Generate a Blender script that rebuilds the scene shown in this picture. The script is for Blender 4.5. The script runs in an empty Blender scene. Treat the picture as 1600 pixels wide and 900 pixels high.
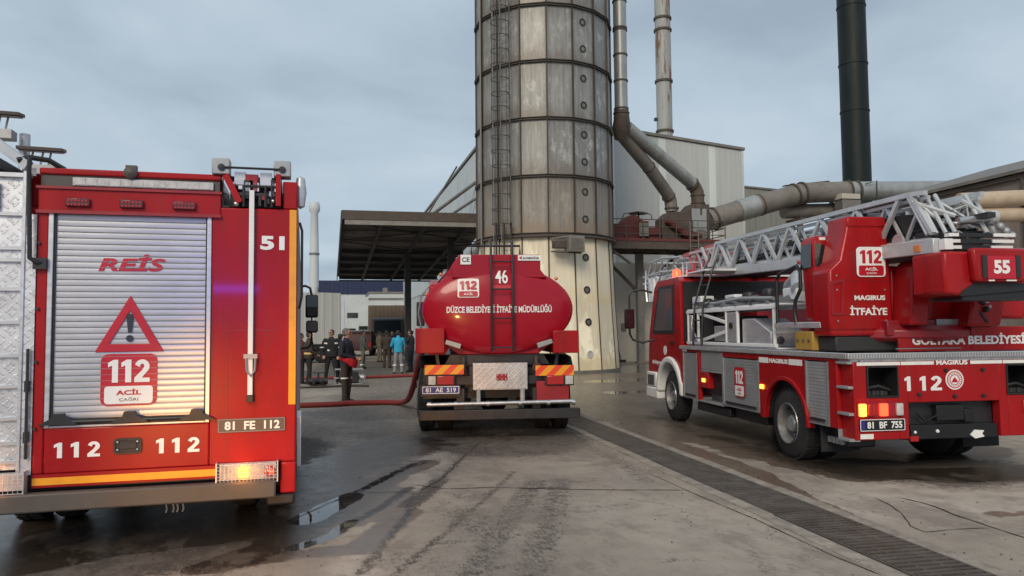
import bpy, bmesh, math, random
import numpy as np
from mathutils import Vector, Matrix
random.seed(7)
rnd = np.random.RandomState(5)
scene = bpy.context.scene
COL = scene.collection

# ------------------------------------------------------------------ camera
F, CAM_H = 1190.0, 1.7
AZ, PITCH, ROLL = math.atan(285 / F), math.atan(67 / F), math.radians(0.55)
_r0 = Vector((math.cos(AZ), -math.sin(AZ), 0))
_f = Vector((math.sin(AZ) * math.cos(PITCH), math.cos(AZ) * math.cos(PITCH), math.sin(PITCH)))
_u0 = _r0.cross(_f)
_r = _r0 * math.cos(ROLL) - _u0 * math.sin(ROLL)
_u = _u0 * math.cos(ROLL) + _r0 * math.sin(ROLL)
CPOS = Vector((0, 0, CAM_H))
cam = bpy.data.cameras.new('camera')
cam.sensor_width = 36.0
cam.lens = F / 1600 * 36
cam.clip_start, cam.clip_end = 0.1, 5000
cam_o = bpy.data.objects.new('camera', cam)
COL.objects.link(cam_o)
cam_o.matrix_world = Matrix(((_r.x, _u.x, -_f.x, 0), (_r.y, _u.y, -_f.y, 0), (_r.z, _u.z, -_f.z, CAM_H), (0, 0, 0, 1)))
scene.camera = cam_o

def ground_at(px, py, z=0.0):
    """world point on the ground seen at a pixel of the 1600 x 900 photograph"""
    d = _f + _r * ((px - 800) / F) + _u * ((450 - py) / F)
    return CPOS + d * ((z - CAM_H) / d.z)

# ------------------------------------------------------------------ sky, sun, exposure
SUN_EL, SUN_AZ = math.radians(32), math.radians(208)     # azimuth clockwise from +Y: behind the camera, a little left
world = bpy.data.worlds.new('World')
scene.world = world
world.use_nodes = True
nt = world.node_tree
nt.nodes.clear()
def N(tree, kind, **kw):
    n = tree.nodes.new(kind)
    for k, v in kw.items():
        if k == 'inp':
            for kk, vv in v.items():
                n.inputs[kk].default_value = vv
        else:
            setattr(n, k, v)
    return n
sky = N(nt, 'ShaderNodeTexSky', sky_type='NISHITA', sun_disc=False, sun_elevation=SUN_EL, sun_rotation=SUN_AZ, altitude=100, air_density=1.0, dust_density=2.0)
sk_s = N(nt, 'ShaderNodeVectorMath', operation='SCALE', inp={'Scale': 0.08})
nt.links.new(sky.outputs[0], sk_s.inputs[0])
tc = N(nt, 'ShaderNodeTexCoord')
sep = N(nt, 'ShaderNodeSeparateXYZ')
nt.links.new(tc.outputs['Generated'], sep.inputs[0])
zz = N(nt, 'ShaderNodeMath', operation='ADD', inp={1: 0.22}); nt.links.new(sep.outputs[2], zz.inputs[0])
zm = N(nt, 'ShaderNodeMath', operation='MAXIMUM', inp={1: 0.1}); nt.links.new(zz.outputs[0], zm.inputs[0])
dx = N(nt, 'ShaderNodeMath', operation='DIVIDE'); nt.links.new(sep.outputs[0], dx.inputs[0]); nt.links.new(zm.outputs[0], dx.inputs[1])
dy = N(nt, 'ShaderNodeMath', operation='DIVIDE'); nt.links.new(sep.outputs[1], dy.inputs[0]); nt.links.new(zm.outputs[0], dy.inputs[1])
cmb = N(nt, 'ShaderNodeCombineXYZ'); nt.links.new(dx.outputs[0], cmb.inputs[0]); nt.links.new(dy.outputs[0], cmb.inputs[1])
cl1 = N(nt, 'ShaderNodeTexNoise', inp={'Scale': 1.25, 'Detail': 6.0, 'Roughness': 0.48, 'Distortion': 0.25})
nt.links.new(cmb.outputs[0], cl1.inputs['Vector'])
ramp = N(nt, 'ShaderNodeValToRGB')
nt.links.new(cl1.outputs[0], ramp.inputs[0])
cr = ramp.color_ramp
cr.elements[0].position = 0.33; cr.elements[0].color = (0.285, 0.352, 0.425, 1)
cr.elements[1].position = 0.70; cr.elements[1].color = (0.495, 0.570, 0.635, 1)
e = cr.elements.new(0.5); e.color = (0.385, 0.468, 0.545, 1)
mx = N(nt, 'ShaderNodeMix', data_type='RGBA', inp={0: 0.93})
nt.links.new(sk_s.outputs[0], mx.inputs[6]); nt.links.new(ramp.outputs[0], mx.inputs[7])
bg = N(nt, 'ShaderNodeBackground', inp={1: 1.0})
nt.links.new(mx.outputs[2], bg.inputs[0])
wo = N(nt, 'ShaderNodeOutputWorld'); nt.links.new(bg.outputs[0], wo.inputs[0])

sun = bpy.data.lights.new('sun', 'SUN')
sun.energy, sun.angle, sun.color = 1.5, math.radians(22), (1.0, 0.87, 0.68)
sun_o = bpy.data.objects.new('sun', sun); COL.objects.link(sun_o)
_sd = Vector((math.sin(SUN_AZ) * math.cos(SUN_EL), math.cos(SUN_AZ) * math.cos(SUN_EL), math.sin(SUN_EL)))
sun_o.rotation_euler = _sd.to_track_quat('Z', 'Y').to_euler()
sun_o.location = (0, 0, 60)
# lamps of the engine parked behind the photographer, seen mirrored in the paint ahead: a warm headlight and a blue roof beacon
hl = bpy.data.lights.new('headlight_beam', 'SPOT'); hl.energy = 1250; hl.color = (1.0, 0.46, 0.12); hl.spot_size = math.radians(25); hl.spot_blend = 1.0; hl.shadow_soft_size = 0.09
hl_o = bpy.data.objects.new('headlight_beam', hl); COL.objects.link(hl_o); hl_o.location = (-2.6, -1.2, 0.85)
hl_o.rotation_euler = (Vector((-0.35, 6.4, 0.40)) - hl_o.location).to_track_quat('-Z', 'Y').to_euler()
bl = bpy.data.lights.new('beacon_light', 'AREA'); bl.energy = 16; bl.color = (0.06, 0.08, 1.0); bl.shape = 'RECTANGLE'; bl.size = 1.0; bl.size_y = 0.09
bl_o = bpy.data.objects.new('beacon_light', bl); COL.objects.link(bl_o); bl_o.location = (-1.25, -0.6, 2.45); bl_o.rotation_euler = (math.radians(90), 0, 0)
scene.view_settings.view_transform = 'Standard'
scene.view_settings.look = 'None'
scene.view_settings.exposure = 0.3
scene.view_settings.gamma = 1.0
scene.view_settings.use_curve_mapping = False

# ------------------------------------------------------------------ materials
def new_mat(name):
    m = bpy.data.materials.new(name); m.use_nodes = True
    t = m.node_tree; t.nodes.clear()
    o = N(t, 'ShaderNodeOutputMaterial'); p = N(t, 'ShaderNodeBsdfPrincipled')
    t.links.new(p.outputs[0], o.inputs[0])
    return m, t, p
def mat(name, col, rough=0.5, metal=0.0, var=0.12, scale=3.0, coat=0.0, bump=0.0, bscale=40.0, dirt=0.0, dirtcol=(0.12, 0.10, 0.08), stretch=(1, 1, 1), dlo=0.5, dhi=0.72, spec=0.5):
    m, t, p = new_mat(name)
    c = N(t, 'ShaderNodeTexCoord')
    mp = N(t, 'ShaderNodeMapping'); mp.inputs['Scale'].default_value = stretch
    t.links.new(c.outputs['Object'], mp.inputs[0])
    n = N(t, 'ShaderNodeTexNoise', inp={'Scale': scale, 'Detail': 5.0, 'Roughness': 0.6})
    t.links.new(mp.outputs[0], n.inputs['Vector'])
    mr = N(t, 'ShaderNodeMapRange', inp={1: 0.3, 2: 0.7, 3: 1 - var, 4: 1 + var}); t.links.new(n.outputs[0], mr.inputs[0])
    s = N(t, 'ShaderNodeVectorMath', operation='SCALE'); s.inputs[0].default_value = col[:3]; t.links.new(mr.outputs[0], s.inputs['Scale'])
    out = s.outputs[0]
    if dirt > 0:
        n2 = N(t, 'ShaderNodeTexNoise', inp={'Scale': scale * 2.3, 'Detail': 8.0, 'Roughness': 0.7}); t.links.new(mp.outputs[0], n2.inputs['Vector'])
        m2 = N(t, 'ShaderNodeMapRange', inp={1: dlo, 2: dhi, 3: 0.0, 4: dirt}); t.links.new(n2.outputs[0], m2.inputs[0])
        x = N(t, 'ShaderNodeMix', data_type='RGBA'); t.links.new(m2.outputs[0], x.inputs[0]); t.links.new(out, x.inputs[6]); x.inputs[7].default_value = (*dirtcol, 1)
        out = x.outputs[2]
    t.links.new(out, p.inputs['Base Color'])
    r = N(t, 'ShaderNodeMapRange', inp={1: 0.25, 2: 0.75, 3: max(0.02, rough * 0.8), 4: min(1, rough * 1.25)}); t.links.new(n.outputs[0], r.inputs[0]); t.links.new(r.outputs[0], p.inputs['Roughness'])
    p.inputs['Metallic'].default_value = metal
    p.inputs['Specular IOR Level'].default_value = spec
    p.inputs['Coat Weight'].default_value = coat
    p.inputs['Coat Roughness'].default_value = 0.07
    if bump > 0:
        nb = N(t, 'ShaderNodeTexNoise', inp={'Scale': bscale, 'Detail': 3.0}); t.links.new(c.outputs['Object'], nb.inputs['Vector'])
        b = N(t, 'ShaderNodeBump', inp={'Strength': bump, 'Distance': 0.01}); t.links.new(nb.outputs[0], b.inputs['Height']); t.links.new(b.outputs[0], p.inputs['Normal'])
    return m
def emit(name, col, strength, base=(0.3, 0.05, 0.02)):
    m, t, p = new_mat(name)
    p.inputs['Base Color'].default_value = (*base, 1); p.inputs['Roughness'].default_value = 0.2
    p.inputs['Emission Color'].default_value = (*col, 1); p.inputs['Emission Strength'].default_value = strength
    return m
def tread_mat(name, col, scale=26.0):
    """chequer plate: small raised lozenges turned alternately"""
    m, t, p = new_mat(name)
    c = N(t, 'ShaderNodeTexCoord')
    sp = N(t, 'ShaderNodeSeparateXYZ'); t.links.new(c.outputs['Object'], sp.inputs[0])
    ad = N(t, 'ShaderNodeMath', operation='ADD'); t.links.new(sp.outputs[0], ad.inputs[0]); t.links.new(sp.outputs[1], ad.inputs[1])
    K = scale * 3.6
    def wave(sg, k, ph=0.0):
        a = N(t, 'ShaderNodeMath', operation='MULTIPLY_ADD', inp={1: float(sg)}); t.links.new(ad.outputs[0], a.inputs[0]); t.links.new(sp.outputs[2], a.inputs[2])
        b_ = N(t, 'ShaderNodeMath', operation='MULTIPLY_ADD', inp={1: k, 2: ph}); t.links.new(a.outputs[0], b_.inputs[0])
        q = N(t, 'ShaderNodeMath', operation='SINE'); t.links.new(b_.outputs[0], q.inputs[0]); return q.outputs[0]
    def bump_set(sg, ph):
        # long in one diagonal, short in the other
        a = N(t, 'ShaderNodeMapRange', inp={1: 0.55, 2: 0.85}); t.links.new(wave(sg, K, ph), a.inputs[0])
        b_ = N(t, 'ShaderNodeMapRange', inp={1: -0.1, 2: 0.25}); t.links.new(wave(-sg, K * 0.5, ph), b_.inputs[0])
        m_ = N(t, 'ShaderNodeMath', operation='MULTIPLY'); t.links.new(a.outputs[0], m_.inputs[0]); t.links.new(b_.outputs[0], m_.inputs[1]); return m_.outputs[0]
    mr = N(t, 'ShaderNodeMath', operation='MAXIMUM'); t.links.new(bump_set(1, 0.0), mr.inputs[0]); t.links.new(bump_set(-1, 3.14159), mr.inputs[1])
    b = N(t, 'ShaderNodeBump', inp={'Strength': 0.55, 'Distance': 0.006}); t.links.new(mr.outputs[0], b.inputs['Height']); t.links.new(b.outputs[0], p.inputs['Normal'])
    n = N(t, 'ShaderNodeTexNoise', inp={'Scale': 5.0, 'Detail': 5.0}); t.links.new(c.outputs['Object'], n.inputs['Vector'])
    x = N(t, 'ShaderNodeMix', data_type='RGBA'); x.inputs[6].default_value = (*[v * 0.75 for v in col], 1); x.inputs[7].default_value = (*col, 1)
    mr2 = N(t, 'ShaderNodeMapRange', inp={1: 0.35, 2: 0.65}); t.links.new(n.outputs[0], mr2.inputs[0]); t.links.new(mr2.outputs[0], x.inputs[0])
    t.links.new(x.outputs[2], p.inputs['Base Color'])
    p.inputs['Metallic'].default_value = 0.75; p.inputs['Roughness'].default_value = 0.38
    return m
def stripe_mat(name, c1, c2, period=0.2):
    m, t, p = new_mat(name)
    c = N(t, 'ShaderNodeTexCoord'); sp = N(t, 'ShaderNodeSeparateXYZ'); t.links.new(c.outputs['Object'], sp.inputs[0])
    a = N(t, 'ShaderNodeMath', operation='SUBTRACT'); t.links.new(sp.outputs[0], a.inputs[0]); t.links.new(sp.outputs[2], a.inputs[1])
    b = N(t, 'ShaderNodeMath', operation='MULTIPLY', inp={1: 1.0 / period}); t.links.new(a.outputs[0], b.inputs[0])
    fr = N(t, 'ShaderNodeMath', operation='FRACT'); t.links.new(b.outputs[0], fr.inputs[0])
    g = N(t, 'ShaderNodeMath', operation='GREATER_THAN', inp={1: 0.5}); t.links.new(fr.outputs[0], g.inputs[0])
    x = N(t, 'ShaderNodeMix', data_type='RGBA'); t.links.new(g.outputs[0], x.inputs[0]); x.inputs[6].default_value = (*c1, 1); x.inputs[7].default_value = (*c2, 1)
    t.links.new(x.outputs[2], p.inputs['Base Color']); p.inputs['Roughness'].default_value = 0.35
    return m
def sheet_mat(name, col, pitch=0.3, axis='xy', bump=0.5, var=0.1, panel=0.0, panelcol=None, rough=0.55, dirt=0.35, dirtcol=(0.2, 0.17, 0.14)):
    """trapezoid metal sheet: vertical ribs along the wall, faint rain streaks, optional paler translucent strips"""
    m, t, p = new_mat(name)
    c = N(t, 'ShaderNodeTexCoord'); sp = N(t, 'ShaderNodeSeparateXYZ'); t.links.new(c.outputs['Object'], sp.inputs[0])
    ad = N(t, 'ShaderNodeMath', operation='ADD'); t.links.new(sp.outputs[0], ad.inputs[0]); t.links.new(sp.outputs[1], ad.inputs[1])
    b = N(t, 'ShaderNodeMath', operation='MULTIPLY', inp={1: 2 * math.pi / pitch}); t.links.new(ad.outputs[0], b.inputs[0])
    s = N(t, 'ShaderNodeMath', operation='SINE'); t.links.new(b.outputs[0], s.inputs[0])
    mr = N(t, 'ShaderNodeMapRange', inp={1: 0.2, 2: 0.7}); t.links.new(s.outputs[0], mr.inputs[0])
    bu = N(t, 'ShaderNodeBump', inp={'Strength': bump, 'Distance': 0.03}); t.links.new(mr.outputs[0], bu.inputs['Height']); t.links.new(bu.outputs[0], p.inputs['Normal'])
    mp = N(t, 'ShaderNodeMapping'); mp.inputs['Scale'].default_value = (1.2, 1.2, 0.12); t.links.new(c.outputs['Object'], mp.inputs[0])
    n = N(t, 'ShaderNodeTexNoise', inp={'Scale': 2.0, 'Detail': 6.0, 'Roughness': 0.65}); t.links.new(mp.outputs[0], n.inputs['Vector'])
    m1 = N(t, 'ShaderNodeMapRange', inp={1: 0.3, 2: 0.7, 3: 1 - var, 4: 1 + var}); t.links.new(n.outputs[0], m1.inputs[0])
    sc = N(t, 'ShaderNodeVectorMath', operation='SCALE'); sc.inputs[0].default_value = col; t.links.new(m1.outputs[0], sc.inputs['Scale'])
    out = sc.outputs[0]
    if panel:
        q = N(t, 'ShaderNodeMath', operation='MULTIPLY', inp={1: 1 / panel}); t.links.new(ad.outputs[0], q.inputs[0])
        fr = N(t, 'ShaderNodeMath', operation='FRACT'); t.links.new(q.outputs[0], fr.inputs[0])
        g = N(t, 'ShaderNodeMath', operation='GREATER_THAN', inp={1: 0.86}); t.links.new(fr.outputs[0], g.inputs[0])
        x = N(t, 'ShaderNodeMix', data_type='RGBA'); t.links.new(g.outputs[0], x.inputs[0]); t.links.new(out, x.inputs[6]); x.inputs[7].default_value = (*panelcol, 1)
        out = x.outputs[2]
    n2 = N(t, 'ShaderNodeTexNoise', inp={'Scale': 4.5, 'Detail': 8.0, 'Roughness': 0.7}); t.links.new(mp.outputs[0], n2.inputs['Vector'])
    m2 = N(t, 'ShaderNodeMapRange', inp={1: 0.5, 2: 0.75, 3: 0.0, 4: dirt}); t.links.new(n2.outputs[0], m2.inputs[0])
    x2 = N(t, 'ShaderNodeMix', data_type='RGBA'); t.links.new(m2.outputs[0], x2.inputs[0]); t.links.new(out, x2.inputs[6]); x2.inputs[7].default_value = (*dirtcol, 1)
    t.links.new(x2.outputs[2], p.inputs['Base Color']); p.inputs['Roughness'].default_value = rough; p.inputs['Metallic'].default_value = 0.0
    return m
def glass_mat(name, col=(0.02, 0.025, 0.03)):
    m, t, p = new_mat(name)
    p.inputs['Base Color'].default_value = (*col, 1); p.inputs['Roughness'].default_value = 0.05
    p.inputs['Specular IOR Level'].default_value = 0.8
    return m

M = {}
M['red'] = mat('red_paint', (0.36, 0.010, 0.013), 0.28, coat=0.16, spec=0.2, bump=0.06, bscale=2.2, var=0.14, scale=2.0, dirt=0.42, dirtcol=(0.15, 0.035, 0.028), stretch=(1.4, 1.4, 0.45), dlo=0.52, dhi=0.70)
M['red_tank'] = mat('tank_red_paint', (0.37, 0.007, 0.022), 0.26, coat=0.28, spec=0.25, var=0.08, scale=1.5, dirt=0.16, dirtcol=(0.14, 0.02, 0.025), bump=0.06, bscale=2.2)
M['red_deep'] = mat('dull_red_paint', (0.30, 0.012, 0.020), 0.42, var=0.15, scale=3.0, dirt=0.35, dirtcol=(0.08, 0.03, 0.03))
M['rust_brown'] = mat('rusty_brown_steel', (0.105, 0.078, 0.064), 0.7, var=0.3, scale=3.0, dirt=0.6, dirtcol=(0.05, 0.042, 0.036), bump=0.2)
M['rust_red'] = mat('rusty_red_steel', (0.115, 0.026, 0.026), 0.7, var=0.3, scale=3.0, dirt=0.75, dirtcol=(0.07, 0.045, 0.035), bump=0.2)
M['white'] = mat('white_paint', (0.80, 0.80, 0.79), 0.4, var=0.05, scale=3.0, dirt=0.2, dirtcol=(0.45, 0.43, 0.40))
M['letter'] = mat('white_lettering_film', (0.85, 0.84, 0.82), 0.45, var=0.04, scale=5.0)
M['letter_red'] = mat('red_lettering_film', (0.50, 0.012, 0.03), 0.4, var=0.06)
M['letter_dark'] = mat('dark_lettering_film', (0.03, 0.03, 0.04), 0.4, var=0.06)
M['letter_grey'] = mat('grey_lettering_film', (0.2, 0.2, 0.2), 0.4, var=0.06)
M['alu'] = mat('brushed_aluminium', (0.60, 0.61, 0.63), 0.36, metal=0.55, var=0.10, scale=6.0, stretch=(0.4, 1, 3), dirt=0.22, dirtcol=(0.30, 0.28, 0.27))
M['alu_dark'] = mat('dull_aluminium', (0.36, 0.37, 0.38), 0.45, metal=0.5, var=0.15, scale=5.0, dirt=0.3)
M['ladder'] = mat('silver_ladder_paint', (0.55, 0.56, 0.57), 0.36, metal=0.3, var=0.12, scale=4.0, dirt=0.4, dirtcol=(0.35, 0.34, 0.33))
M['locker'] = mat('grey_locker_shutter', (0.36, 0.37, 0.375), 0.42, metal=0.3, var=0.08, scale=2.5, dirt=0.25, dirtcol=(0.16, 0.15, 0.14))
M['shutter'] = mat('silver_shutter', (0.58, 0.58, 0.60), 0.34, metal=0.45, var=0.08, scale=2.0, dirt=0.32, bump=0.06, bscale=3.0, dirtcol=(0.38, 0.36, 0.34), stretch=(0.6, 1, 1.6))
M['tread_fine'] = tread_mat('light_tread_plate', (0.62, 0.62, 0.63), 34.0)
M['tread'] = tread_mat('aluminium_tread_plate', (0.80, 0.80, 0.82), 25.0)
M['chrome'] = mat('galvanised_tube', (0.55, 0.55, 0.56), 0.3, metal=0.85, var=0.15, scale=6.0)
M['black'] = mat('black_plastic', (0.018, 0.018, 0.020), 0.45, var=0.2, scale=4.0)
M['black_steel'] = mat('black_painted_steel', (0.022, 0.022, 0.026), 0.4, var=0.25, scale=4.0, dirt=0.35, dirtcol=(0.06, 0.055, 0.05))
M['rubber'] = mat('tyre_rubber', (0.020, 0.020, 0.021), 0.75, var=0.2, scale=6.0, dirt=0.5, dirtcol=(0.07, 0.06, 0.052), bump=0.15, bscale=60)
M['bumper'] = mat('grey_bumper_steel', (0.085, 0.074, 0.066), 0.55, var=0.2, scale=3.0, dirt=0.4, dirtcol=(0.06, 0.05, 0.045))
M['glass'] = glass_mat('window_glass')
M['lens_clear'] = mat('clear_lens', (0.55, 0.53, 0.52), 0.18, var=0.25, scale=18.0, coat=0.6)
M['lens_red'] = mat('red_lens', (0.42, 0.01, 0.012), 0.15, var=0.15, scale=30.0, coat=0.8)
M['mirror_red'] = mat('dark_mirror_glass', (0.035, 0.006, 0.009), 0.15, var=0.2, coat=0.4)
M['glass_sheen'] = glass_mat('window_glass_sheen', (0.10, 0.125, 0.13))  # base colour lightened to paint in the cab window's reflection
M['lens_darkred'] = mat('dark_red_lens', (0.10, 0.006, 0.010), 0.2, var=0.4, scale=60.0, coat=0.8)
M['lens_amber'] = mat('amber_lens', (0.70, 0.20, 0.015), 0.2, var=0.25, scale=40.0, coat=0.6)
M['amber_on'] = emit('lit_amber_lamp', (1.0, 0.30, 0.035), 4.5)
M['red_on'] = emit('lit_red_lamp', (1.0, 0.06, 0.02), 3.0)
M['orange_tape'] = mat('amber_reflective_tape', (0.90, 0.36, 0.015), 0.3, var=0.10, scale=8.0, coat=0.4)  # colour raised to paint in the tape's reflected glow
M['reflect'] = mat('silver_reflective_tape', (0.82, 0.82, 0.78), 0.4, var=0.08, scale=8.0)
M['yellow_reflect'] = mat('yellow_reflective_tape', (0.75, 0.50, 0.18), 0.4, var=0.1, scale=8.0)
M['hazard'] = stripe_mat('hazard_stripes', (0.80, 0.07, 0.03), (0.85, 0.36, 0.02), 0.24)
M['plate_blue'] = mat('dark_blue_plate', (0.025, 0.03, 0.22), 0.4, var=0.1)
M['plate_black'] = mat('black_plate', (0.012, 0.012, 0.014), 0.4, var=0.1)
M['plate_brown'] = mat('dull_brown_plate', (0.10, 0.075, 0.060), 0.45, var=0.25, scale=8.0)
M['hose'] = mat('red_hose_canvas', (0.26, 0.030, 0.026), 0.75, var=0.2, scale=8.0, dirt=0.5, dirtcol=(0.10, 0.05, 0.04))
M['yellow_box'] = mat('ochre_case', (0.42, 0.25, 0.05), 0.5, var=0.1)
M['tarp'] = mat('grey_tarpaulin', (0.14, 0.14, 0.145), 0.6, var=0.3, scale=5.0, bump=0.5, bscale=9)
M['steel_brown'] = mat('weathered_brown_steel', (0.075, 0.058, 0.048), 0.65, var=0.3, scale=3.0, dirt=0.5, dirtcol=(0.16, 0.10, 0.07))
M['steel_grey'] = mat('weathered_grey_steel', (0.20, 0.19, 0.175), 0.55, metal=0.2, var=0.2, scale=2.0, dirt=0.4, dirtcol=(0.12, 0.085, 0.06))
M['duct'] = mat('galvanised_duct', (0.36, 0.37, 0.365), 0.42, metal=0.45, var=0.14, scale=2.0, dirt=0.45, dirtcol=(0.20, 0.175, 0.15), stretch=(1, 1, 0.35))
M['duct_brown'] = mat('brown_dusty_duct', (0.205, 0.185, 0.165), 0.6, metal=0.15, var=0.2, scale=1.2, dirt=0.5, dirtcol=(0.12, 0.085, 0.065))
M['duct_beige'] = mat('beige_pipe_cladding', (0.48, 0.38, 0.28), 0.55, var=0.15, scale=1.5, dirt=0.35, dirtcol=(0.28, 0.2, 0.14))
M['black_stack'] = mat('black_chimney_paint', (0.010, 0.016, 0.016), 0.5, spec=0.25, var=0.25, scale=1.0, dirt=0.3, dirtcol=(0.04, 0.05, 0.05), stretch=(1, 1, 0.3))
M['white_stack'] = mat('rust_streaked_white_stack', (0.34, 0.355, 0.345), 0.5, var=0.1, scale=1.0, dirt=0.95, dirtcol=(0.17, 0.075, 0.03), stretch=(1.3, 1.3, 0.13), dlo=0.53, dhi=0.58)
M['pale_stack'] = mat('pale_far_chimney', (0.55, 0.58, 0.60), 0.6, var=0.05)
M['wall_sheet'] = sheet_mat('grey_wall_sheet', (0.46, 0.475, 0.47), 0.35, panel=3.1, panelcol=(0.62, 0.67, 0.66), bump=0.35, var=0.06, dirt=0.2, dirtcol=(0.34, 0.34, 0.33))
M['wall_sheet_pale'] = sheet_mat('pale_ribbed_sheet', (0.56, 0.61, 0.62), 0.4, bump=0.8)
M['wall_brown'] = sheet_mat('brown_dusty_wall_sheet', (0.24, 0.19, 0.16), 0.45, bump=0.3, dirt=0.4)
M['wall_olive'] = sheet_mat('stained_grey_wall_sheet', (0.22, 0.22, 0.20), 0.4, bump=0.5, dirt=0.7, dirtcol=(0.12, 0.11, 0.09))
M['wall_beige'] = mat('beige_render', (0.52, 0.48, 0.42), 0.8, var=0.1, scale=1.0, dirt=0.3, dirtcol=(0.33, 0.29, 0.24), bump=0.1)
M['blue_fascia'] = sheet_mat('dark_blue_cladding', (0.010, 0.020, 0.072), 0.6, bump=0.3, var=0.1, dirt=0.15, dirtcol=(0.03, 0.04, 0.10))
M['pale_wall'] = mat('pale_wall_panel', (0.52, 0.56, 0.58), 0.6, var=0.08, scale=0.6, dirt=0.25, dirtcol=(0.36, 0.37, 0.37))
M['trailer'] = sheet_mat('white_trailer_panel', (0.60, 0.63, 0.63), 0.5, bump=0.35, var=0.06, dirt=0.3, dirtcol=(0.42, 0.41, 0.38))
M['container'] = sheet_mat('brown_cargo_panel', (0.15, 0.105, 0.075), 0.3, bump=0.6, var=0.15, dirt=0.3, dirtcol=(0.09, 0.065, 0.05))
M['dark_cab'] = mat('dark_grey_cab_paint', (0.05, 0.045, 0.042), 0.4, var=0.2)
M['maroon'] = mat('maroon_paint', (0.055, 0.009, 0.013), 0.35, var=0.1, coat=0.3)
M['canopy'] = mat('grimy_canopy_sheet', (0.10, 0.095, 0.09), 0.7, var=0.3, scale=0.8, dirt=0.5, dirtcol=(0.05, 0.045, 0.04))
M['canopy_beam'] = mat('grey_beam_paint', (0.26, 0.24, 0.22), 0.6, var=0.2, scale=1.2, dirt=0.5, dirtcol=(0.10, 0.08, 0.065))
M['rib_dark'] = mat('dark_rusted_rib', (0.050, 0.041, 0.035), 0.65, var=0.3, scale=2.0, dirt=0.4, dirtcol=(0.10, 0.065, 0.045))
M['dark_steel'] = mat('dark_steel', (0.030, 0.029, 0.030), 0.55, var=0.25, scale=2.0)
M['hub'] = mat('silver_rim', (0.42, 0.42, 0.43), 0.35, metal=0.6, var=0.15, scale=6, dirt=0.4, dirtcol=(0.16, 0.14, 0.12))
M['rim_dish'] = mat('shaded_dusty_rim_dish', (0.20, 0.195, 0.19), 0.5, metal=0.3, var=0.25, scale=6, dirt=0.6, dirtcol=(0.08, 0.07, 0.06))  # dusty, and darkened to paint the shade inside the deep dish
M['skin'] = mat('skin', (0.42, 0.22, 0.15), 0.55, var=0.08)
M['hair'] = mat('dark_hair', (0.02, 0.017, 0.015), 0.6, var=0.2)
M['hair_grey'] = mat('grey_hair', (0.13, 0.12, 0.115), 0.6, var=0.2)
M['navy'] = mat('navy_cloth', (0.016, 0.018, 0.028), 0.85, var=0.25, scale=8, bump=0.3, bscale=18)
M['brown_cloth'] = mat('dark_brown_cloth', (0.045, 0.030, 0.024), 0.85, var=0.25, scale=8, bump=0.3, bscale=18)
M['black_cloth'] = mat('black_cloth', (0.014, 0.013, 0.014), 0.85, var=0.25, scale=8, bump=0.3, bscale=18)
M['maroon_cloth'] = mat('maroon_cloth', (0.085, 0.018, 0.020), 0.85, var=0.25, scale=8, bump=0.3, bscale=18)
M['green_cloth'] = mat('grey_green_cloth', (0.065, 0.075, 0.065), 0.85, var=0.2, scale=8, bump=0.3, bscale=18)
M['khaki_cloth'] = mat('khaki_cloth', (0.13, 0.105, 0.075), 0.85, var=0.2, scale=8, bump=0.3, bscale=18)
M['grey_cloth'] = mat('grey_cloth', (0.23, 0.23, 0.245), 0.85, var=0.2, scale=8, bump=0.3, bscale=18)
M['blue_cloth'] = mat('bright_blue_cloth', (0.03, 0.35, 0.56), 0.75, var=0.15, scale=8, bump=0.3, bscale=18)
M['red_cloth'] = mat('red_cloth', (0.50, 0.012, 0.022), 0.7, var=0.2, scale=8, bump=0.3, bscale=18)
M['boot'] = mat('boot_leather', (0.018, 0.014, 0.012), 0.5, var=0.2)

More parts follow.
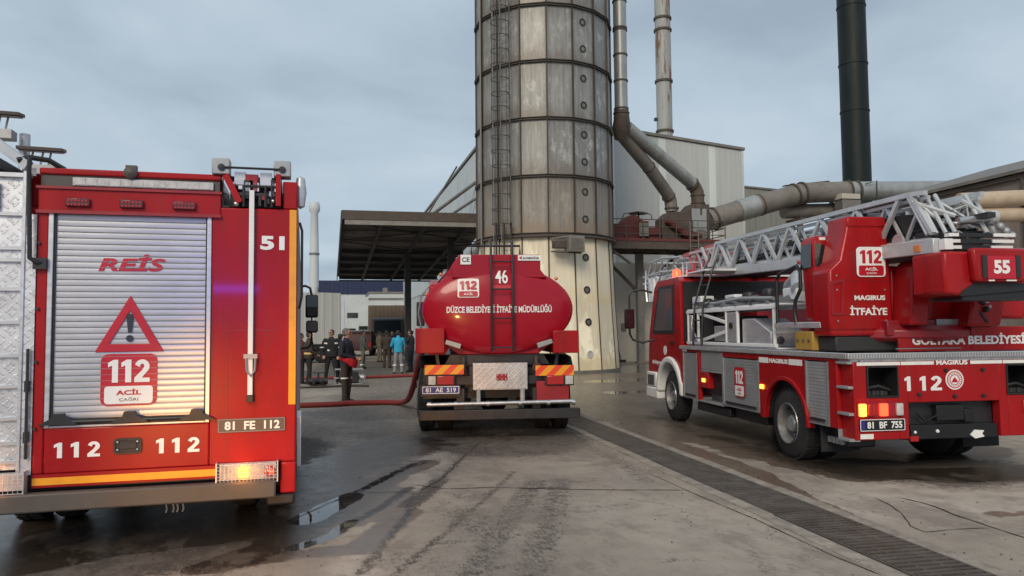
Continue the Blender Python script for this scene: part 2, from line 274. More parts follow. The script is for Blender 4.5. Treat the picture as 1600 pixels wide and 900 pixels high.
# ------------------------------------------------------------------ mesh builder
class MB:
    def __init__(s): s.v = []; s.f = []; s.mi = []; s.cuts = []
    def add(s, vs, fs, mi=0):
        s.cuts.append((len(s.v), len(s.f)))
        o = len(s.v); s.v += [tuple(v) for v in vs]; s.f += [tuple(i + o for i in f) for f in fs]; s.mi += [mi] * len(fs); return s
    def build_each(s, name, mats, parent=None, bevel=0.0, angle=38, per=1):
        """every `per` added shapes become one object of their own"""
        out = []; c = s.cuts + [(len(s.v), len(s.f))]
        for i in range(0, len(s.cuts), per):
            a, b = c[i], c[min(i + per, len(s.cuts))]
            q = MB(); q.v = s.v[a[0]:b[0]]; q.f = [tuple(k - a[0] for k in f) for f in s.f[a[1]:b[1]]]; q.mi = s.mi[a[1]:b[1]]
            out.append(q.build(name, mats, parent, bevel, angle))
        return out
    def box(s, x0, x1, y0, y1, z0, z1, mi=0):
        v = [(x, y, z) for z in (z0, z1) for y in (y0, y1) for x in (x0, x1)]
        return s.add(v, [(0, 2, 3, 1), (4, 5, 7, 6), (0, 1, 5, 4), (2, 6, 7, 3), (0, 4, 6, 2), (1, 3, 7, 5)], mi)
    def obox(s, c, h, R, mi=0):
        c = Vector(c)
        v = [c + R @ Vector((x * h[0], y * h[1], z * h[2])) for z in (-1, 1) for y in (-1, 1) for x in (-1, 1)]
        return s.add(v, [(0, 2, 3, 1), (4, 5, 7, 6), (0, 1, 5, 4), (2, 6, 7, 3), (0, 4, 6, 2), (1, 3, 7, 5)], mi)
    def bar(s, a, b, w, h, mi=0, up=(0, 0, 1)):
        a, b = Vector(a), Vector(b); d = (b - a); L = d.length; d.normalize()
        u = Vector(up)
        if abs(d.dot(u)) > 0.98: u = Vector((0, 1, 0))
        x = d.cross(u).normalized(); z = x.cross(d)
        return s.obox((a + b) / 2, (w / 2, L / 2, h / 2), Matrix((x, d, z)).transposed(), mi)
    def tube(s, pts, r, n=8, mi=0, cap=True):
        pts = [Vector(p) for p in pts]; m = len(pts)
        rs = r if isinstance(r, (list, tuple)) else [r] * m
        vs = []; prev = None
        for i, p in enumerate(pts):
            t = (pts[min(i + 1, m - 1)] - pts[max(i - 1, 0)]).normalized()
            if prev is None:
                a = Vector((0, 0, 1)) if abs(t.z) < 0.9 else Vector((1, 0, 0))
                x = t.cross(a).normalized()
            else:
                x = (prev - t * prev.dot(t)).normalized()
            prev = x; y = t.cross(x)
            for k in range(n):
                q = 2 * math.pi * k / n; vs.append(p + (x * math.cos(q) + y * math.sin(q)) * rs[i])
        fs = [(i * n + k, i * n + (k + 1) % n, (i + 1) * n + (k + 1) % n, (i + 1) * n + k) for i in range(m - 1) for k in range(n)]
        if cap: fs += [tuple(range(n - 1, -1, -1)), tuple(range((m - 1) * n, m * n))]
        return s.add(vs, fs, mi)
    def prism(s, poly, axis, a, b, mi=0):
        n = len(poly)
        def P(p, t): return {'x': (t, p[0], p[1]), 'y': (p[0], t, p[1]), 'z': (p[0], p[1], t)}[axis]
        vs = [P(p, a) for p in poly] + [P(p, b) for p in poly]
        fs = [tuple(range(n - 1, -1, -1)), tuple(range(n, 2 * n))] + [(i, (i + 1) % n, n + (i + 1) % n, n + i) for i in range(n)]
        return s.add(vs, fs, mi)
    def frame(s, outer, inner, axis, a, b, mi=0, open_=False):
        """ring between two outlines of equal length"""
        n = len(outer)
        def P(p, t): return {'x': (t, p[0], p[1]), 'y': (p[0], t, p[1]), 'z': (p[0], p[1], t)}[axis]
        vs = [P(p, a) for p in outer] + [P(p, b) for p in outer] + [P(p, a) for p in inner] + [P(p, b) for p in inner]
        fs = []
        if open_: fs += [(0, n, 3 * n, 2 * n), (n - 1, 3 * n - 1, 4 * n - 1, 2 * n - 1)]
        for i in range(n - 1 if open_ else n):
            j = (i + 1) % n
            fs += [(i, j, n + j, n + i), (2 * n + i, 3 * n + i, 3 * n + j, 2 * n + j), (i, 2 * n + i, 2 * n + j, j), (n + i, n + j, 3 * n + j, 3 * n + i)]
        return s.add(vs, fs, mi)
    def lathe(s, prof, c, axis='z', n=24, mi=0, cap=True):
        """prof: (radius, height) pairs along the axis"""
        c = Vector(c); vs = []
        for r, h in prof:
            for k in range(n):
                q = 2 * math.pi * k / n; a, b = r * math.cos(q), r * math.sin(q)
                vs.append(c + Vector({'z': (a, b, h), 'x': (h, a, b), 'y': (a, h, b)}[axis]))
        m = len(prof)
        fs = [(i * n + k, i * n + (k + 1) % n, (i + 1) * n + (k + 1) % n, (i + 1) * n + k) for i in range(m - 1) for k in range(n)]
        if cap: fs += [tuple(range(n - 1, -1, -1)), tuple(range((m - 1) * n, m * n))]
        return s.add(vs, fs, mi)
    def ball(s, c, r, nu=12, nv=8, mi=0):
        if not isinstance(r, (list, tuple)): r = (r, r, r)
        c = Vector(c); vs = [c + Vector((0, 0, -r[2]))]
        for j in range(1, nv):
            p = math.pi * j / nv
            for k in range(nu):
                q = 2 * math.pi * k / nu
                vs.append(c + Vector((r[0] * math.sin(p) * math.cos(q), r[1] * math.sin(p) * math.sin(q), -r[2] * math.cos(p))))
        vs.append(c + Vector((0, 0, r[2]))); L = len(vs) - 1
        fs = [(0, 1 + (k + 1) % nu, 1 + k) for k in range(nu)]
        for j in range(nv - 2):
            o = 1 + j * nu
            fs += [(o + k, o + (k + 1) % nu, o + nu + (k + 1) % nu, o + nu + k) for k in range(nu)]
        o = 1 + (nv - 2) * nu
        fs += [(o + k, o + (k + 1) % nu, L) for k in range(nu)]
        return s.add(vs, fs, mi)
    def build(s, name, mats, parent=None, bevel=0.0, angle=38, loc=None):
        me = bpy.data.meshes.new(name); me.from_pydata(s.v, [], s.f)
        if not isinstance(mats, (list, tuple)): mats = [mats]
        for m in mats: me.materials.append(M[m] if isinstance(m, str) else m)
        me.polygons.foreach_set('material_index', s.mi)
        bm = bmesh.new(); bm.from_mesh(me); bmesh.ops.recalc_face_normals(bm, faces=bm.faces); bm.to_mesh(me); bm.free()
        me.polygons.foreach_set('use_smooth', [True] * len(me.polygons))
        me.set_sharp_from_angle(angle=math.radians(angle))
        o = bpy.data.objects.new(name, me); COL.objects.link(o)
        if parent: o.parent = parent
        if loc: o.location = loc
        if bevel:
            b = o.modifiers.new('bevel', 'BEVEL'); b.width = bevel; b.segments = 2; b.limit_method = 'ANGLE'; b.angle_limit = math.radians(40); b.harden_normals = False
        return o

def thing(name, label, cat, loc=(0, 0, 0), yaw=0, group=None):
    o = bpy.data.objects.new(name, None); COL.objects.link(o)
    o.location = loc; o.rotation_euler = (0, 0, math.radians(yaw)); o.empty_display_size = 0.3
    return tag(o, label, cat, group)
def tag(o, label, cat, group=None):
    o['label'] = label; o['category'] = cat
    if group: o['group'] = group
    return o
def struct(o, kind='structure'):
    o['kind'] = kind; return o
def circ(cx, cy, r, n=24, a0=0.0):
    return [(cx + r * math.cos(a0 + 2 * math.pi * k / n), cy + r * math.sin(a0 + 2 * math.pi * k / n)) for k in range(n)]
def rrect(x0, x1, z0, z1, r, n=4):
    out = []
    for cx, cz, a in ((x1 - r, z1 - r, 0), (x0 + r, z1 - r, 90), (x0 + r, z0 + r, 180), (x1 - r, z0 + r, 270)):
        for k in range(n + 1):
            q = math.radians(a + 90 * k / n); out.append((cx + r * math.cos(q), cz + r * math.sin(q)))
    return out
def arc_pts(c, r, a0, a1, n, plane='xz', t=0):
    out = []
    for k in range(n + 1):
        q = math.radians(a0 + (a1 - a0) * k / n); a, b = c[0] + r * math.cos(q), c[1] + r * math.sin(q)
        out.append({'xz': (a, t, b), 'yz': (t, a, b), 'xy': (a, b, t)}[plane])
    return out

def digit_outline(ch):
    """plain heavy numerals 1 and 2 in a unit box, width included"""
    if ch == '1': return 0.40, [(0.16, 0), (0.40, 0), (0.40, 1), (0.22, 1), (0.0, 0.87), (0.0, 0.67), (0.16, 0.75)]
    o = [(0.0, 0.0), (0.62, 0.0), (0.62, 0.19), (0.30, 0.19)]
    o += [(0.30 + 0.12 * k / 4, 0.19 + 0.17 * k / 4) for k in range(1, 4)]
    o += [(0.31 + 0.30 * math.cos(q), 0.69 + 0.31 * math.sin(q)) for q in np.linspace(math.radians(-52), math.radians(165), 14)]
    o += [(0.22, 0.66)] + [(0.31 + 0.085 * math.cos(q), 0.71 + 0.10 * math.sin(q)) for q in np.linspace(math.radians(170), math.radians(-40), 10)]
    o += [(0.30, 0.52), (0.0, 0.20)]
    return 0.62, o
def numeral112(parent, pos, w, h, m, face, depth, gaps=0.13, warp=None, chars='112'):
    mb = MB(); x = 0; tot = sum(digit_outline(c_)[0] for c_ in chars) + (len(chars) - 1) * gaps
    for ch in chars:
        wd, pts = digit_outline(ch)
        P2 = [((x + a - tot / 2) / tot * w, (b - 0.5) * h) for a, b in pts]; n = len(P2)
        vs = []
        for d in (0.0, depth):
            for a, b in P2: vs.append((pos[0] + a, pos[1] - d, pos[2] + b) if face == 'rear' else (pos[0] - d, pos[1] - a, pos[2] + b))
        if warp is not None: vs = [tuple(v) for v in warp(np.array(vs))]
        mb.add(vs, [tuple(range(n)), tuple(range(2 * n - 1, n - 1, -1))] + [(i, (i + 1) % n, n + (i + 1) % n, n + i) for i in range(n)])
        x += wd + gaps
    return mb.build('lettering', m, parent)

def text(s, parent, pos, w, h, m, face='rear', name='lettering', bold=0.022, shear=0.0, depth=0.003, warp=None, mono=1.0):
    """real letter geometry, fitted to width w and height h about pos"""
    if s in ('1', '2'): return numeral112(parent, pos, w, h, m, face, depth, 0, warp, s)
    if s == '112': return numeral112(parent, pos, w, h, m, face, depth, 0.13 if w < 2.2 * h else 0.42, warp)
    cu = bpy.data.curves.new('t', 'FONT'); cu.body = s; cu.size = 1; cu.offset = bold; cu.shear = shear; cu.extrude = 0.5; cu.resolution_u = 3; cu.space_character = mono
    tmp = bpy.data.objects.new('t', cu); COL.objects.link(tmp)
    bpy.context.view_layer.update()
    me = bpy.data.meshes.new_from_object(tmp.evaluated_get(bpy.context.evaluated_depsgraph_get()))
    bpy.data.objects.remove(tmp); bpy.data.curves.remove(cu)
    n = len(me.vertices); co = np.empty(n * 3, np.float32); me.vertices.foreach_get('co', co); co = co.reshape(-1, 3)
    lo, hi = co.min(0), co.max(0)
    x = ((co[:, 0] - (lo[0] + hi[0]) / 2) / (hi[0] - lo[0]) * w); y = ((co[:, 1] - (lo[1] + hi[1]) / 2) / (hi[1] - lo[1]) * h); d = (co[:, 2] + 0.5) * depth
    if face == 'rear': out = np.stack([pos[0] + x, pos[1] - d, pos[2] + y], 1)
    elif face == 'left': out = np.stack([pos[0] - d, pos[1] - x, pos[2] + y], 1)
    if warp is not None: out = warp(out)
    me.vertices.foreach_set('co', out.astype(np.float32).ravel())
    me.materials.clear(); me.materials.append(M[m]); me.update()
    me.name = name
    o = bpy.data.objects.new(name, me); COL.objects.link(o); o.parent = parent
    return o

def wheel(parent, x, y, r, w, side, rim='hub', dual=False):
    """side -1: outer face looks to -x. tyre mesh with a rim child"""
    b = MB(); s = side
    k = r
    prof = [(0.56 * k, -0.02), (0.60 * k, 0.0), (0.86 * k, 0.015), (0.95 * k, 0.03), (k, 0.065), (k, w - 0.065), (0.95 * k, w - 0.03), (0.86 * k, w - 0.015), (0.60 * k, w), (0.56 * k, w - 0.02)]
    if s < 0: pr = [(a, h) for a, h in prof]
    else: pr = [(a, -h) for a, h in prof]
    b.lathe(pr, (x, y, r), 'x', 40, 0, False)
    for i in range(36):                                     # tread blocks
        q = 2 * math.pi * i / 36
        R = Matrix.Rotation(q, 3, 'X')
        for off in (0.3, 0.7):
            b.obox(Vector((x - s * w * off, y, r)) + R @ Vector((0, 0, k)), (w * 0.15, k * 0.06, 0.008), R)
    t = b.build('wheel', 'rubber', parent)
    g = MB()
    sg = -s
    g.lathe([(0.60 * k, sg * 0.005), (0.585 * k, -sg * 0.012), (0.55 * k, -sg * 0.006), (0.535 * k, sg * 0.05)], (x, y, r), 'x', 32, 0, False)
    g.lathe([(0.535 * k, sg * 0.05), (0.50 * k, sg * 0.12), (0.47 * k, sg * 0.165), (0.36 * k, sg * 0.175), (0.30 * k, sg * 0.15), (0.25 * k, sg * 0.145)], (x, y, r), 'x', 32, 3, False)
    g.lathe([(0.25 * k, sg * 0.145), (0.23 * k, sg * 0.05), (0.20 * k, sg * 0.035), (0.12 * k, sg * 0.03), (0.0, sg * 0.03)], (x, y, r), 'x', 32, 1, False)
    for i in range(10):
        q = 2 * math.pi * i / 10
        c = Vector((x + sg * 0.16, y + 0.34 * k * math.cos(q), r + 0.34 * k * math.sin(q)))
        g.tube([c, c - Vector((sg * 0.05, 0, 0))], 0.018, 6, 1)
        q += math.pi / 10
        c = Vector((x + sg * 0.166, y + 0.43 * k * math.cos(q), r + 0.43 * k * math.sin(q)))
        g.tube([c, c - Vector((sg * 0.012, 0, 0))], 0.034, 8, 2)  # black discs paint the dark of the rim holes
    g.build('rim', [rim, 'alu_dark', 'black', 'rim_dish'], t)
    if dual:
        b = MB(); b.lathe([(a, (h if s < 0 else h) + (-s) * (w + 0.03)) for a, h in pr], (x, y, r), 'x', 32, 0, False); b.build('wheel', 'rubber', parent)
    return t
def sign112(parent, cx, y, cz, w, h, m='white', redband=True, face='rear', inverse=False):
    """rounded emergency call panel: 112 over a band reading ACIL CAGRI; drawn with geometry"""
    def put(poly, a, b, mt, name):
        bb = MB()
        if face == 'rear': bb.prism(poly, 'y', y - b, y - a)
        else: bb.prism([(-p[0], p[1]) for p in poly], 'x', y - b, y - a)
        return bb
    sx = cx if face == 'rear' else -cx
    base = put(rrect(sx - w / 2, sx + w / 2, cz - h / 2, cz + h / 2, w * 0.13), 0.0, 0.004, None, None).build('emergency_sign', 'letter' if not inverse else 'letter_red', parent)
    P = (lambda dx, dz, d: (cx + dx, y - d, cz + dz)) if face == 'rear' else (lambda dx, dz, d: (y - d, cx - dx, cz + dz))
    ink, paper = ('letter_red', 'letter') if not inverse else ('letter', 'letter_red')
    text('112', base, P(0, h * 0.17, 0.005), w * 0.74, h * 0.44, ink, face, bold=0.03)
    band = put(rrect(sx - w * 0.43, sx + w * 0.43, cz - h * 0.46, cz - h * 0.12, w * 0.06), 0.0045, 0.0075, None, None).build('sign_band', ink, base)
    text('ACİL', base, P(0, -h * 0.23, 0.008), w * 0.44, h * 0.12, paper, face, bold=0.03)
    text('ÇAĞRI', base, P(0, -h * 0.375, 0.008), w * 0.34, h * 0.09, paper if not inverse else 'letter_grey', face, bold=0.0)
    return base
# ------------------------------------------------------------------ ground: one sheet to the horizon, finely divided near the camera so stains can follow it
def _axis(parts):
    out = []
    for a, b, st in parts: out += list(np.arange(a, b, st))
    return np.array(out + [parts[-1][1]])
gx = _axis([(-900, -200, 100), (-200, -40, 20), (-40, -9, 2), (-9, -4, 0.25), (-4, 12, 0.075), (12, 24, 0.25), (24, 40, 2), (40, 200, 20), (200, 900, 100)])
gy = _axis([(-300, -40, 40), (-40, 0, 4), (0, 2.5, 0.25), (2.5, 20, 0.075), (20, 45, 0.25), (45, 100, 2.5), (100, 1500, 100)])
GX, GY = np.meshgrid(gx, gy)
P = np.stack([GX.ravel(), GY.ravel()], 1)
def _noise(p, f, seed):
    r = np.random.RandomState(seed); tab = r.rand(256, 256)
    q = p * f; i = np.floor(q).astype(int); t = q - i; t = t * t * (3 - 2 * t)
    g = lambda a, b: tab[(i[:, 0] + a) % 256, (i[:, 1] + b) % 256]
    return (g(0, 0) * (1 - t[:, 0]) + g(1, 0) * t[:, 0]) * (1 - t[:, 1]) + (g(0, 1) * (1 - t[:, 0]) + g(1, 1) * t[:, 0]) * t[:, 1]
def fbm(p, f, seed, o=4):
    return sum(_noise(p, f * 2 ** k, seed + k) / 2 ** (k + 1) for k in range(o))
warp = np.stack([fbm(P, 0.8, 1) - 0.47, fbm(P, 0.8, 9) - 0.47], 1)
def stroke(pix, wid, soft=1.0, world_pts=False, wob=0.5, q=None):
    """1 inside a wandering stroke of half-width wid (m), falling to 0 at wid*(1+soft)"""
    pts = [np.array(p, float) if world_pts else np.array(ground_at(*p)[:2]) for p in pix]
    PP = P + warp * wob * min(1.0, wid * 3)
    d = np.full(len(P), 1e9)
    for a, b in zip(pts[:-1], pts[1:]):
        ab = b - a; t = np.clip(((PP - a) @ ab) / (ab @ ab), 0, 1)
        d = np.minimum(d, np.linalg.norm(PP - a - t[:, None] * ab, axis=1))
    return np.clip(1 - (d - wid) / (wid * soft), 0, 1)
wet = np.zeros(len(P)); dark = np.zeros(len(P)); pud = np.zeros(len(P)); pale = np.zeros(len(P))
def put(ch, m, s=1.0): np.maximum(ch, m * s, out=ch)
# wet run-off in front of, under and behind the ladder truck, and the shining yard behind the tanker
put(wet, stroke([(1240, 728), (1330, 745), (1440, 745), (1650, 735)], 0.28, 0.9, wob=0.9), 1.0)
put(wet, stroke([(1130, 660), (1250, 700), (1450, 700)], 0.8, 0.6), 0.95)
put(wet, stroke([(960, 668), (1070, 706), (1180, 752), (1270, 792), (1330, 822)], 0.16, 1.3, wob=1.2), 0.9)
put(wet, stroke([(1370, 838), (1430, 862), (1500, 895)], 0.05, 1.5), 0.8)
put(wet, stroke([(7.5, 17), (9.5, 21), (10.5, 27), (9, 32)], 3.2, 0.8, True, 2.0), 0.86)
put(wet, stroke([(5.6, 14.5), (6.0, 11.0), (7.0, 9.0)], 0.55, 1.3, True, 1.8), 0.8)
put(wet, stroke([(5.2, 17.5), (5.6, 22), (6, 30)], 1.0, 1.0, True, 2.0), 0.8)
put(dark, stroke([(5.3, 15), (5.9, 11), (6.6, 8.6)], 0.9, 1.0, True, 2.0), 0.42)
put(dark, stroke([(-1, 13), (0.5, 11.5), (1.3, 11)], 1.2, 1.0, True, 2.0), 0.34)
put(dark, stroke([(-2, 20), (0, 17), (1, 14)], 1.5, 1.0, True, 2.0), 0.36)
put(dark, stroke([(2.6, 11.6), (3.0, 14), (3.6, 18)], 1.2, 0.5, True), 0.8)  # oily patch that also paints the contact shadow below the tanker
put(dark, stroke([(-1.5, 7.2), (-1.5, 12)], 1.3, 0.4, True), 0.9)  # stain doubling as painted shadow below the left engine
put(dark, stroke([(6.9, 8.2), (7.4, 13.5)], 1.2, 0.5, True), 0.9)  # stain doubling as painted shadow below the ladder truck
put(wet, stroke([(470, 760), (560, 720), (640, 690)], 0.5, 1.2, wob=1.6), 0.62)
put(wet, stroke([(380, 880), (560, 860), (640, 800)], 0.12, 2.0, wob=1.4), 0.66)
put(pale, stroke([(480, 700), (560, 690), (640, 690)], 0.5, 1.0, wob=1.0), 0.6)
put(pale, stroke([(5.6, 6.6), (7.5, 6.0), (9.5, 6.2)], 0.5, 1.0, True, 1.5), 0.8)
for ii in range(26):
    c_ = np.array([rnd.uniform(-3.5, 10), rnd.uniform(3.5, 15)]); a_ = rnd.uniform(-0.5, 0.5) + (1.45 if rnd.rand() < 0.4 else 0); L_ = rnd.uniform(0.2, 1.1)
    put(dark if rnd.rand() < 0.7 else wet, stroke([c_, c_ + L_ * np.array([math.cos(a_), math.sin(a_)])], rnd.uniform(0.05, 0.22), 1.4, True, 1.4), rnd.uniform(0.34, 0.55))
put(wet, stroke([(12, 20), (14, 28), (16, 36)], 2.5, 0.8, True, 2.0), 0.9)
put(wet, stroke([(1000, 650), (1090, 690), (1180, 715)], 0.35, 1.0, wob=1.5), 0.75)
put(wet, stroke([(1560, 803), (1620, 800)], 0.10, 1.5), 0.6)
# under and behind the left truck, the puddle and the rivulets feeding it
put(wet, stroke([(-150, 870), (100, 850), (330, 822), (440, 800)], 0.55, 0.7, wob=0.9), 1.0)  # wet ground that mostly paints the shadow at the truck's back
put(wet, stroke([(-2.5, 8), (-1.2, 8.4), (-0.3, 8)], 1.0, 0.4, True), 1.0)  # wet patch, also painting the shade below the truck
put(wet, stroke([(330, 890), (430, 850), (520, 805)], 0.10, 1.4, wob=0.8), 0.9)
put(wet, stroke([(420, 858), (500, 812), (560, 776), (620, 742), (668, 722)], 0.16, 1.0), 0.72)
put(pud, stroke([(462, 815), (500, 797), (545, 776)], 0.10, 1.1, wob=1.4), 1.0)
put(pud, stroke([(455, 858), (510, 840), (545, 815)], 0.05, 1.3, wob=1.0), 0.9)
put(pud, stroke([(550, 772), (600, 748), (650, 724)], 0.05, 1.4, wob=0.8), 0.62)
put(pud, stroke([(9.0, 24.0), (10.2, 24.5)], 0.5, 1.0, True, 1.0), 0.95)
put(pud, stroke([(7.6, 19.5), (8.6, 19.7)], 0.25, 1.0, True, 1.0), 0.9)
put(pud, stroke([(11.2, 29.0), (13.5, 31.5)], 0.6, 1.0, True, 1.0), 0.9)
put(pud, stroke([(13.5, 33.0), (15.5, 34)], 0.5, 1.0, True, 1.0), 0.9)
put(dark, stroke([(538, 782), (570, 764), (610, 745), (668, 720)], 0.03, 1.5, wob=0.5), 1.0)
put(dark, stroke([(540, 822), (600, 790), (640, 762)], 0.035, 1.6, wob=0.6), 1.0)
put(dark, stroke([(500, 818), (545, 795)], 0.02, 1.5), 0.8)
put(dark, stroke([(460, 850), (380, 885)], 0.035, 2.0), 0.8)
# tyre marks, dragged grime and broad dark patches
put(dark, stroke([(752, 690), (722, 715), (690, 748), (668, 768), (640, 800), (600, 850), (560, 900)], 0.028, 2.0, wob=0.35), 0.78)
put(dark, stroke([(690, 750), (660, 775), (640, 790)], 0.07, 1.5), 0.95)
put(dark, stroke([(805, 735), (770, 770), (700, 830), (640, 880), (610, 905)], 0.020, 2.2, wob=0.3), 0.78)
put(dark, stroke([(840, 752), (812, 790), (775, 840), (735, 905)], 0.09, 1.5, wob=0.3), 0.60)
put(dark, stroke([(880, 750), (870, 785), (850, 840), (835, 905)], 0.10, 1.5, wob=0.3), 0.58)
put(dark, stroke([(760, 770), (740, 780), (700, 770)], 0.05, 2.0), 0.5)
put(dark, stroke([(820, 764), (850, 763), (885, 764)], 0.03, 1.5), 0.9)
put(dark, stroke([(905, 690), (960, 720), (1010, 752)], 0.08, 1.5, wob=0.8), 0.5)
put(dark, stroke([(660, 690), (780, 690), (880, 685)], 0.6, 0.6), 0.42)
put(dark, stroke([(1.2, 17.0), (2.2, 22), (2.6, 30), (1.5, 40)], 1.6, 0.8, True, 2.0), 0.6)
put(dark, stroke([(0.5, 32), (2, 36), (3, 44)], 2.6, 0.6, True, 2.0), 0.8)
put(dark, stroke([(1100, 660), (1220, 700)], 0.5, 1.0), 0.5)
put(dark, stroke([(1455, 820), (1560, 812)], 0.06, 2.0), 0.35)
put(pale, stroke([(690, 710), (600, 800), (540, 905)], 0.10, 2.0, wob=0.4), 0.7)
put(pale, stroke([(1300, 790), (1420, 782), (1600, 775)], 0.25, 1.0), 0.5)
put(pale, stroke([(1010, 800), (1100, 830), (1250, 905)], 0.5, 1.0), 0.35)
for ii in range(70):                                          # scattered drips and scuffs
    c = np.array([rnd.uniform(-3.5, 9), rnd.uniform(3, 14)]); a = rnd.uniform(-0.6, 0.6); L = rnd.uniform(0.05, 0.4)
    put(dark, stroke([c, c + L * np.array([math.cos(a), math.sin(a)])], rnd.uniform(0.015, 0.04), 2.0, True, 0.4), rnd.uniform(0.25, 0.6))
nx, ny = len(gx), len(gy)
me = bpy.data.meshes.new('ground')
idx = np.arange(nx * ny).reshape(ny, nx)
faces = np.stack([idx[:-1, :-1], idx[:-1, 1:], idx[1:, 1:], idx[1:, :-1]], -1).reshape(-1, 4)
zg = np.zeros(len(P))
me.vertices.add(len(P)); me.vertices.foreach_set('co', np.stack([P[:, 0], P[:, 1], zg], 1).astype(np.float32).ravel())
me.loops.add(faces.size); me.loops.foreach_set('vertex_index', faces.astype(np.int32).ravel())
me.polygons.add(len(faces)); me.polygons.foreach_set('loop_start', np.arange(0, faces.size, 4, dtype=np.int32)); me.polygons.foreach_set('loop_total', np.full(len(faces), 4, np.int32))
me.update(); me.validate()
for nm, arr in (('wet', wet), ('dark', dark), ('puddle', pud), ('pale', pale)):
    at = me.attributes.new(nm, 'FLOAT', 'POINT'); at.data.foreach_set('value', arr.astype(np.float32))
gm, t, p = new_mat('yard_concrete')
c = N(t, 'ShaderNodeTexCoord')
def noise(scale, detail=6.0, rough=0.6, vec=None, st=None):
    n = N(t, 'ShaderNodeTexNoise', inp={'Scale': scale, 'Detail': detail, 'Roughness': rough})
    if st:
        mp = N(t, 'ShaderNodeMapping'); mp.inputs['Scale'].default_value = st; t.links.new(c.outputs['Object'], mp.inputs[0]); t.links.new(mp.outputs[0], n.inputs['Vector'])
    else: t.links.new(c.outputs['Object'], n.inputs['Vector'])
    return n.outputs[0]
def rng(sock, a, b, lo=0.0, hi=1.0, smooth=False):
    m = N(t, 'ShaderNodeMapRange', inp={1: a, 2: b, 3: lo, 4: hi})
    if smooth: m.interpolation_type = 'SMOOTHSTEP'
    t.links.new(sock, m.inputs[0]); return m.outputs[0]
def math2(op, a, b):
    m = N(t, 'ShaderNodeMath', operation=op)
    for i, x in enumerate((a, b)):
        if isinstance(x, float): m.inputs[i].default_value = x
        else: t.links.new(x, m.inputs[i])
    return m.outputs[0]
def mixc(f, a, b, mode='MIX'):
    m = N(t, 'ShaderNodeMix', data_type='RGBA', blend_type=mode)
    for i, x in ((0, f), (6, a), (7, b)):
        if isinstance(x, (float, tuple)): m.inputs[i].default_value = x
        else: t.links.new(x, m.inputs[i])
    return m.outputs[2]
def attr(n): return N(t, 'ShaderNodeAttribute', attribute_name=n).outputs['Fac']
base = mixc(rng(noise(0.35, 4), 0.35, 0.65), (0.300, 0.248, 0.198, 1), (0.455, 0.380, 0.298, 1))
base = mixc(rng(noise(2.2, 7, 0.7), 0.42, 0.68, 0, 0.65), base, (0.235, 0.195, 0.160, 1))
base = mixc(rng(noise(1.1, 8, 0.75, st=(1, 0.35, 1)), 0.50, 0.72, 0, 0.6), base, (0.255, 0.222, 0.195, 1))
base = mixc(rng(noise(60, 4, 0.7), 0.35, 0.7, 0, 0.5), base, (0.215, 0.185, 0.158, 1))
base = mixc(rng(noise(14, 6, 0.75, st=(1.0, 0.25, 1)), 0.56, 0.70, 0, 0.55), base, (0.17, 0.147, 0.127, 1))
base = mixc(math2('MULTIPLY', attr('pale'), rng(noise(3.0), 0.3, 0.6)), base, (0.52, 0.45, 0.375, 1))
n_f = noise(9, 8, 0.75)
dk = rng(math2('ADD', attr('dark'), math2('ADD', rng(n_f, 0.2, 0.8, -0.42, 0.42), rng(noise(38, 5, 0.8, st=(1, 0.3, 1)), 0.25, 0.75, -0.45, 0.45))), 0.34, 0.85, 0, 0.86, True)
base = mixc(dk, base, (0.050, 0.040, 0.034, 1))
n_w = noise(3.2, 8, 0.7)
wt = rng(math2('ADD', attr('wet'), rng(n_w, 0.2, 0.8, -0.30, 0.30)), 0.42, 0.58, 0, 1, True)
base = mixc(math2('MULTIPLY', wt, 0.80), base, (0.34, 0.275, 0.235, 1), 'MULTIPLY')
n_p = noise(5.0, 6, 0.65)
pd = rng(math2('ADD', attr('puddle'), rng(n_p, 0.2, 0.8, -0.25, 0.25)), 0.45, 0.62, 0, 1, True)
base = mixc(math2('MULTIPLY', pd, 0.85), base, (0.045, 0.042, 0.040, 1))
# hairline crazing, only here and there, and dark grit
vo = N(t, 'ShaderNodeTexVoronoi', feature='DISTANCE_TO_EDGE', inp={'Scale': 0.55})
wv = N(t, 'ShaderNodeVectorMath', operation='ADD'); t.links.new(c.outputs['Object'], wv.inputs[0])
nv = N(t, 'ShaderNodeTexNoise', inp={'Scale': 1.7, 'Detail': 6.0, 'Roughness': 0.7}); t.links.new(c.outputs['Object'], nv.inputs['Vector']); t.links.new(nv.outputs['Color'], wv.inputs[1]); t.links.new(wv.outputs[0], vo.inputs['Vector'])
ck = math2('MULTIPLY', rng(vo.outputs['Distance'], 0.002, 0.006, 1.0, 0.0), rng(noise(0.45, 3), 0.50, 0.62))
base = mixc(math2('MULTIPLY', ck, 0.7), base, (0.06, 0.05, 0.043, 1))
base = mixc(rng(noise(140, 3, 0.8), 0.66, 0.74, 0, 0.65), base, (0.07, 0.06, 0.05, 1))
base = mixc(rng(noise(0.9, 9, 0.78, st=(1, 0.5, 1)), 0.51, 0.56, 0, 0.50), base, (0.185, 0.150, 0.122, 1))
t.links.new(base, p.inputs['Base Color'])
ro = rng(noise(5, 5), 0.3, 0.7, 0.66, 0.9)
ro = math2('MULTIPLY', ro, rng(wt, 0.0, 1.0, 1.0, 0.42))
pr = math2('SUBTRACT', 1.0, math2('MULTIPLY', pd, 0.93))
ro = math2('MULTIPLY', ro, pr)
t.links.new(ro, p.inputs['Roughness'])
bh = math2('ADD', math2('MULTIPLY', noise(45, 6, 0.7), 0.35), math2('MULTIPLY', noise(4, 5), 1.0))
bmp = N(t, 'ShaderNodeBump', inp={'Distance': 0.015}); t.links.new(bh, bmp.inputs['Height'])
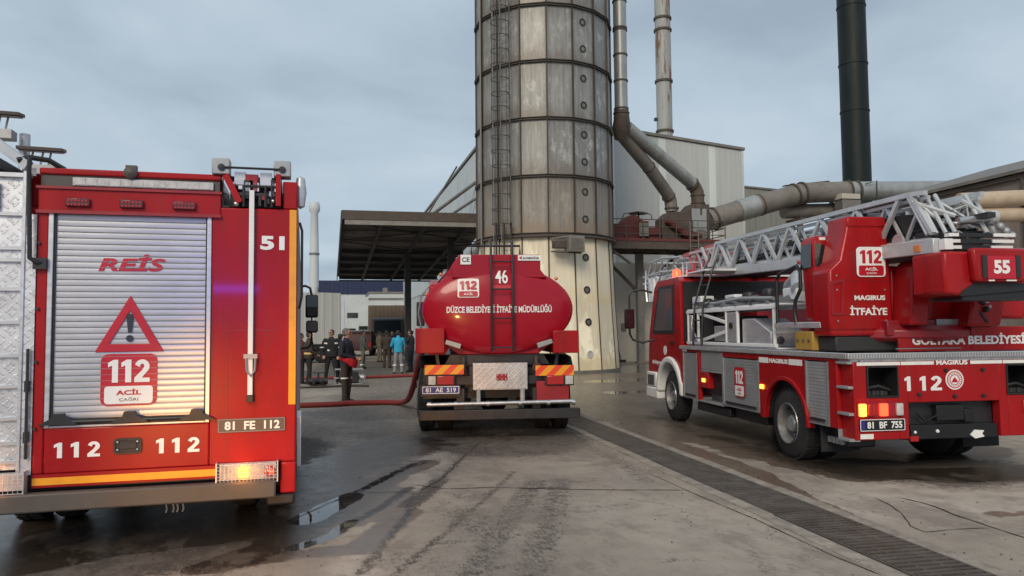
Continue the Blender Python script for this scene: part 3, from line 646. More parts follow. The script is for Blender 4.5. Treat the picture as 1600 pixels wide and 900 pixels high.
t.links.new(math2('MULTIPLY', math2('SUBTRACT', 1.0, math2('MAXIMUM', pd, math2('MULTIPLY', wt, 0.75))), 0.4), bmp.inputs['Strength'])
t.links.new(bmp.outputs[0], p.inputs['Normal'])
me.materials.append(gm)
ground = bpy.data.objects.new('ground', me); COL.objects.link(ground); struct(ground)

# cracks and slab joints: thin uneven ribbons of dark filler lying on the concrete
def ribbon(mb, pts, w, jit=0.02, z=0.004, step=0.10, mi=0):
    pts = [Vector((a[0], a[1], 0)) for a in pts]; path = []
    for a, b in zip(pts[:-1], pts[1:]):
        n = max(1, int((b - a).length / step))
        path += [a.lerp(b, k / n) for k in range(n)]
    path.append(pts[-1]); vs = []
    off = 0
    for i, q in enumerate(path):
        d = (path[min(i + 1, len(path) - 1)] - path[max(0, i - 1)]).normalized(); nn = Vector((-d.y, d.x, 0))
        off = off * 0.7 + random.uniform(-jit, jit); ww = w * random.uniform(0.45, 1.3)
        if i in (0, len(path) - 1): ww = w * 0.1
        vs += [q + nn * (off - ww / 2) + Vector((0, 0, z)), q + nn * (off + ww / 2) + Vector((0, 0, z))]
    mb.add(vs, [(2 * i, 2 * i + 1, 2 * i + 3, 2 * i + 2) for i in range(len(path) - 1)], mi)
M['crack'] = mat('crack_filler', (0.035, 0.029, 0.025), 0.8, var=0.3, scale=6)
cb = MB()
G = lambda *l: [ground_at(*q)[:2] for q in l]
ribbon(cb, G((640, 757), (700, 764), (760, 762), (820, 763), (900, 765), (980, 766), (1072, 766)), 0.022, 0.006)
ribbon(cb, G((1400, 777), (1440, 786), (1470, 796), (1500, 808), (1545, 822), (1590, 836), (1640, 850)), 0.020, 0.012)
ribbon(cb, G((1368, 778), (1395, 792), (1412, 806), (1425, 822), (1446, 832), (1490, 828), (1550, 826)), 0.013, 0.012)
ribbon(cb, G((1240, 724), (1262, 738), (1290, 748)), 0.016, 0.01)
ribbon(cb, G((752, 690), (722, 716), (690, 748), (655, 768), (560, 770), (500, 790)), 0.012, 0.012)
ribbon(cb, G((455, 812), (530, 780), (600, 745), (668, 722)), 0.010, 0.010)
ribbon(cb, G((1380, 900), (1300, 868), (1180, 812), (1080, 770), (1010, 738)), 0.012, 0.004)
for yj in (15.2, 21.5, 27.5): ribbon(cb, [(-12, yj), (3.9, yj)], 0.014, 0.004)
for yj in (10.0, 16.4, 22.8, 29.2): ribbon(cb, [(5.2, yj), (24, yj + 0.05)], 0.016, 0.005)
for xj in (9.8, 14.6): ribbon(cb, [(xj, 3), (xj + 0.4, 32)], 0.014, 0.004)
cr_o = cb.build('ground_cracks', 'crack'); struct(cr_o)

# drain channel: near-black sheet painting the shade of the slot, concrete edge strips, one grating of cross bars
D0, D1 = Vector((4.02, 1.5, 0)), Vector((5.05, 27.0, 0))
dd = (D1 - D0).normalized(); dn = Vector((-dd.y, dd.x, 0)); dlen = (D1 - D0).length
dq = math.atan2(-dd.x, dd.y)
M['kerb_concrete'] = mat('edge_concrete', (0.31, 0.265, 0.218), 0.8, var=0.3, scale=3.5, dirt=0.85, dirtcol=(0.13, 0.11, 0.095), bump=0.3)
M['grate'] = mat('worn_grating_steel', (0.13, 0.112, 0.096), 0.55, metal=0.4, var=0.3, scale=4, dirt=0.5, dirtcol=(0.16, 0.13, 0.10))
M['slot'] = mat('drain_slot_shade', (0.012, 0.011, 0.010), 0.9, var=0.2)
dr = thing('drain_channel', 'long steel drain grating sunk in the yard between tanker and ladder truck', 'drain', D0, math.degrees(dq))
w = 0.265
MB().box(-w, w, 0, dlen, -0.05, 0.004).build('slot_shade_sheet', 'slot', dr)
for s in (-1, 1):
    y = 0; kb = MB()
    while y < dlen:
        L = random.uniform(0.9, 1.05); j = random.uniform(-0.006, 0.006)
        a, b2 = (w + 0.02, w + 0.16) if s > 0 else (-w - 0.16, -w - 0.02)
        kb.box(a + j, b2 + j, y, min(dlen, y + L - 0.012), -0.05, 0.011 + random.uniform(-0.003, 0.004)); y += L
    kb.build('edge_strip', 'kerb_concrete', dr, bevel=0.004)

gb = MB(); y = 0.0; k = 0
while y < dlen:
    gb.box(-w + 0.012, w - 0.012, y, y + 0.040, 0.004, 0.016 + random.uniform(-0.002, 0.003)); y += 0.078; k += 1
for xx in (-w, -0.1, 0.1, w): gb.box(xx - 0.010, xx + 0.010, 0, dlen, 0.0045, 0.0135)
gb.build('grating', 'grate', dr)

# loose grit along the drain and under the tyre marks
gq = MB()
for k in range(700):
    f_ = random.random(); side_ = random.choice((-1, 1)); c_ = D0 + dd * (f_ ** 1.6 * 14) + dn * (side_ * random.uniform(0.28, 0.75)) if k < 260 else Vector((random.uniform(-2.5, 9), random.uniform(3, 12), 0))
    r_ = random.uniform(0.002, 0.006); a_ = random.uniform(0, 6)
    gq.obox((c_.x, c_.y, 0.004 + r_ * 0.5), (r_, r_ * 0.7, r_ * 0.5), Matrix.Rotation(a_, 3, 'Z') @ Matrix.Rotation(random.uniform(-.4, .4), 3, 'X'))
go = gq.build('grit', 'crack'); go['kind'] = 'stuff'; tag(go, 'loose grit scattered along the drain and the open concrete', 'grit')
# ================================================================== the factory
# ---- big grey hall behind the silo
hall = thing('factory_hall', 'tall grey sheet-clad hall with pale strips rising behind the silo', 'building', (15.4, 39.5, 0))
XL, XR, YB, ZL, ZP, ZR = -7.5, 7.92, 45, 11.75, 12.85, 12.05
MB().prism([(XL, 0), (XR, 0), (XR, ZR), (0, ZP), (XL, ZL)], 'y', 0, YB).build('wall', 'wall_sheet', hall)
rb = MB()
for x0, z0, x1, z1 in ((XL - 0.12, ZL + 0.0, 0, ZP + 0.02), (0, ZP + 0.02, XR + 0.12, ZR)):
    rb.prism([(x0, z0 + 0.01), (x1, z1 + 0.01), (x1, z1 + 0.16), (x0, z0 + 0.16)], 'y', -0.12, YB + 0.1)
rb.build('roof', 'steel_grey', hall)
pw = MB()
for k in range(24): pw.box(XL - 0.05, XL - 0.004, 0.3 + k * 1.85, 0.3 + k * 1.85 + 1.75, 5.0, ZL - 0.1)
pw.build('side_cladding', 'wall_sheet_pale', hall)
tb = MB()
tb.box(XR - 0.10, XR + 0.05, -0.05, -0.002, 0, ZR - 0.02)
tb.build('corner_trim', 'pale_wall', hall)
for a, b, r in (((-7.9, -2.0, 8.0), (-7.9, 9.5, 11.6), 0.09), ((-7.9, 3.0, 7.0), (-7.9, 10.0, 10.5), 0.07), ((-7.9, 1.5, 7.2), (-7.9, 7.0, 10.8), 0.05)): pass
# low beige annex below the platform with a shutter, pipes and a meter box
annex = thing('plant_annex', 'low beige rendered annex with grey shutter under the steel platform', 'building', (19.5, 38.9, 0))
MB().box(-5.6, 5.5, -0.6, 0.5, 0, 5.3).build('wall', 'wall_beige', annex)
sh = MB()
for k in range(28): sh.box(0.6, 4.2, -0.66, -0.605, 0.1 + k * 0.15, 0.1 + k * 0.15 + 0.135)
sh.build('roller_shutter', 'wall_beige', annex, bevel=0.02)
MB().box(-4.35, -4.1, -0.70, -0.605, 1.65, 2.05).box(-4.32, -4.13, -0.72, -0.705, 1.7, 2.0).build('meter_box', 'steel_grey', annex, bevel=0.01)
# smaller grey hall at the right
sm = thing('side_hall', 'small stained grey hall behind the rising brown pipe', 'building', (27.0, 46.0, 0))
MB().prism([(0, 0), (4.05, 0), (4.05, 11.0), (0, 11.25)], 'y', 0, 20).build('wall', 'wall_olive', sm)
MB().prism([(-0.1, 11.26), (4.15, 11.01), (4.15, 11.12), (-0.1, 11.37)], 'y', -0.1, 20).build('roof', 'steel_grey', sm)
MB().box(-3, 12, 0.6, 6, 0, 8.2).build('lower_block', 'wall_olive', sm)
# brown hall at the far right
rh = thing('brown_hall', 'long dusty brown sheet-clad hall behind the beige pipes and ladder truck', 'building', (23.1, 6, 0))
MB().prism([(0, 0), (16, 0), (16, 7.0), (8, 9.2), (0, 6.95)], 'y', 0, 24).build('wall', 'wall_brown', rh)
MB().prism([(-0.25, 6.93), (8, 9.21), (8, 9.33), (-0.25, 7.05)], 'y', -0.2, 24.2).build('roof', 'duct_brown', rh)
ds = MB()
ds.box(-0.14, -0.02, 0, 24, 6.75, 6.9)
for k in range(4): ds.tube([(-0.1, 1 + 7 * k, 6.75), (-0.1, 1 + 7 * k, 0)], 0.06, 8)
ds.build('gutter', 'steel_brown', rh)

# ---- silo
SX, SY, SR, NS = 9.02, 31.48, 2.905, 17
silo = thing('silo', 'towering many-sided weathered steel silo with rivet ports on a cream base', 'silo', (SX, SY, 0))
LEV = [5.52, 7.84, 10.15, 12.47, 14.78, 17.1, 19.4]
cam_dir = math.atan2(-SY, -SX)
def sang(k): return cam_dir + math.radians(2.9) + k * 2 * math.pi / NS       # k grows anticlockwise: to the right in the photo
def silo_wall(z0, z1, name, m, base=False, r0=SR, r1=SR):
    bmv, fs, uv = [], [], []
    tone = []
    zs = [z0, z1]
    for k in range(NS):
        for z, r in ((z0, r0), (z1, r1)): bmv.append((r * math.cos(sang(k)), r * math.sin(sang(k)), z))
    for k in range(NS):
        j = (k + 1) % NS; fs.append((2 * k, 2 * j, 2 * j + 1, 2 * k + 1))
    me = bpy.data.meshes.new(name); me.from_pydata(bmv, [], fs)
    u = me.uv_layers.new(name='panel'); a = me.attributes.new('tone', 'FLOAT', 'FACE')
    for k in range(NS):
        for q, xy in enumerate(((0, 0), (1, 0), (1, 1), (0, 1))): u.data[4 * k + q].uv = xy
        a.data[k].value = random.random()
    me.materials.append(M[m]); o = bpy.data.objects.new(name, me); COL.objects.link(o); o.parent = silo
    return o
def silo_mat(name, clean, clean2, grime, rust, metal, rough, gscale):
    m, t, p = new_mat(name)
    uvn = N(t, 'ShaderNodeUVMap', uv_map='panel'); sp = N(t, 'ShaderNodeSeparateXYZ'); t.links.new(uvn.outputs[0], sp.inputs[0])
    c = N(t, 'ShaderNodeTexCoord'); tone = N(t, 'ShaderNodeAttribute', attribute_name='tone').outputs['Fac']
    L = t.links.new
    def nz(s, st, d=7.0, r=0.68):
        mp = N(t, 'ShaderNodeMapping'); mp.inputs['Scale'].default_value = st; L(c.outputs['Object'], mp.inputs[0])
        n = N(t, 'ShaderNodeTexNoise', inp={'Scale': s, 'Detail': d, 'Roughness': r}); L(mp.outputs[0], n.inputs['Vector']); return n.outputs[0]
    def mr(x, a, b, lo=0.0, hi=1.0):
        n = N(t, 'ShaderNodeMapRange', inp={1: a, 2: b, 3: lo, 4: hi}); L(x, n.inputs[0]); return n.outputs[0]
    def mm(op, x, y):
        n = N(t, 'ShaderNodeMath', operation=op)
        for i, v in enumerate((x, y)):
            if isinstance(v, float): n.inputs[i].default_value = v
            else: L(v, n.inputs[i])
        return n.outputs[0]
    def mix(f, a, b):
        n = N(t, 'ShaderNodeMix', data_type='RGBA')
        for i, v in ((0, f), (6, a), (7, b)):
            if isinstance(v, (float, tuple)): n.inputs[i].default_value = v
            else: L(v, n.inputs[i])
        return n.outputs[2]
    col = mix(tone, clean, clean2)
    streak = nz(3.0, (3.6, 3.6, 0.09), 8.0, 0.72)
    col = mix(mr(streak, 0.42, 0.68, 0, 0.7), col, grime)
    blot = nz(gscale, (1, 1, 0.55), 9.0, 0.74)
    col = mix(mm('MULTIPLY', mr(blot, 0.52, 0.60, 0, 1), mr(tone, 0.25, 0.9, 0.15, 0.75)), col, (clean[0] * 1.5, clean[1] * 1.5, clean[2] * 1.48, 1))
    # grime gathers along the panel joints, rust along the steel's lower edges
    ed = mm('MINIMUM', sp.outputs[0], mm('SUBTRACT', 1.0, sp.outputs[0]))
    edge = mm('ADD', ed, mr(nz(5, (1, 1, 0.3)), 0.3, 0.7, -0.09, 0.09))
    col = mix(mr(edge, 0.02, 0.15, 0.6, 0.0), col, grime)
    low = mm('ADD', sp.outputs[1], mr(nz(2.5, (1, 1, 0.35)), 0.3, 0.7, -0.2, 0.2))
    col = mix(mr(low, 0.02, 0.28, 0.8, 0.0), col, rust)
    top = mm('ADD', mm('SUBTRACT', 1.0, sp.outputs[1]), mr(nz(4.5, (1.5, 1.5, 0.12)), 0.3, 0.7, -0.3, 0.3))
    col = mix(mr(top, 0.0, 0.35, 0.6, 0.0), col, grime)
    L(col, p.inputs['Base Color']); p.inputs['Metallic'].default_value = metal
    L(mr(blot, 0.3, 0.7, rough * 0.8, rough * 1.3), p.inputs['Roughness'])
    b = N(t, 'ShaderNodeBump', inp={'Strength': 0.18, 'Distance': 0.02}); L(nz(1.6, (1, 1, 0.6), 3.0), b.inputs['Height']); L(b.outputs[0], p.inputs['Normal'])
    M[name] = m
silo_mat('silo_steel', (0.345, 0.343, 0.328, 1), (0.270, 0.268, 0.255, 1), (0.150, 0.143, 0.134, 1), (0.190, 0.162, 0.138, 1), 0.25, 0.45, 3.2)
silo_mat('silo_rusty', (0.305, 0.282, 0.250, 1), (0.255, 0.232, 0.200, 1), (0.145, 0.125, 0.106, 1), (0.265, 0.185, 0.128, 1), 0.15, 0.5, 3.0)
silo_mat('silo_cream', (0.86, 0.78, 0.61, 1), (0.83, 0.75, 0.57, 1), (0.68, 0.58, 0.42, 1), (0.74, 0.61, 0.37, 1), 0.0, 0.55, 1.0)  # yellower towards the lower edge of each tier
silo_wall(0.12, 2.79, 'cream_base', 'silo_cream', r0=SR + 0.20, r1=SR + 0.05)
silo_wall(2.79, 5.42, 'cream_base', 'silo_cream', r0=SR + 0.05, r1=SR - 0.05)
silo_wall(5.55, LEV[1] - 0.02, 'steel_shell', 'silo_rusty')
for a, b in zip(LEV[1:-1], LEV[2:]): silo_wall(a + 0.02, b - 0.02, 'steel_shell', 'silo_steel')
def ngon(r, n=NS): return [(r * math.cos(sang(k)), r * math.sin(sang(k))) for k in range(n)]
for i, z in enumerate(LEV):
    f = MB()
    for dz in (-0.055, 0.03): f.frame(ngon(SR + 0.10), ngon(SR - 0.06), 'z', z + dz - 0.013, z + dz + 0.013)
    f.frame(ngon(SR + 0.055), ngon(SR - 0.05), 'z', z - 0.036, z + 0.011)
    f.build('ring_flange', 'rib_dark', silo)
MB().frame(ngon(SR + 0.015), ngon(SR - 0.05), 'z', 2.765, 2.815).frame(ngon(SR + 0.235), ngon(SR - 0.05), 'z', 0.0, 0.115).build('base_flange', 'steel_grey', silo)
ribs = MB(); ribc = MB()
for k in range(NS):
    a = sang(k); er = Vector((math.cos(a), math.sin(a), 0)); et = Vector((-er.y, er.x, 0))
    R = Matrix((et, er, Vector((0, 0, 1)))).transposed()
    for z0, z1 in zip(LEV[:-1], LEV[1:]):
        ribs.obox(er * (SR + 0.01) + Vector((0, 0, (z0 + z1) / 2)), (0.024, 0.050, (z1 - z0) / 2 - 0.07), R)
    ribc.tube([er * (SR + 0.20) + Vector((0, 0, 0.12)), er * (SR + 0.05) + Vector((0, 0, 2.79)), er * (SR - 0.03) + Vector((0, 0, 5.42))], 0.028, 6)
ribs.build('joint_rib', 'rib_dark', silo); ribc.build('base_rib', 'rib_dark', silo)
# drum catwalk rim at the foot of the steel shell
cw = MB(); cw.lathe([(SR + 0.02, 5.38), (SR + 0.17, 5.39), (SR + 0.17, 5.45), (SR + 0.02, 5.46)], (0, 0, 0), 'z', 34)
cw.build('skirt_rim', 'steel_brown', silo)
# round ports, two per panel, down one column of panels
ap = (sang(1) + sang(2)) / 2
er = Vector((math.cos(ap), math.sin(ap), 0)); et = Vector((-er.y, er.x, 0)); AR = SR * math.cos(math.pi / NS)
pz = [0.75, 2.02, 3.3, 4.6] + [z + d for z in LEV[:-1] for d in (0.62, 1.72)]
for i, z in enumerate(pz):
    rr = AR + (0.20 - z * 0.053 if z < 2.8 else 0.05 - (z - 2.79) * 0.037 if z < 5.4 else 0.0)
    q = MB()
    rot = Matrix((et, Vector((0, 0, 1)), er)).transposed()
    def L(prof, mi):
        vs, n = [], 20
        for r, h in prof:
            for k in range(n):
                an = 2 * math.pi * k / n
                vs.append(er * (rr + h) + et * (r * math.cos(an)) + Vector((0, 0, z + r * math.sin(an))))
        m = len(prof); q.add(vs, [(a * n + k, a * n + (k + 1) % n, (a + 1) * n + (k + 1) % n, (a + 1) * n + k) for a in range(m - 1) for k in range(n)] + [tuple(range((m - 1) * n, m * n))], mi)
    L([(0.15, -0.02), (0.15, 0.035), (0.105, 0.035), (0.105, 0.005)], 0)
    L([(0.104, -0.02), (0.104, 0.008), (0.05, 0.016)], 1)
    for k in range(10):
        an = 2 * math.pi * k / 10
        pp = er * (rr + 0.035) + et * (0.128 * math.cos(an)) + Vector((0, 0, z + 0.128 * math.sin(an))); q.tube([pp, pp + er * 0.012], 0.012, 6, 0)
    q.build('inspection_port', ['dark_steel', 'steel_grey'] if i else ['pale_wall', 'wall_beige'], silo)
# caged ladder up the silo, left of centre
al = sang(-2) + math.radians(9.5)
er = Vector((math.cos(al), math.sin(al), 0)); et = Vector((-er.y, er.x, 0))
lad = MB()
for s in (-0.22, 0.22): lad.tube([er * (SR + 0.16) + et * s + Vector((0, 0, 3.0)), er * (SR + 0.16) + et * s + Vector((0, 0, 19.3))], 0.022, 6)
z = 3.1
while z < 19.2:
    lad.tube([er * (SR + 0.16) - et * 0.22 + Vector((0, 0, z)), er * (SR + 0.16) + et * 0.22 + Vector((0, 0, z))], 0.013, 5); z += 0.3
lo_ = lad.build('access_ladder', 'steel_grey', silo)
cg = MB()
def cage_pt(a, z): return er * (SR + 0.16 + 0.36 - 0.36 * math.cos(a)) + et * (0.36 * math.sin(a)) + Vector((0, 0, z))
for z in np.arange(5.9, 19.3, 0.58):
    cg.tube([cage_pt(a, z) for a in np.linspace(0.65, 2 * math.pi - 0.65, 14)], 0.016, 5)
for a in (0.9, 1.8, 2.6, 3.14, 3.7, 4.5, 5.4): cg.tube([cage_pt(a, 5.9), cage_pt(a, 19.2)], 0.012, 5)
cg.build('cage', 'rib_dark', lo_)
for ang, w2 in ((sang(-3) + 0.03, 0.04), (sang(-2) - 0.05, 0.03)):
    e2 = Vector((math.cos(ang), math.sin(ang), 0)); MB().tube([e2 * (SR + 0.14) + Vector((0, 0, 2)), e2 * (SR + 0.14) + Vector((0, 0, 19))], w2, 8).build('conduit', 'steel_grey', silo)
ld2 = MB()
for k, dx in enumerate((-0.42, -0.05, 0.28)): ld2.tube([er * (SR + 0.25) + et * dx + Vector((0, 0, 3.0)), er * (SR + 0.25) + et * dx + Vector((0, 0, 6.0))], 0.04, 6)
ld2.build('ladder_stanchion', 'dark_steel', silo)
# roof
MB().lathe([(SR + 0.1, 19.4), (SR * 0.5, 20.6), (0.3, 21.4), (0.0, 21.4)], (0, 0, 0), 'z', NS).build('roof_cone', 'steel_grey', silo)
# drive motor and slide gate on the right front of the base
a2 = cam_dir + math.radians(16)
er = Vector((math.cos(a2), math.sin(a2), 0)); et = Vector((-er.y, er.x, 0)); R = Matrix((et, er, Vector((0, 0, 1)))).transposed()
mo = MB()
mo.obox(er * (SR + 0.62) + et * 0.18 + Vector((0, 0, 5.02)), (0.32, 0.30, 0.30), R)
mo.obox(er * (SR + 0.93) + et * 0.18 + Vector((0, 0, 5.02)), (0.26, 0.012, 0.24), R, 1)
for k in range(9): mo.obox(er * (SR + 0.95) + et * 0.18 + Vector((0, 0, 4.84 + k * 0.045)), (0.24, 0.010, 0.010), R, 1)
mo.obox(er * (SR + 0.45) - et * 0.35 + Vector((0, 0, 5.02)), (0.28, 0.20, 0.14), R, 2)
mo.tube([er * (SR + 0.45) - et * 0.2 + Vector((0, 0, 5.05)), er * (SR + 0.45) - et * 0.66 + Vector((0, 0, 5.0))], 0.10, 12, 2)
for s in (-0.26, 0.26): mo.bar(er * (SR + 0.2 + 0.35) - et * 0.75 + Vector((0, 0, 4.74 + 0.0)), er * (SR + 0.62) + et * 0.45 + Vector((0, 0, 4.68)), 0.07, 0.05, 1)
mo.bar(er * SR - et * 0.6 + Vector((0, 0, 5.3)), er * (SR + 0.6) + et * 0.1 + Vector((0, 0, 5.36)), 0.06, 0.06, 1)
mo.build('drive_motor', ['steel_grey', 'duct_brown', 'steel_brown'], silo, bevel=0.015)

# ---- vertical duct beside the silo and its two branches
def flanged(name, label, pts, r, m, fl, cat='duct', n=20, flm='steel_brown', ribs=0, group=None):
    o = thing(name, label, cat, pts[0], 0, group)
    base = Vector(pts[0]); P2 = [Vector(q) - base for q in pts]
    o2 = MB(); o2.tube(P2, r, n)
    if ribs:
        d = (P2[-1] - P2[0]); L = d.length; d.normalize()
        for k in range(ribs):
            c = P2[0] + d * (L * (k + 0.5) / ribs); o2.tube([c - d * 0.03, c + d * 0.03], r + 0.022, n)
    o2.build('pipe', m, o)
    for a, d, rr, wdt in fl:
        a = Vector(a) - base; d = Vector(d).normalized()
        MB().tube([a - d * wdt, a + d * wdt], rr, n).build('flange', flm, o)
    return o
VX, VY = 12.85, 32.0
flanged('vertical_duct', 'upright galvanised duct with dark band clamps running down beside the silo', [(VX, VY, 11.5), (VX, VY, 21)], 0.30, 'duct',
        [((VX, VY, z), (0, 0, 1), 0.335, 0.035) for z in (11.6, 11.72, 13.0, 14.2, 15.35, 15.45, 16.7, 18)])
flanged('side_duct', 'narrow dark downpipe tucked between silo and galvanised duct', [(VX - 0.52, VY + 0.5, 9.5), (VX - 0.52, VY + 0.5, 21)], 0.13, 'steel_brown', [((VX - 0.52, VY + 0.5, 12), (0, 0, 1), 0.16, 0.03)])
el = thing('duct_elbow', 'rusty elbow joining the upright duct to two sloping ducts', 'duct elbow', (VX, VY, 11.5))
MB().tube([(0, 0, 0.05), (0, 0, -0.15), (0.1, 0.15, -0.42), (0.3, 0.5, -0.75)], [0.33, 0.36, 0.36, 0.32], 18).tube([(0, 0, -0.2), (-0.05, 0.1, -0.6), (0.1, 0.4, -1.0)], [0.34, 0.34, 0.30], 18).build('elbow_body', 'rust_brown', el)
MB().lathe([(0.37, -0.02), (0.37, 0.05), (0.3, 0.05)], (0, 0, 0), 'z', 18).build('elbow_flange', 'steel_brown', el)
flanged('sloping_duct', 'smooth brown duct sloping down steeply from the elbow to the fan', [(13.05, 32.6, 10.75), (14.9, 33.8, 9.55), (16.35, 34.8, 8.45), (16.60, 35.0, 8.15), (16.66, 35.0, 7.6)], 0.31, 'duct_brown',
        [((14.95, 33.84, 9.52), (1.8, 1.2, -1.15), 0.335, 0.03), ((16.45, 34.9, 8.33), (1, .8, -1.3), 0.35, 0.03), ((16.66, 35, 7.75), (0, 0, 1), 0.36, 0.04)])
flanged('ribbed_duct', 'silver spiral-ribbed duct sloping down to a rusty bend', [(13.25, 32.4, 11.0), (17.72, 34.9, 9.05)], 0.30, 'duct', [], ribs=36)
flanged('duct_bend', 'rusty bend at the lower end of the ribbed duct', [(17.70, 34.9, 9.06), (17.95, 35.0, 8.88), (18.08, 35, 8.6), (18.10, 35, 8.0), (18.10, 35, 7.4)], 0.33, 'rust_brown',
        [((17.78, 34.93, 9.0), (4.4, 2.5, -1.95), 0.37, 0.03), ((18.09, 35, 8.45), (0, 0, 1), 0.37, 0.03), ((18.1, 35, 8.05), (0, 0, 1), 0.37, 0.03)])
# ---- big pipes running right
flanged('rising_pipe', 'fat dusty brown pipe rising from the platform to the pipe run', [(19.2, 36, 7.35), (20.0, 36, 7.62), (24.3, 36, 8.85), (25.1, 36, 9.0), (27.6, 36, 9.16)], 0.56, 'duct_brown',
        [((19.5, 36, 7.45), (3, 0, 1), 0.63, 0.05), ((22.2, 36, 8.25), (3.4, 0, 1), 0.59, 0.04), ((24.3, 36, 8.86), (3.4, 0, 1), 0.64, 0.05), ((24.75, 36, 8.95), (3, 0, .4), 0.64, 0.05), ((27.55, 36, 9.16), (1, 0, .06), 0.63, 0.05)])
MB_p = flanged('pipe_patch', 'bare silver insulation jacket round the middle of the rising brown pipe', [(20.9, 35.99, 7.88), (22.0, 35.99, 8.20)], 0.585, 'duct', [], cat='pipe jacket')
flanged('long_pipe', 'long grey horizontal pipe passing in front of the black chimney', [(27.6, 36, 9.16), (44, 36, 9.9)], 0.54, 'duct',
        [((28.1, 36, 9.18), (1, 0, .04), 0.61, 0.06), ((34.5, 36, 9.47), (1, 0, .04), 0.60, 0.04)])
flanged('lower_pipe', 'thinner dark pipe under the long grey pipe', [(24.0, 36.6, 8.05), (29, 36.6, 8.28), (44, 36.6, 8.6)], 0.40, 'duct_brown', [((27, 36.6, 8.2), (1, 0, .04), 0.45, 0.05)])
bx = thing('junction_box', 'pale grey sheet metal box hanging from the pipe run beside the black chimney', 'box', (27.1, 35.1, 7.2))
MB().prism([(-0.5, 0.55), (-0.5, 1.35), (0.62, 1.35), (0.62, 0.45), (0.3, 0.0), (-0.25, 0.0)], 'y', 0, 0.7).build('housing', 'steel_grey', bx, bevel=0.02)
MB().box(-0.55, 0.58, -0.04, 0.74, 1.38, 1.66).build('lid', 'wall_beige', bx, bevel=0.02)
MB().tube([(1.9, 0.3, 0.2), (1.9, 0.3, 2.5), (1.2, 0.3, 2.28)], 0.035, 6).build('bracket', 'dark_steel', bx)
rail = thing('pipe_walkway', 'thin handrail walkway along the top of the brown pipe', 'walkway', (24, 36.8, 9.3))
MB().bar((-2.2, 0, -1.0), (2.0, 0, 0.4), 0.25, 0.06).bar((0.2, 0, 0.2), (3, 0, 0.55), 0.3, 0.05).build('plank', 'rust_red', rail)
flanged('beige_pipe', 'thick beige clad pipe high above the counterweight, the upper one', [(15.9, 16.4, 4.96), (23.05, 14.8, 5.27)], 0.21, 'duct_beige', [((17.55, 16.05, 5.04), (1, -.2, 0), 0.235, 0.025)], group=None)
flanged('beige_pipe', 'short beige clad pipe just below the upper beige pipe', [(16.3, 16.4, 4.60), (23.05, 14.95, 4.60)], 0.19, 'duct_beige', [((17.62, 16.1, 4.6), (1, -.2, 0), 0.22, 0.02)])
sup = thing('pipe_trestle', 'slender steel trestle carrying the two beige pipes', 'trestle', (18.6, 15.9, 0))
MB().bar((-0.4, 0, 0), (0, 0, 4.4), 0.12, 0.12, 0, (0, 1, 0)).bar((0.4, 0, 0), (0, 0, 4.4), 0.12, 0.12, 0, (0, 1, 0)).box(-0.5, 0.5, -0.3, 0.3, 4.3, 4.40).build('frame', 'steel_brown', sup)
# trestles under the long pipe
for x in (24.6, 33.0, 40.0):
    s2 = thing('pipe_support', 'brown steel post frame under the long pipe run, %s' % {24.6: 'nearest the silo', 33.0: 'in front of the black chimney', 40.0: 'farthest from the silo'}[x], 'pipe support', (x, 36.4, 0))
    MB().box(-0.12, 0.12, -0.5, -0.26, 0, 7.6).box(-0.12, 0.12, 0.26, 0.5, 0, 7.6).box(-0.15, 0.15, -0.7, 0.7, 7.5, 7.62).bar((0, -.38, 1), (0, .38, 6), 0.06, 0.06).build('frame', 'steel_brown', s2)
# ---- chimneys
bc = thing('black_chimney', 'tall plain black chimney standing behind the pipe run', 'chimney', (35.3, 45, 0))
MB().lathe([(0.93, 0), (0.93, 28), (0.85, 28.02), (0.85, 27)], (0, 0, 0), 'z', 32).build('shaft', 'black_stack', bc)
for z in (16.6, 19.9, 24): MB().lathe([(0.93, z - 0.06), (0.97, z - 0.05), (0.97, z + 0.05), (0.93, z + 0.06)], (0, 0, 0), 'z', 32).build('band', 'black_stack', bc)
wc = thing('rusty_chimney', 'slim white chimney with long rust streaks rising over the grey hall roof', 'chimney', (21.75, 46.5, 0))
MB().lathe([(0.52, 0), (0.52, 30), (0.46, 30.02), (0.46, 29)], (0, 0, 0), 'z', 28).build('shaft', 'white_stack', wc)
for z in (13.9, 14.9, 18.3, 21.8, 22.6): MB().lathe([(0.52, z - 0.08), (0.60, z - 0.07), (0.60, z + 0.07), (0.52, z + 0.08)], (0, 0, 0), 'z', 28).build('flange', 'steel_brown', wc)
MB().lathe([(0.0, 12.2), (0.9, 12.2), (0.62, 14.3), (0.0, 14.3)], (0, 0, 0), 'z', 28).build('roof_collar', 'pale_wall', wc)
MB().box(-0.72, -0.55, -0.1, 0.1, 15.6, 15.8).build('sensor', 'dark_steel', wc)
pc = thing('far_chimney', 'pale distant chimney with a flared cap beside the fire engine numbered 51', 'chimney', (-2.4, 123, 0))
MB().lathe([(0.85, 0), (0.66, 16), (0.55, 20.4), (0.85, 20.9), (0.85, 21.7), (0.65, 22.2), (0.0, 22.2)], (0, 0, 0), 'z', 24).build('shaft', 'pale_stack', pc)
MB().lathe([(0.6, 13.9), (0.8, 13.9), (0.8, 14.2), (0.6, 14.2)], (0, 0, 0), 'z', 24).build('band', 'steel_grey', pc)
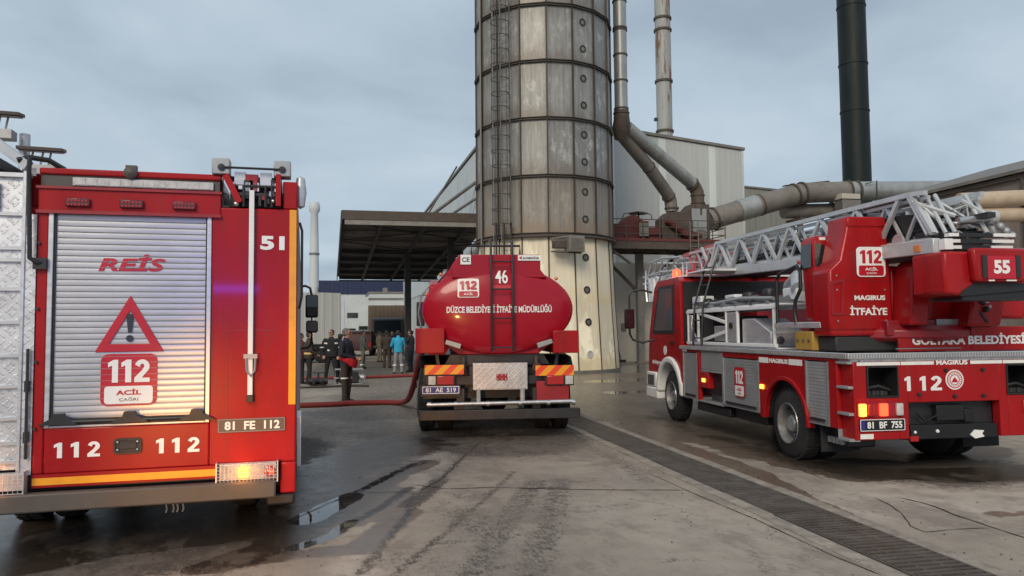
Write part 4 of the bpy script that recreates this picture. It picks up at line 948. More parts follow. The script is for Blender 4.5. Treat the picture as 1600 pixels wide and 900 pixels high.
# ---- steel platform with handrail between silo and hall
pf = thing('steel_platform', 'brown steel platform on posts with handrails between silo and grey hall', 'platform', (16.0, 35.2, 0))
dk_ = MB()
dk_.box(-3.0, 3.2, -1.0, 1.6, 5.86, 5.98)
for y in (-1.0, 0.2, 1.5): dk_.box(-3.0, 3.2, y - 0.06, y + 0.06, 5.60, 5.855)
for x in (-2.9, -1.2, 0.6, 2.3, 3.1): dk_.box(x - 0.06, x + 0.06, -0.93, 1.43, 5.62, 5.857)
dk_.build('deck', 'steel_brown', pf)
for x, y in ((-0.55, 1.2), (2.9, 1.2), (2.9, -0.7)): MB().box(x - 0.17, x + 0.17, y - 0.17, y + 0.17, 0, 5.59).box(x - 0.26, x + 0.26, y - 0.26, y + 0.26, 0, 0.06).build('post', 'steel_grey', pf, bevel=0.01)
br = MB()
br.bar((-2.7, 1.2, 5.6), (-0.6, 1.2, 3.6), 0.12, 0.14).bar((1.6, 1.2, 5.6), (-0.5, 1.2, 3.6), 0.12, 0.14).bar((-2.9, -0.9, 5.6), (-1.9, -0.9, 4.9), 0.1, 0.1).bar((2.9, 1.0, 4.4), (2.9, -0.5, 5.6), 0.1, 0.1)
br.build_each('brace', 'steel_brown', pf)
hr = MB()
for y in (-0.95,):
    for z in (6.35, 6.7, 7.05): hr.tube([(-3.0, y, z), (1.0, y, z), (3.15, y, z)], 0.024, 6)
    for x in np.arange(-3.0, 3.3, 0.88): hr.tube([(x, y, 5.98), (x, y, 7.05)], 0.026, 6)
for z in (6.35, 6.7, 7.05): hr.tube([(3.15, -0.95, z), (3.15, 1.5, z)], 0.024, 6)
for y in (0.3, 1.5): hr.tube([(3.15, y, 5.98), (3.15, y, 7.05)], 0.026, 6)
hr.tube([(-2.3, -0.95, 7.05), (-2.2, -0.95, 7.3), (-1.5, -0.95, 7.42), (-0.8, -0.95, 7.3), (-0.75, -0.95, 7.05)], 0.026, 6)
hr.build('handrail', 'steel_brown', pf)
kp = MB()
kp.box(-3.0, 3.2, -1.03, -1.005, 5.98, 6.12); kp.build('toe_board', 'rust_red', pf)
fan = thing('fan_unit', 'red and grey fan casing with motor on the steel platform', 'fan', (14.9, 35.2, 5.98))
MB().lathe([(0.0, -0.28), (0.62, -0.28), (0.66, -0.24), (0.66, 0.24), (0.62, 0.28), (0.0, 0.28)], (-0.35, 0.0, 0.72), 'y', 26).box(-0.8, 0.7, -0.35, 0.35, 0.0, 0.25).build('casing', 'rust_red', fan, bevel=0.01)
MB().tube([(0.3, -0.1, 0.55), (1.1, -0.1, 0.55)], 0.26, 16).box(0.4, 1.0, -0.4, 0.2, 0.0, 0.30).build('motor', 'rust_red', fan)
MB().box(-1.5, -0.95, -0.5, 0.1, 0.0, 0.9).box(-0.1, 0.35, -0.55, -0.36, 0.5, 1.05).build_each('panel_box', 'rust_red', fan, bevel=0.01)
MB().box(-0.18, 0.32, -0.6, -0.56, 0.3, 0.95).build('guard', 'steel_grey', fan)
MB().lathe([(0.0, 0.06), (0.35, 0.0), (0.5, -0.06), (0.0, -0.06)], (0.05, 0, 1.55), 'z', 18).tube([(0.05, 0, 1.5), (0.05, 0, 0.9)], 0.04, 6).build('rain_cap', 'dark_steel', fan)
fb = thing('fan_unit', 'grey box plenum with sloping hood under the two duct ends on the platform', 'plenum', (17.1, 35.1, 5.98))
MB().prism([(-1.1, 0.0), (1.5, 0.0), (1.5, 2.0), (0.55, 2.0), (0.2, 1.62), (-0.7, 1.55), (-1.1, 1.2)], 'y', -0.35, 0.5).build('casing', 'steel_brown', fb, bevel=0.02)
MB().box(0.5, 1.3, -0.42, -0.355, 0.5, 1.75).build('panel', 'duct', fb, bevel=0.01)
MB().tube([(-0.9, -0.5, 1.1), (0.3, -0.62, 0.25)], 0.16, 14).tube([(0.0, -0.5, 0.4), (0.9, -0.5, 0.35)], 0.2, 14).build('screw', 'rust_red', fb)
MB().lathe([(0.0, -0.1), (0.30, -0.1), (0.30, 0.1), (0.0, 0.1)], (0.9, -0.55, 0.4), 'y', 18).build('pulley', 'steel_grey', fb)
lad3 = thing('cat_ladder', 'thin steel ladder hanging below the platform near the annex', 'ladder', (17.4, 34.1, 0))
b = MB()
for x in (-0.22, 0.22): b.tube([(x, 0, 3.4), (x, 0, 7.0)], 0.025, 6)
for z in np.arange(3.5, 6.9, 0.28): b.tube([(-0.22, 0, z), (0.22, 0, z)], 0.015, 5)
for z in (4.3, 5.0, 5.7): b.tube([(-.22, 0, z)] + [(-0.3 * math.cos(a), -0.5 * math.sin(a), z) for a in np.linspace(0, math.pi, 8)] + [(.22, 0, z)], 0.015, 5)
b.build('frame', 'steel_grey', lad3)
brm = thing('broom', 'dark broom leaning on the beige annex wall', 'broom', (14.85, 38.0, 0))
MB().tube([(0.15, 0, 0.1), (-0.2, 0.22, 1.9)], 0.022, 6).build('handle', 'dark_steel', brm)
MB().box(-0.1, 0.4, -0.08, 0.06, 0.0, 0.12).build('bristles', 'black', brm)
brb = thing('lean_pipes', 'two steel pipes slanting from the canopy roof up to the side of the grey hall', 'pipe brace', (7.3, 42, 0))
MB().tube([(-2.6, 3.0, 7.75), (0.5, -1.0, 9.9)], 0.10, 10).tube([(-2.0, 3.0, 7.5), (0.5, -1.0, 9.0)], 0.08, 10).tube([(-1.9, 4.0, 8.2), (-0.2, 1.0, 11.2)], 0.05, 8).build('pipe', 'steel_grey', brb)

# ---- loading canopy left of the silo
cp = thing('loading_canopy', 'wide dark loading canopy on steel columns, seen from below', 'canopy', (0.62, 34.0, 0))
CL, CW = 21.0, 6.9
def cz(y): return 6.95 - 1.30 * y / CL
rf = MB(); rf.prism([(0, cz(0)), (CL, cz(CL)), (CL, cz(CL) + 0.07), (0, cz(0) + 0.07)], 'x', -0.1, CW)
rf.build('roof_sheet', 'canopy', cp)
bm_ = MB(); bm_.box(0.0, CW, -0.12, -0.005, cz(0) - 0.52, cz(0) - 0.30); bm_.build('front_beam', 'canopy_beam', cp)
fa = MB(); fa.box(-0.12, CW, -0.16, -0.125, cz(0) - 0.30, cz(0) + 0.10).build('fascia', 'steel_brown', cp)
fe = MB(); fe.prism([(0, cz(0) - 0.5), (CL, cz(CL) - 0.3), (CL, cz(CL) + 0.1), (0, cz(0) + 0.1)], 'x', -0.16, -0.11); fe.build('edge_beam', 'dark_steel', cp)
for k in range(8):
    y = 1.2 + k * (CL - 1.6) / 7
    MB().box(0, CW, y - 0.06, y + 0.06, cz(y) - 0.24, cz(y) - 0.02).build('purlin', 'canopy_beam' if k < 3 else 'dark_steel', cp)
for x in (1.6, 3.6, 5.6):
    b = MB(); b.prism([(0, cz(0) - 0.50), (CL, cz(CL) - 0.30), (CL, cz(CL) - 0.245), (0, cz(0) - 0.26)], 'x', x - 0.08, x + 0.08); b.build('rafter', 'dark_steel', cp)
db = MB()
for k in range(4):
    y = 0.5 + 5 * k; db.tube([(0.1, y, cz(y) - 0.3), (CW, y + 4.5, cz(y + 4.5) - 0.3)], 0.03, 6); db.tube([(CW, y, cz(y) - 0.3), (0.1, y + 4.5, cz(y + 4.5) - 0.3)], 0.03, 6)
db.build('tie_rod', 'dark_steel', cp)
for x, y in ((3.55, 8.2), (4.25, 14.5), (4.7, 20.5), (5.3, 4.0)): MB().box(x - 0.14, x + 0.14, y - 0.14, y + 0.14, 0, cz(y) - 0.24).box(x - 0.22, x + 0.22, y - 0.22, y + 0.22, 0, 0.05).build('column', 'dark_steel', cp)
MB().box(0, CW, CL - 0.1, CL, cz(CL) - 0.34, cz(CL) - 0.24).build('end_beam', 'dark_steel', cp)
lt = MB()
for x0, x1 in ((0.3, 1.9), (2.4, 3.5), (3.7, 4.5)): lt.box(x0, x1, CL + 0.01, CL + 0.03, cz(CL) - 0.2, cz(CL) - 0.08)
lt.build('daylight_slit', 'white', cp)  # white strips painting the bright slits of daylight at the far end
# ---- far background on the left
bb = thing('blue_warehouse', 'long dark blue warehouse far behind the canopy', 'building', (-1.5, 108, 0))
MB().box(0, 16, 0, 20, 7.0, 8.9).build('fascia', 'blue_fascia', bb)
MB().box(0.05, 16, 0.1, 20, 0, 7.0).build('wall', 'pale_wall', bb)
wb = thing('white_office', 'low white office block with a flat roof below the blue warehouse', 'building', (1.6, 84, 0))
MB().box(2.6, 9.5, 0, 8, 0, 5.9).box(0, 2.6, 0.5, 8, 0, 5.5).build('wall', 'pale_wall', wb)
MB().box(2.5, 9.6, -0.12, 8, 5.25, 5.42).box(2.5, 9.6, -0.1, 8.1, 5.9, 6.1).box(4.1, 4.6, 1, 1.5, 6.1, 6.6).build('roof_trim', 'steel_grey', wb)
for x, z, w2, h2 in ((0.25, 3.3, 1.1, 0.5), (1.5, 2.0, 0.9, 0.35), (0.3, 1.6, 0.8, 0.5)):
    fr = MB().box(x - 0.04, x + w2 + 0.04, 0.46, 0.497, z - 0.04, z + h2 + 0.04).build('window', 'steel_grey', wb)
    MB().box(x, x + w2, 0.43, 0.455, z, z + h2).build('pane', 'glass', fr)
tr = thing('white_trailer', 'white box trailer parked beyond the firefighters', 'trailer', (-5.32, 43.1, 0), -65)
MB().box(-1.3, 1.22, 0, 6.0, 1.05, 3.95).build('box_body', 'trailer', tr, bevel=0.03)
MB().box(-1.2, 1.15, 0.2, 5.8, 0.75, 1.045).box(-1.25, 1.2, 0.05, 0.25, 0.5, 0.65).build('chassis', 'dark_steel', tr)
for y in (1.2, 2.4, 5.0):
    for s, x in ((-1, -1.15), (1, 1.1)): wheel(tr, x, y, 0.5, 0.28, s)
lo = thing('box_lorry', 'brown box lorry with a dark cab facing the yard under the canopy', 'lorry', (4.15, 57.0, 0), -4)
MB().box(-1.45, 1.45, 1.9, 9, 0.95, 3.75).build('cargo_box', 'container', lo, bevel=0.03)
MB().prism([(0.0, 0.55), (0.0, 1.5), (0.25, 2.65), (0.5, 2.8), (1.85, 2.8), (1.85, 0.55)], 'x', -1.15, 1.15).build('cab', 'dark_cab', lo, bevel=0.05)
MB().add([(-1.0, 0.01, 1.62), (1.0, 0.01, 1.62), (0.95, 0.22, 2.55), (-0.95, 0.22, 2.55)], [(0, 1, 2, 3)]).build('windscreen', 'glass', lo)
MB().box(-0.9, 0.9, -0.05, -0.01, 0.95, 1.4).build('grille', 'black', lo)
MB().box(-1.2, 1.2, -0.15, 0.0, 0.45, 0.8).build('bumper', 'maroon', lo, bevel=0.03)
for s in (-1, 1): MB().box(s * 0.9 - 0.16, s * 0.9 + 0.16, -0.18, -0.152, 0.55, 0.72).build('headlight', 'lens_clear', lo)
for y in (1.0, 6.6):
    for s in (-1, 1): wheel(lo, s * 1.2, y, 0.48, 0.3, s)
mv = thing('maroon_van', 'dark maroon van parked under the canopy beside the brown lorry', 'van', (2.05, 55.0, 0), -3)
MB().prism([(0, 0.4), (0, 1.0), (0.3, 1.75), (0.55, 1.85), (3.2, 1.85), (3.4, 1.1), (4.3, 0.95), (4.4, 0.4)], 'x', -0.85, 0.85).build('body', 'maroon', mv, bevel=0.05)
MB().add([(-0.72, 0.06, 1.12), (0.72, 0.06, 1.12), (0.68, 0.27, 1.68), (-0.68, 0.27, 1.68)], [(0, 1, 2, 3)]).build('rear_window', 'glass', mv)
for s in (-1, 1):
    MB().box(s * 0.85 - 0.01, s * 0.85 + 0.01, 0.6, 3.0, 1.15, 1.65).build('side_window', 'glass', mv)
    MB().box(s * 0.72 - 0.09, s * 0.72 + 0.09, -0.03, -0.005, 0.7, 1.0).build('tail_light', 'lens_red', mv)
    for y in (0.9, 3.6): wheel(mv, s * 0.87, y, 0.32, 0.2, s)
# ================================================================== left fire engine, seen from behind (x right, y forward, z up; rear face at y = 0)
le = thing('fire_engine', 'red fire engine numbered 51 with a silver roller shutter across its back', 'fire engine', (-1.515, 6.46, 0), 1.8)
body = MB()
# rear face built as panels round the shutter opening
body.box(-0.65, -0.575, 0, 0.12, 0.66, 2.66)
body.box(0.59, 1.25, 0, 0.12, 0.66, 2.72)
body.box(-0.575, 0.59, 0, 0.12, 0.66, 1.0)
body.box(-0.65, 0.66, -0.012, 0.12, 2.64, 2.83)
body.box(-0.65, 0.66, 0.0, 0.14, 2.935, 2.985)
body.box(-1.25, 1.25, 0.121, 6.0, 0.75, 2.7)
body.box(-1.25, 0.66, 0.145, 6.0, 2.70, 2.965)
body.box(1.13, 1.25, 0.0, 0.121, 0.41, 0.659)
body.box(1.135, 1.25, 0.0, 5.0, 2.721, 2.95)
body.build('body', 'red', le, bevel=0.012)
body2 = MB(); body2.box(-0.66, 0.66, -0.03, -0.013, 2.63, 2.655).box(-0.66, 0.665, -0.03, -0.013, 2.82, 2.84).box(0.60, 0.606, -0.004, -0.001, 0.68, 2.6).box(0.715, 0.72, -0.004, -0.001, 0.68, 1.7).box(0.72, 1.10, -0.004, -0.001, 1.72, 1.726)
body2.build('panel_trim', 'red_deep', le)
# window band of the header
wb_ = MB().box(-0.64, 0.645, 0.02, 0.11, 2.84, 2.934); wb_.build('light_band_surround', 'bumper', le)
lb = MB().box(-0.42, 0.60, -0.002, 0.019, 2.852, 2.918); lb_o = lb.build('light_band', 'lens_clear', le, bevel=0.006)
for k in range(12): MB().box(-0.40 + k * 0.082, -0.33 + k * 0.082, -0.006, -0.0025, 2.86, 2.912).build('light_cell', 'lens_clear', lb_o)
for x in (-0.372, 0.005, 0.387):
    b = MB().box(x - 0.085, x + 0.085, -0.045, -0.013, 2.685, 2.75); o = b.build('warning_light', 'lens_darkred', le, bevel=0.008)
    q = MB()
    for i in range(6):
        for j in (0, 1): q.tube([(x - 0.062 + i * 0.025, -0.046, 2.70 + j * 0.03), (x - 0.062 + i * 0.025, -0.050, 2.70 + j * 0.03)], 0.009, 8)
    q.build('led', 'lens_red', o)
# shutter
fr = MB(); fr.box(-0.575, -0.54, -0.008, 0.10, 1.0, 2.64).box(0.557, 0.59, -0.008, 0.10, 1.0, 2.64).box(-0.54, 0.557, -0.006, 0.10, 1.0, 1.018)
fr.build('shutter_frame', 'alu', le, bevel=0.004)
st = MB(); n = 34; z0, z1 = 1.07, 2.635; hh = (z1 - z0) / n
for k in range(n):
    z = z0 + k * hh; st.prism([(0.05, z + 0.0012), (0.0275, z + 0.0025), (0.026, z + hh * 0.25), (0.026, z + hh * 0.75), (0.0275, z + hh - 0.002), (0.05, z + hh - 0.001)], 'x', -0.525, 0.545)
st.box(-0.525, 0.545, 0.051, 0.06, 1.02, 2.63)
so = st.build('roller_shutter', 'shutter', le, angle=15)
sl = MB(); sl.box(-0.539, -0.526, 0.01, 0.09, 1.02, 2.63).box(0.546, 0.556, 0.01, 0.09, 1.02, 2.63); sl.build_each('shutter_seal', 'black', le)
gp = MB()
for k in range(1, n): gp.box(-0.525, 0.545, 0.0165, 0.0275, z0 + k * hh - 0.0011, z0 + k * hh + 0.0011)
gp.build('slat_gap', 'alu_dark', so)
hb = MB(); hb.box(-0.53, 0.55, -0.005, 0.045, 1.022, 1.062).tube([(-0.52, -0.03, 1.045), (0.54, -0.03, 1.045)], 0.014, 8)
for x in (-0.47, 0.02, 0.50):
    hb.prism([(x - 0.14, 1.025), (x + 0.14, 1.025), (x + 0.05, 1.075), (x + 0.04, 1.11), (x - 0.04, 1.11), (x - 0.05, 1.075)], 'y', -0.045, -0.006)
hbo = hb.build('shutter_handle', 'black', so)
wrp = None
text('REİS', so, (0.008, 0.022, 2.262), 0.48, 0.135, 'letter_red', bold=0.03, shear=0.22)
tri = MB(); tri.frame([(0, 2.005), (-0.245, 1.567), (0.245, 1.567)], [(0.0, 1.885), (-0.145, 1.627), (0.145, 1.627)], 'y', 0.012, 0.022)
t_o = tri.build('warning_triangle', 'letter_red', so, bevel=0.004)
MB().prism([(-0.028, 1.86), (0.028, 1.86), (0.012, 1.715), (-0.012, 1.715)], 'y', 0.012, 0.020).prism(circ(0, 1.67, 0.026, 16), 'y', 0.012, 0.020).build('exclamation_mark', 'letter_dark', t_o)
sign112(so, 0.0, 0.021, 1.35, 0.40, 0.40, inverse=True)
# lettering
text('112', le, (-0.346, -0.001, 0.832), 0.315, 0.115, 'letter', bold=0.045)
text('112', le, (0.362, -0.001, 0.832), 0.315, 0.115, 'letter', bold=0.045)
text('51', le, (1.057, -0.001, 2.437), 0.19, 0.115, 'letter', bold=0.045)
pl = MB().box(0.655, 1.165, -0.012, -0.001, 0.915, 1.02).build('number_plate', 'plate_brown', le, bevel=0.003)
MB().frame(rrect(0.655, 1.165, 0.915, 1.02, 0.01), rrect(0.662, 1.158, 0.922, 1.013, 0.008), 'y', -0.015, -0.0125).build('plate_rim', 'letter_grey', pl)
text('81  FE  112', pl, (0.915, -0.0125, 0.967), 0.42, 0.068, 'letter', bold=0.03)
# recessed pull latch
lt = MB().frame(rrect(-0.095, 0.105, 0.785, 0.905, 0.03), rrect(-0.08, 0.09, 0.80, 0.89, 0.02), 'y', -0.014, 0.001).box(-0.082, 0.092, -0.002, 0.004, 0.798, 0.892)
lto = lt.build('latch', 'black', le)
MB().box(-0.055, 0.065, -0.010, -0.0025, 0.82, 0.87).build('latch_handle', 'dark_steel', lto, bevel=0.006)
bo = MB()
for x in (-0.065, 0.075):
    for z in (0.815, 0.875): bo.ball((x, -0.012, z), 0.011, 8, 6)
bo.build('bolt', 'chrome', lto)
# reflective tape
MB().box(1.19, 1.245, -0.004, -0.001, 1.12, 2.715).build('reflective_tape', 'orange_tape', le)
MB().box(-0.65, 0.655, 0.0, 0.12, 0.56, 0.659).build('lower_panel', 'red', le)
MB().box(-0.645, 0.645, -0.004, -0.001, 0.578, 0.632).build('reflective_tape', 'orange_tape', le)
# bright lift rod with catch
rod = MB().box(0.876, 0.915, -0.045, -0.006, 1.20, 2.86).box(0.87, 0.92, -0.05, -0.001, 1.15, 1.21, 1)
rod.build('lift_rod', ['white', 'black'], le, bevel=0.004)
MB().box(0.845, 0.95, -0.06, -0.046, 1.50, 1.535).tube([(0.865, -0.055, 1.5), (0.87, -0.06, 1.4), (0.90, -0.06, 1.36), (0.93, -0.06, 1.4), (0.935, -0.055, 1.5)], 0.009, 6).build('rod_catch', 'alu_dark', le)
# tail lamps behind wire guards
def tail(x0, x1, zc, lit):
    o = MB().box(x0, x1, -0.03, -0.001, zc - 0.06, zc + 0.065).build('tail_light', 'lens_clear', le, bevel=0.006)
    MB().box(x0 + lit[0], x0 + lit[0] + 0.075, -0.05, -0.031, zc - 0.045, zc + 0.05).build('amber_lamp', 'amber_on', o, bevel=0.006)
    MB().lathe([(0.045, 0), (0.045, -0.02), (0.03, -0.03), (0, -0.03)], (x0 + lit[1], -0.031, zc), 'y', 16).build('red_lamp', 'lens_red', o)
    lp_ = bpy.data.lights.new('lamp_glow', 'POINT'); lp_.energy = 1.3; lp_.color = (1.0, 0.38, 0.08); lp_.shadow_soft_size = 0.05
    lo2 = bpy.data.objects.new('lamp_glow', lp_); COL.objects.link(lo2); lo2.parent = o; lo2.location = (x0 + lit[0] + 0.04, -0.16, zc)
    MB().lathe([(0.018, 0), (0.018, -0.006), (0, -0.008)], (x0 + lit[1] + 0.01, -0.0625, zc), 'y', 12).build('bulb', 'red_on', o)
    g = MB()
    for k in range(17): xx = x0 - 0.01 + (x1 - x0 + 0.02) * k / 16; g.tube([(xx, -0.082, zc - 0.075), (xx, -0.082, zc + 0.08)], 0.0028, 4)
    for k in range(7): zz_ = zc - 0.075 + 0.155 * k / 6; g.tube([(x0 - 0.01, -0.085, zz_), (x1 + 0.01, -0.085, zz_)], 0.0028, 4)
    for xx in (x0 - 0.012, x1 + 0.012): g.box(xx - 0.004, xx + 0.004, -0.086, -0.001, zc - 0.08, zc + 0.085)
    g.build('wire_guard', 'alu', o)
tail(0.665, 1.10, 0.60, (0.15, 0.385))
tail(-1.18, -0.69, 0.615, (0.20, 0.08))
# rear under-run bar, corner box and mud flaps
MB().box(-1.25, 1.10, -0.10, -0.015, 0.395, 0.535).build('under_run_bar', 'bumper', le, bevel=0.015)
MB().box(1.02, 1.245, 0.02, 0.5, 0.31, 0.405).build('corner_box', 'black', le, bevel=0.02)
MB().box(-1.2, 1.2, 0.13, 6.5, 0.45, 0.75).build('chassis', 'black_steel', le)
fl = MB()
for x0, x1 in ((0.66, 1.2), (-1.2, -0.66)): fl.box(x0, x1, 1.05, 1.07, 0.22, 0.8)
fl.build_each('mud_flap', 'rubber', le)
sh_ = MB()
for x in (0.28, 0.33, 0.36, 0.40): sh_.tube([(x, 0.0, 0.40), (x + 0.01, 0.0, 0.34), (x, 0.01, 0.315)], 0.006, 5)
sh_.build('hanging_chain', 'alu_dark', le)
for s in (-1, 1):
    wheel(le, s * 1.22, 1.65, 0.5, 0.28, s, dual=True); wheel(le, s * 1.22, 5.6, 0.5, 0.3, s)
# right flank: lockers, white step edge
MB().box(1.2505, 1.262, 0.25, 1.0, 0.9, 2.6).box(1.2505, 1.262, 2.3, 4.9, 0.6, 2.6).build('side_shutter', 'locker', le)
MB().prism([(0.10, 1.0), (0.22, 1.05), (0.30, 0.62), (0.22, 0.58)], 'x', 1.252, 1.29).build('side_step', 'white', le, bevel=0.008)
gh = MB(); gh.tube([(1.27, 0.06, 1.9), (1.29, 0.06, 2.0), (1.29, 0.06, 2.55), (1.27, 0.06, 2.62)], 0.012, 6); gh.build('grab_rail', 'black', le)
MB().prism([(2.72, 0.0), (2.88, 0.0), (3.0, 0.02), (2.96, 0.06), (2.75, 0.06)], 'z', 0, 0.01)
lp = MB(); lp.lathe([(0.0, -0.14), (0.035, -0.12), (0.05, 0.0), (0.035, 0.12), (0.0, 0.14)], (1.275, 0.10, 2.88), 'z', 12); lp.build('side_floodlight', 'alu', le)
# left side: aluminium tread-plate tower with steps and grab rail
tw = MB(); tw.box(-1.25, -0.735, 0.03, 0.12, 0.70, 2.93).box(-0.735, -0.655, 0.0, 0.12, 0.66, 2.62)
tw.build('tread_panel', 'tread', le)
ts = MB()
for z in (2.62, 2.36, 2.27, 2.05, 1.80, 1.55, 1.32, 1.08, 0.90, 0.76): ts.box(-1.25, -0.74, 0.0, 0.028, z - 0.014, z + 0.014)
ts.box(-0.752, -0.728, -0.012, 0.029, 0.68, 2.95)
ts.box(-1.25, -0.70, -0.01, 0.03, 2.90, 2.935)
ts.build('panel_joint', 'alu', le, bevel=0.003)
MB().box(-1.25, -0.95, 0.02, 0.029, 2.63, 2.89).build('bay_opening', 'black', le)
b = MB()
for k in range(7): b.tube([(-1.2 + k * 0.045, 0.0, 2.64), (-1.2 + k * 0.045, 0.0, 2.86)], 0.014, 6)
b.build('hose_rack', 'alu_dark', le)
MB().box(-1.2, -0.93, -0.005, 0.015, 2.63, 2.70).build('rack_tray', 'letter_red', le)
gr = MB(); gr.tube([(-0.70, -0.05, 3.05), (-0.70, -0.06, 2.95), (-0.685, -0.06, 2.45), (-0.68, -0.06, 2.28), (-0.64, -0.05, 2.25), (-0.60, -0.03, 2.25)], 0.017, 8); gr.box(-0.665, -0.575, -0.045, -0.013, 2.20, 2.285)
gr.build('grab_handle', 'black', le)
b = MB(); b.tube([(-0.685, -0.025, 0.78), (-0.685, -0.03, 1.6)], 0.011, 6); b.box(-0.705, -0.67, -0.03, 0.0, 1.28, 1.36).box(-0.705, -0.67, -0.03, 0.0, 0.9, 0.98)
b.build('gas_strut', 'dark_steel', le)
b = MB()
for z in (1.0, 1.5, 1.9, 2.4): b.tube([(-0.635, -0.02, z), (-0.635, 0, z)], 0.012, 6)
b.build('hinge', 'dark_steel', le)
# roof edge: sloping silver rail up to the left, cable, camera dome
b = MB(); b.bar((-0.72, 0.0, 2.99), (-1.3, 0.25, 3.42), 0.05, 0.07).bar((-0.70, 0.02, 2.95), (-0.9, 0.5, 3.05), 0.05, 0.06)
b.build('roof_rail', 'alu', le)
b = MB(); b.box(-1.2, -0.93, 0.0, 0.6, 2.96, 3.06).box(-1.25, -1.02, -0.05, 0.4, 3.06, 3.10); b.build('roof_box', 'black', le, bevel=0.015)
b = MB(); b.tube([(-0.80, 0.0, 3.03), (-0.72, 0.02, 3.06), (-0.6, 0.05, 3.05), (-0.5, 0.1, 2.99)], 0.022, 6); b.build('roof_cable', 'black', le)
b = MB(); b.lathe([(0.05, 0.0), (0.05, -0.025), (0.03, -0.045), (0.0, -0.05)], (-0.009, 0.0, 2.968), 'y', 16).box(-0.05, 0.03, -0.0, 0.05, 2.99, 3.03); b.build('camera_dome', 'bumper', le)
# mast floodlights on the roof
def flood(x, y, z, w, yaw):
    R = Matrix.Rotation(math.radians(yaw), 3, 'Z') @ Matrix.Rotation(math.radians(9), 3, 'X')
    o = MB(); o.obox((x, y, z), (w, 0.12, 0.018), R); o = o.build('mast_floodlight', 'bumper', le, bevel=0.006)
    MB().obox(Vector((x, y, z)) - R @ Vector((0, 0, 0.026)), (w * 0.93, 0.105, 0.003), R).build('light_face', 'letter_grey', o)
    b = MB()
    for s in (-0.35, 0.1, 0.45): b.tube([(x + s * w, y, z), (x + s * w - 0.03, y, z - 0.17)], 0.010, 6)
    b.box(x - w * 0.5, x + w * 0.7, y - 0.08, y + 0.08, z - 0.26, z - 0.17)
    b.build('bracket', 'alu_dark', o)
flood(-1.235, 2.0, 3.56, 0.20, 6)
flood(-1.62, 2.0, 3.90, 0.20, 4)
b = MB(); b.tube([(-1.45, 2.2, 2.96), (-1.45, 2.2, 3.75)], 0.05, 10).box(-1.62, -1.3, 2.1, 2.4, 3.2, 3.32); b.build('mast', 'alu', le)
# ladder gantry above the right half
ga = MB()
for x in (0.655, 1.13): ga.box(x - 0.068, x + 0.068, -0.03, 0.12, 2.985, 3.115)
go = ga.build_each('gantry_bracket', 'alu_dark', le, bevel=0.008)[0]
b = MB()
for x in (0.66, 1.13): b.lathe([(0.028, 0), (0.028, -0.012), (0, -0.014)], (x, -0.031, 3.04), 'y', 12)
b.tube([(0.66, -0.035, 3.04), (1.13, -0.035, 3.04)], 0.010, 6); b.build('gantry_roller', 'black', go)
b = MB()
b.bar((0.69, -0.02, 2.98), (0.80, -0.02, 2.76), 0.03, 0.05).bar((1.10, -0.02, 3.0), (1.10, -0.02, 2.74), 0.04, 0.05)
b.build_each('gantry_arm', 'red', le)
b = MB()
for x in (0.80, 1.0): b.box(x - 0.045, x + 0.045, 0.02, 0.10, 2.91, 3.02)
for x in (0.74, 0.86, 0.93, 1.06): b.box(x - 0.018, x + 0.018, 0.0, 3.6, 2.86, 2.93)
b.build('roof_ladder', 'alu', le)
b = MB()
b.box(0.72, 1.12, 0.08, 0.5, 2.74, 2.96).box(0.70, 1.12, 0.12, 0.5, 2.96, 3.0).box(0.83, 0.87, 0.0, 0.06, 2.8, 2.95).box(1.04, 1.07, 0.0, 0.06, 2.78, 2.96).box(0.74, 1.09, -0.01, 0.04, 2.82, 2.845).tube([(0.74, 0.0, 2.90), (1.1, 0.0, 2.90)], 0.012, 6)
b.box(0.70, 1.12, 0.6, 4, 2.72, 2.96)
for x in (0.76, 0.83, 1.0, 1.05): b.tube([(x, -0.01, 2.73), (x, -0.01, 2.9)], 0.01, 6)
for k in range(6): x = 0.75 + k * 0.065; b.box(x, x + 0.02, -0.005, 0.03, 2.74 + 0.02 * (k % 3), 2.80 + 0.025 * (k % 2))
b.build('gantry_frame', 'dark_steel', le)
b = MB(); b.box(0.84, 0.94, 0.01, 0.06, 2.95, 3.0).box(0.90, 0.935, 0.0, 0.05, 2.86, 2.99).box(0.97, 1.0, -0.01, 0.02, 2.79, 2.83); b.build('ladder_clamp', 'red_deep', le)
b = MB(); b.ball((0.775, -0.01, 2.75), 0.022, 8, 6).ball((0.765, -0.01, 2.85), 0.018, 8, 6).ball((1.06, -0.015, 2.78), 0.016, 8, 6).box(1.03, 1.06, -0.015, 0.0, 2.82, 2.86).box(0.79, 0.82, -0.02, -0.005, 2.87, 2.9); b.build('clamp_bolt', 'chrome', le)
b = MB(); b.tube([(0.665, 0.0, 2.84), (0.71, 0.0, 2.82), (0.725, 0.0, 2.72)], 0.007, 5).box(0.67, 0.675, 0.0, 0.02, 2.72, 2.97).box(0.675, 0.73, 0.0, 0.02, 2.722, 2.735); b.build('wiring', 'black', le)
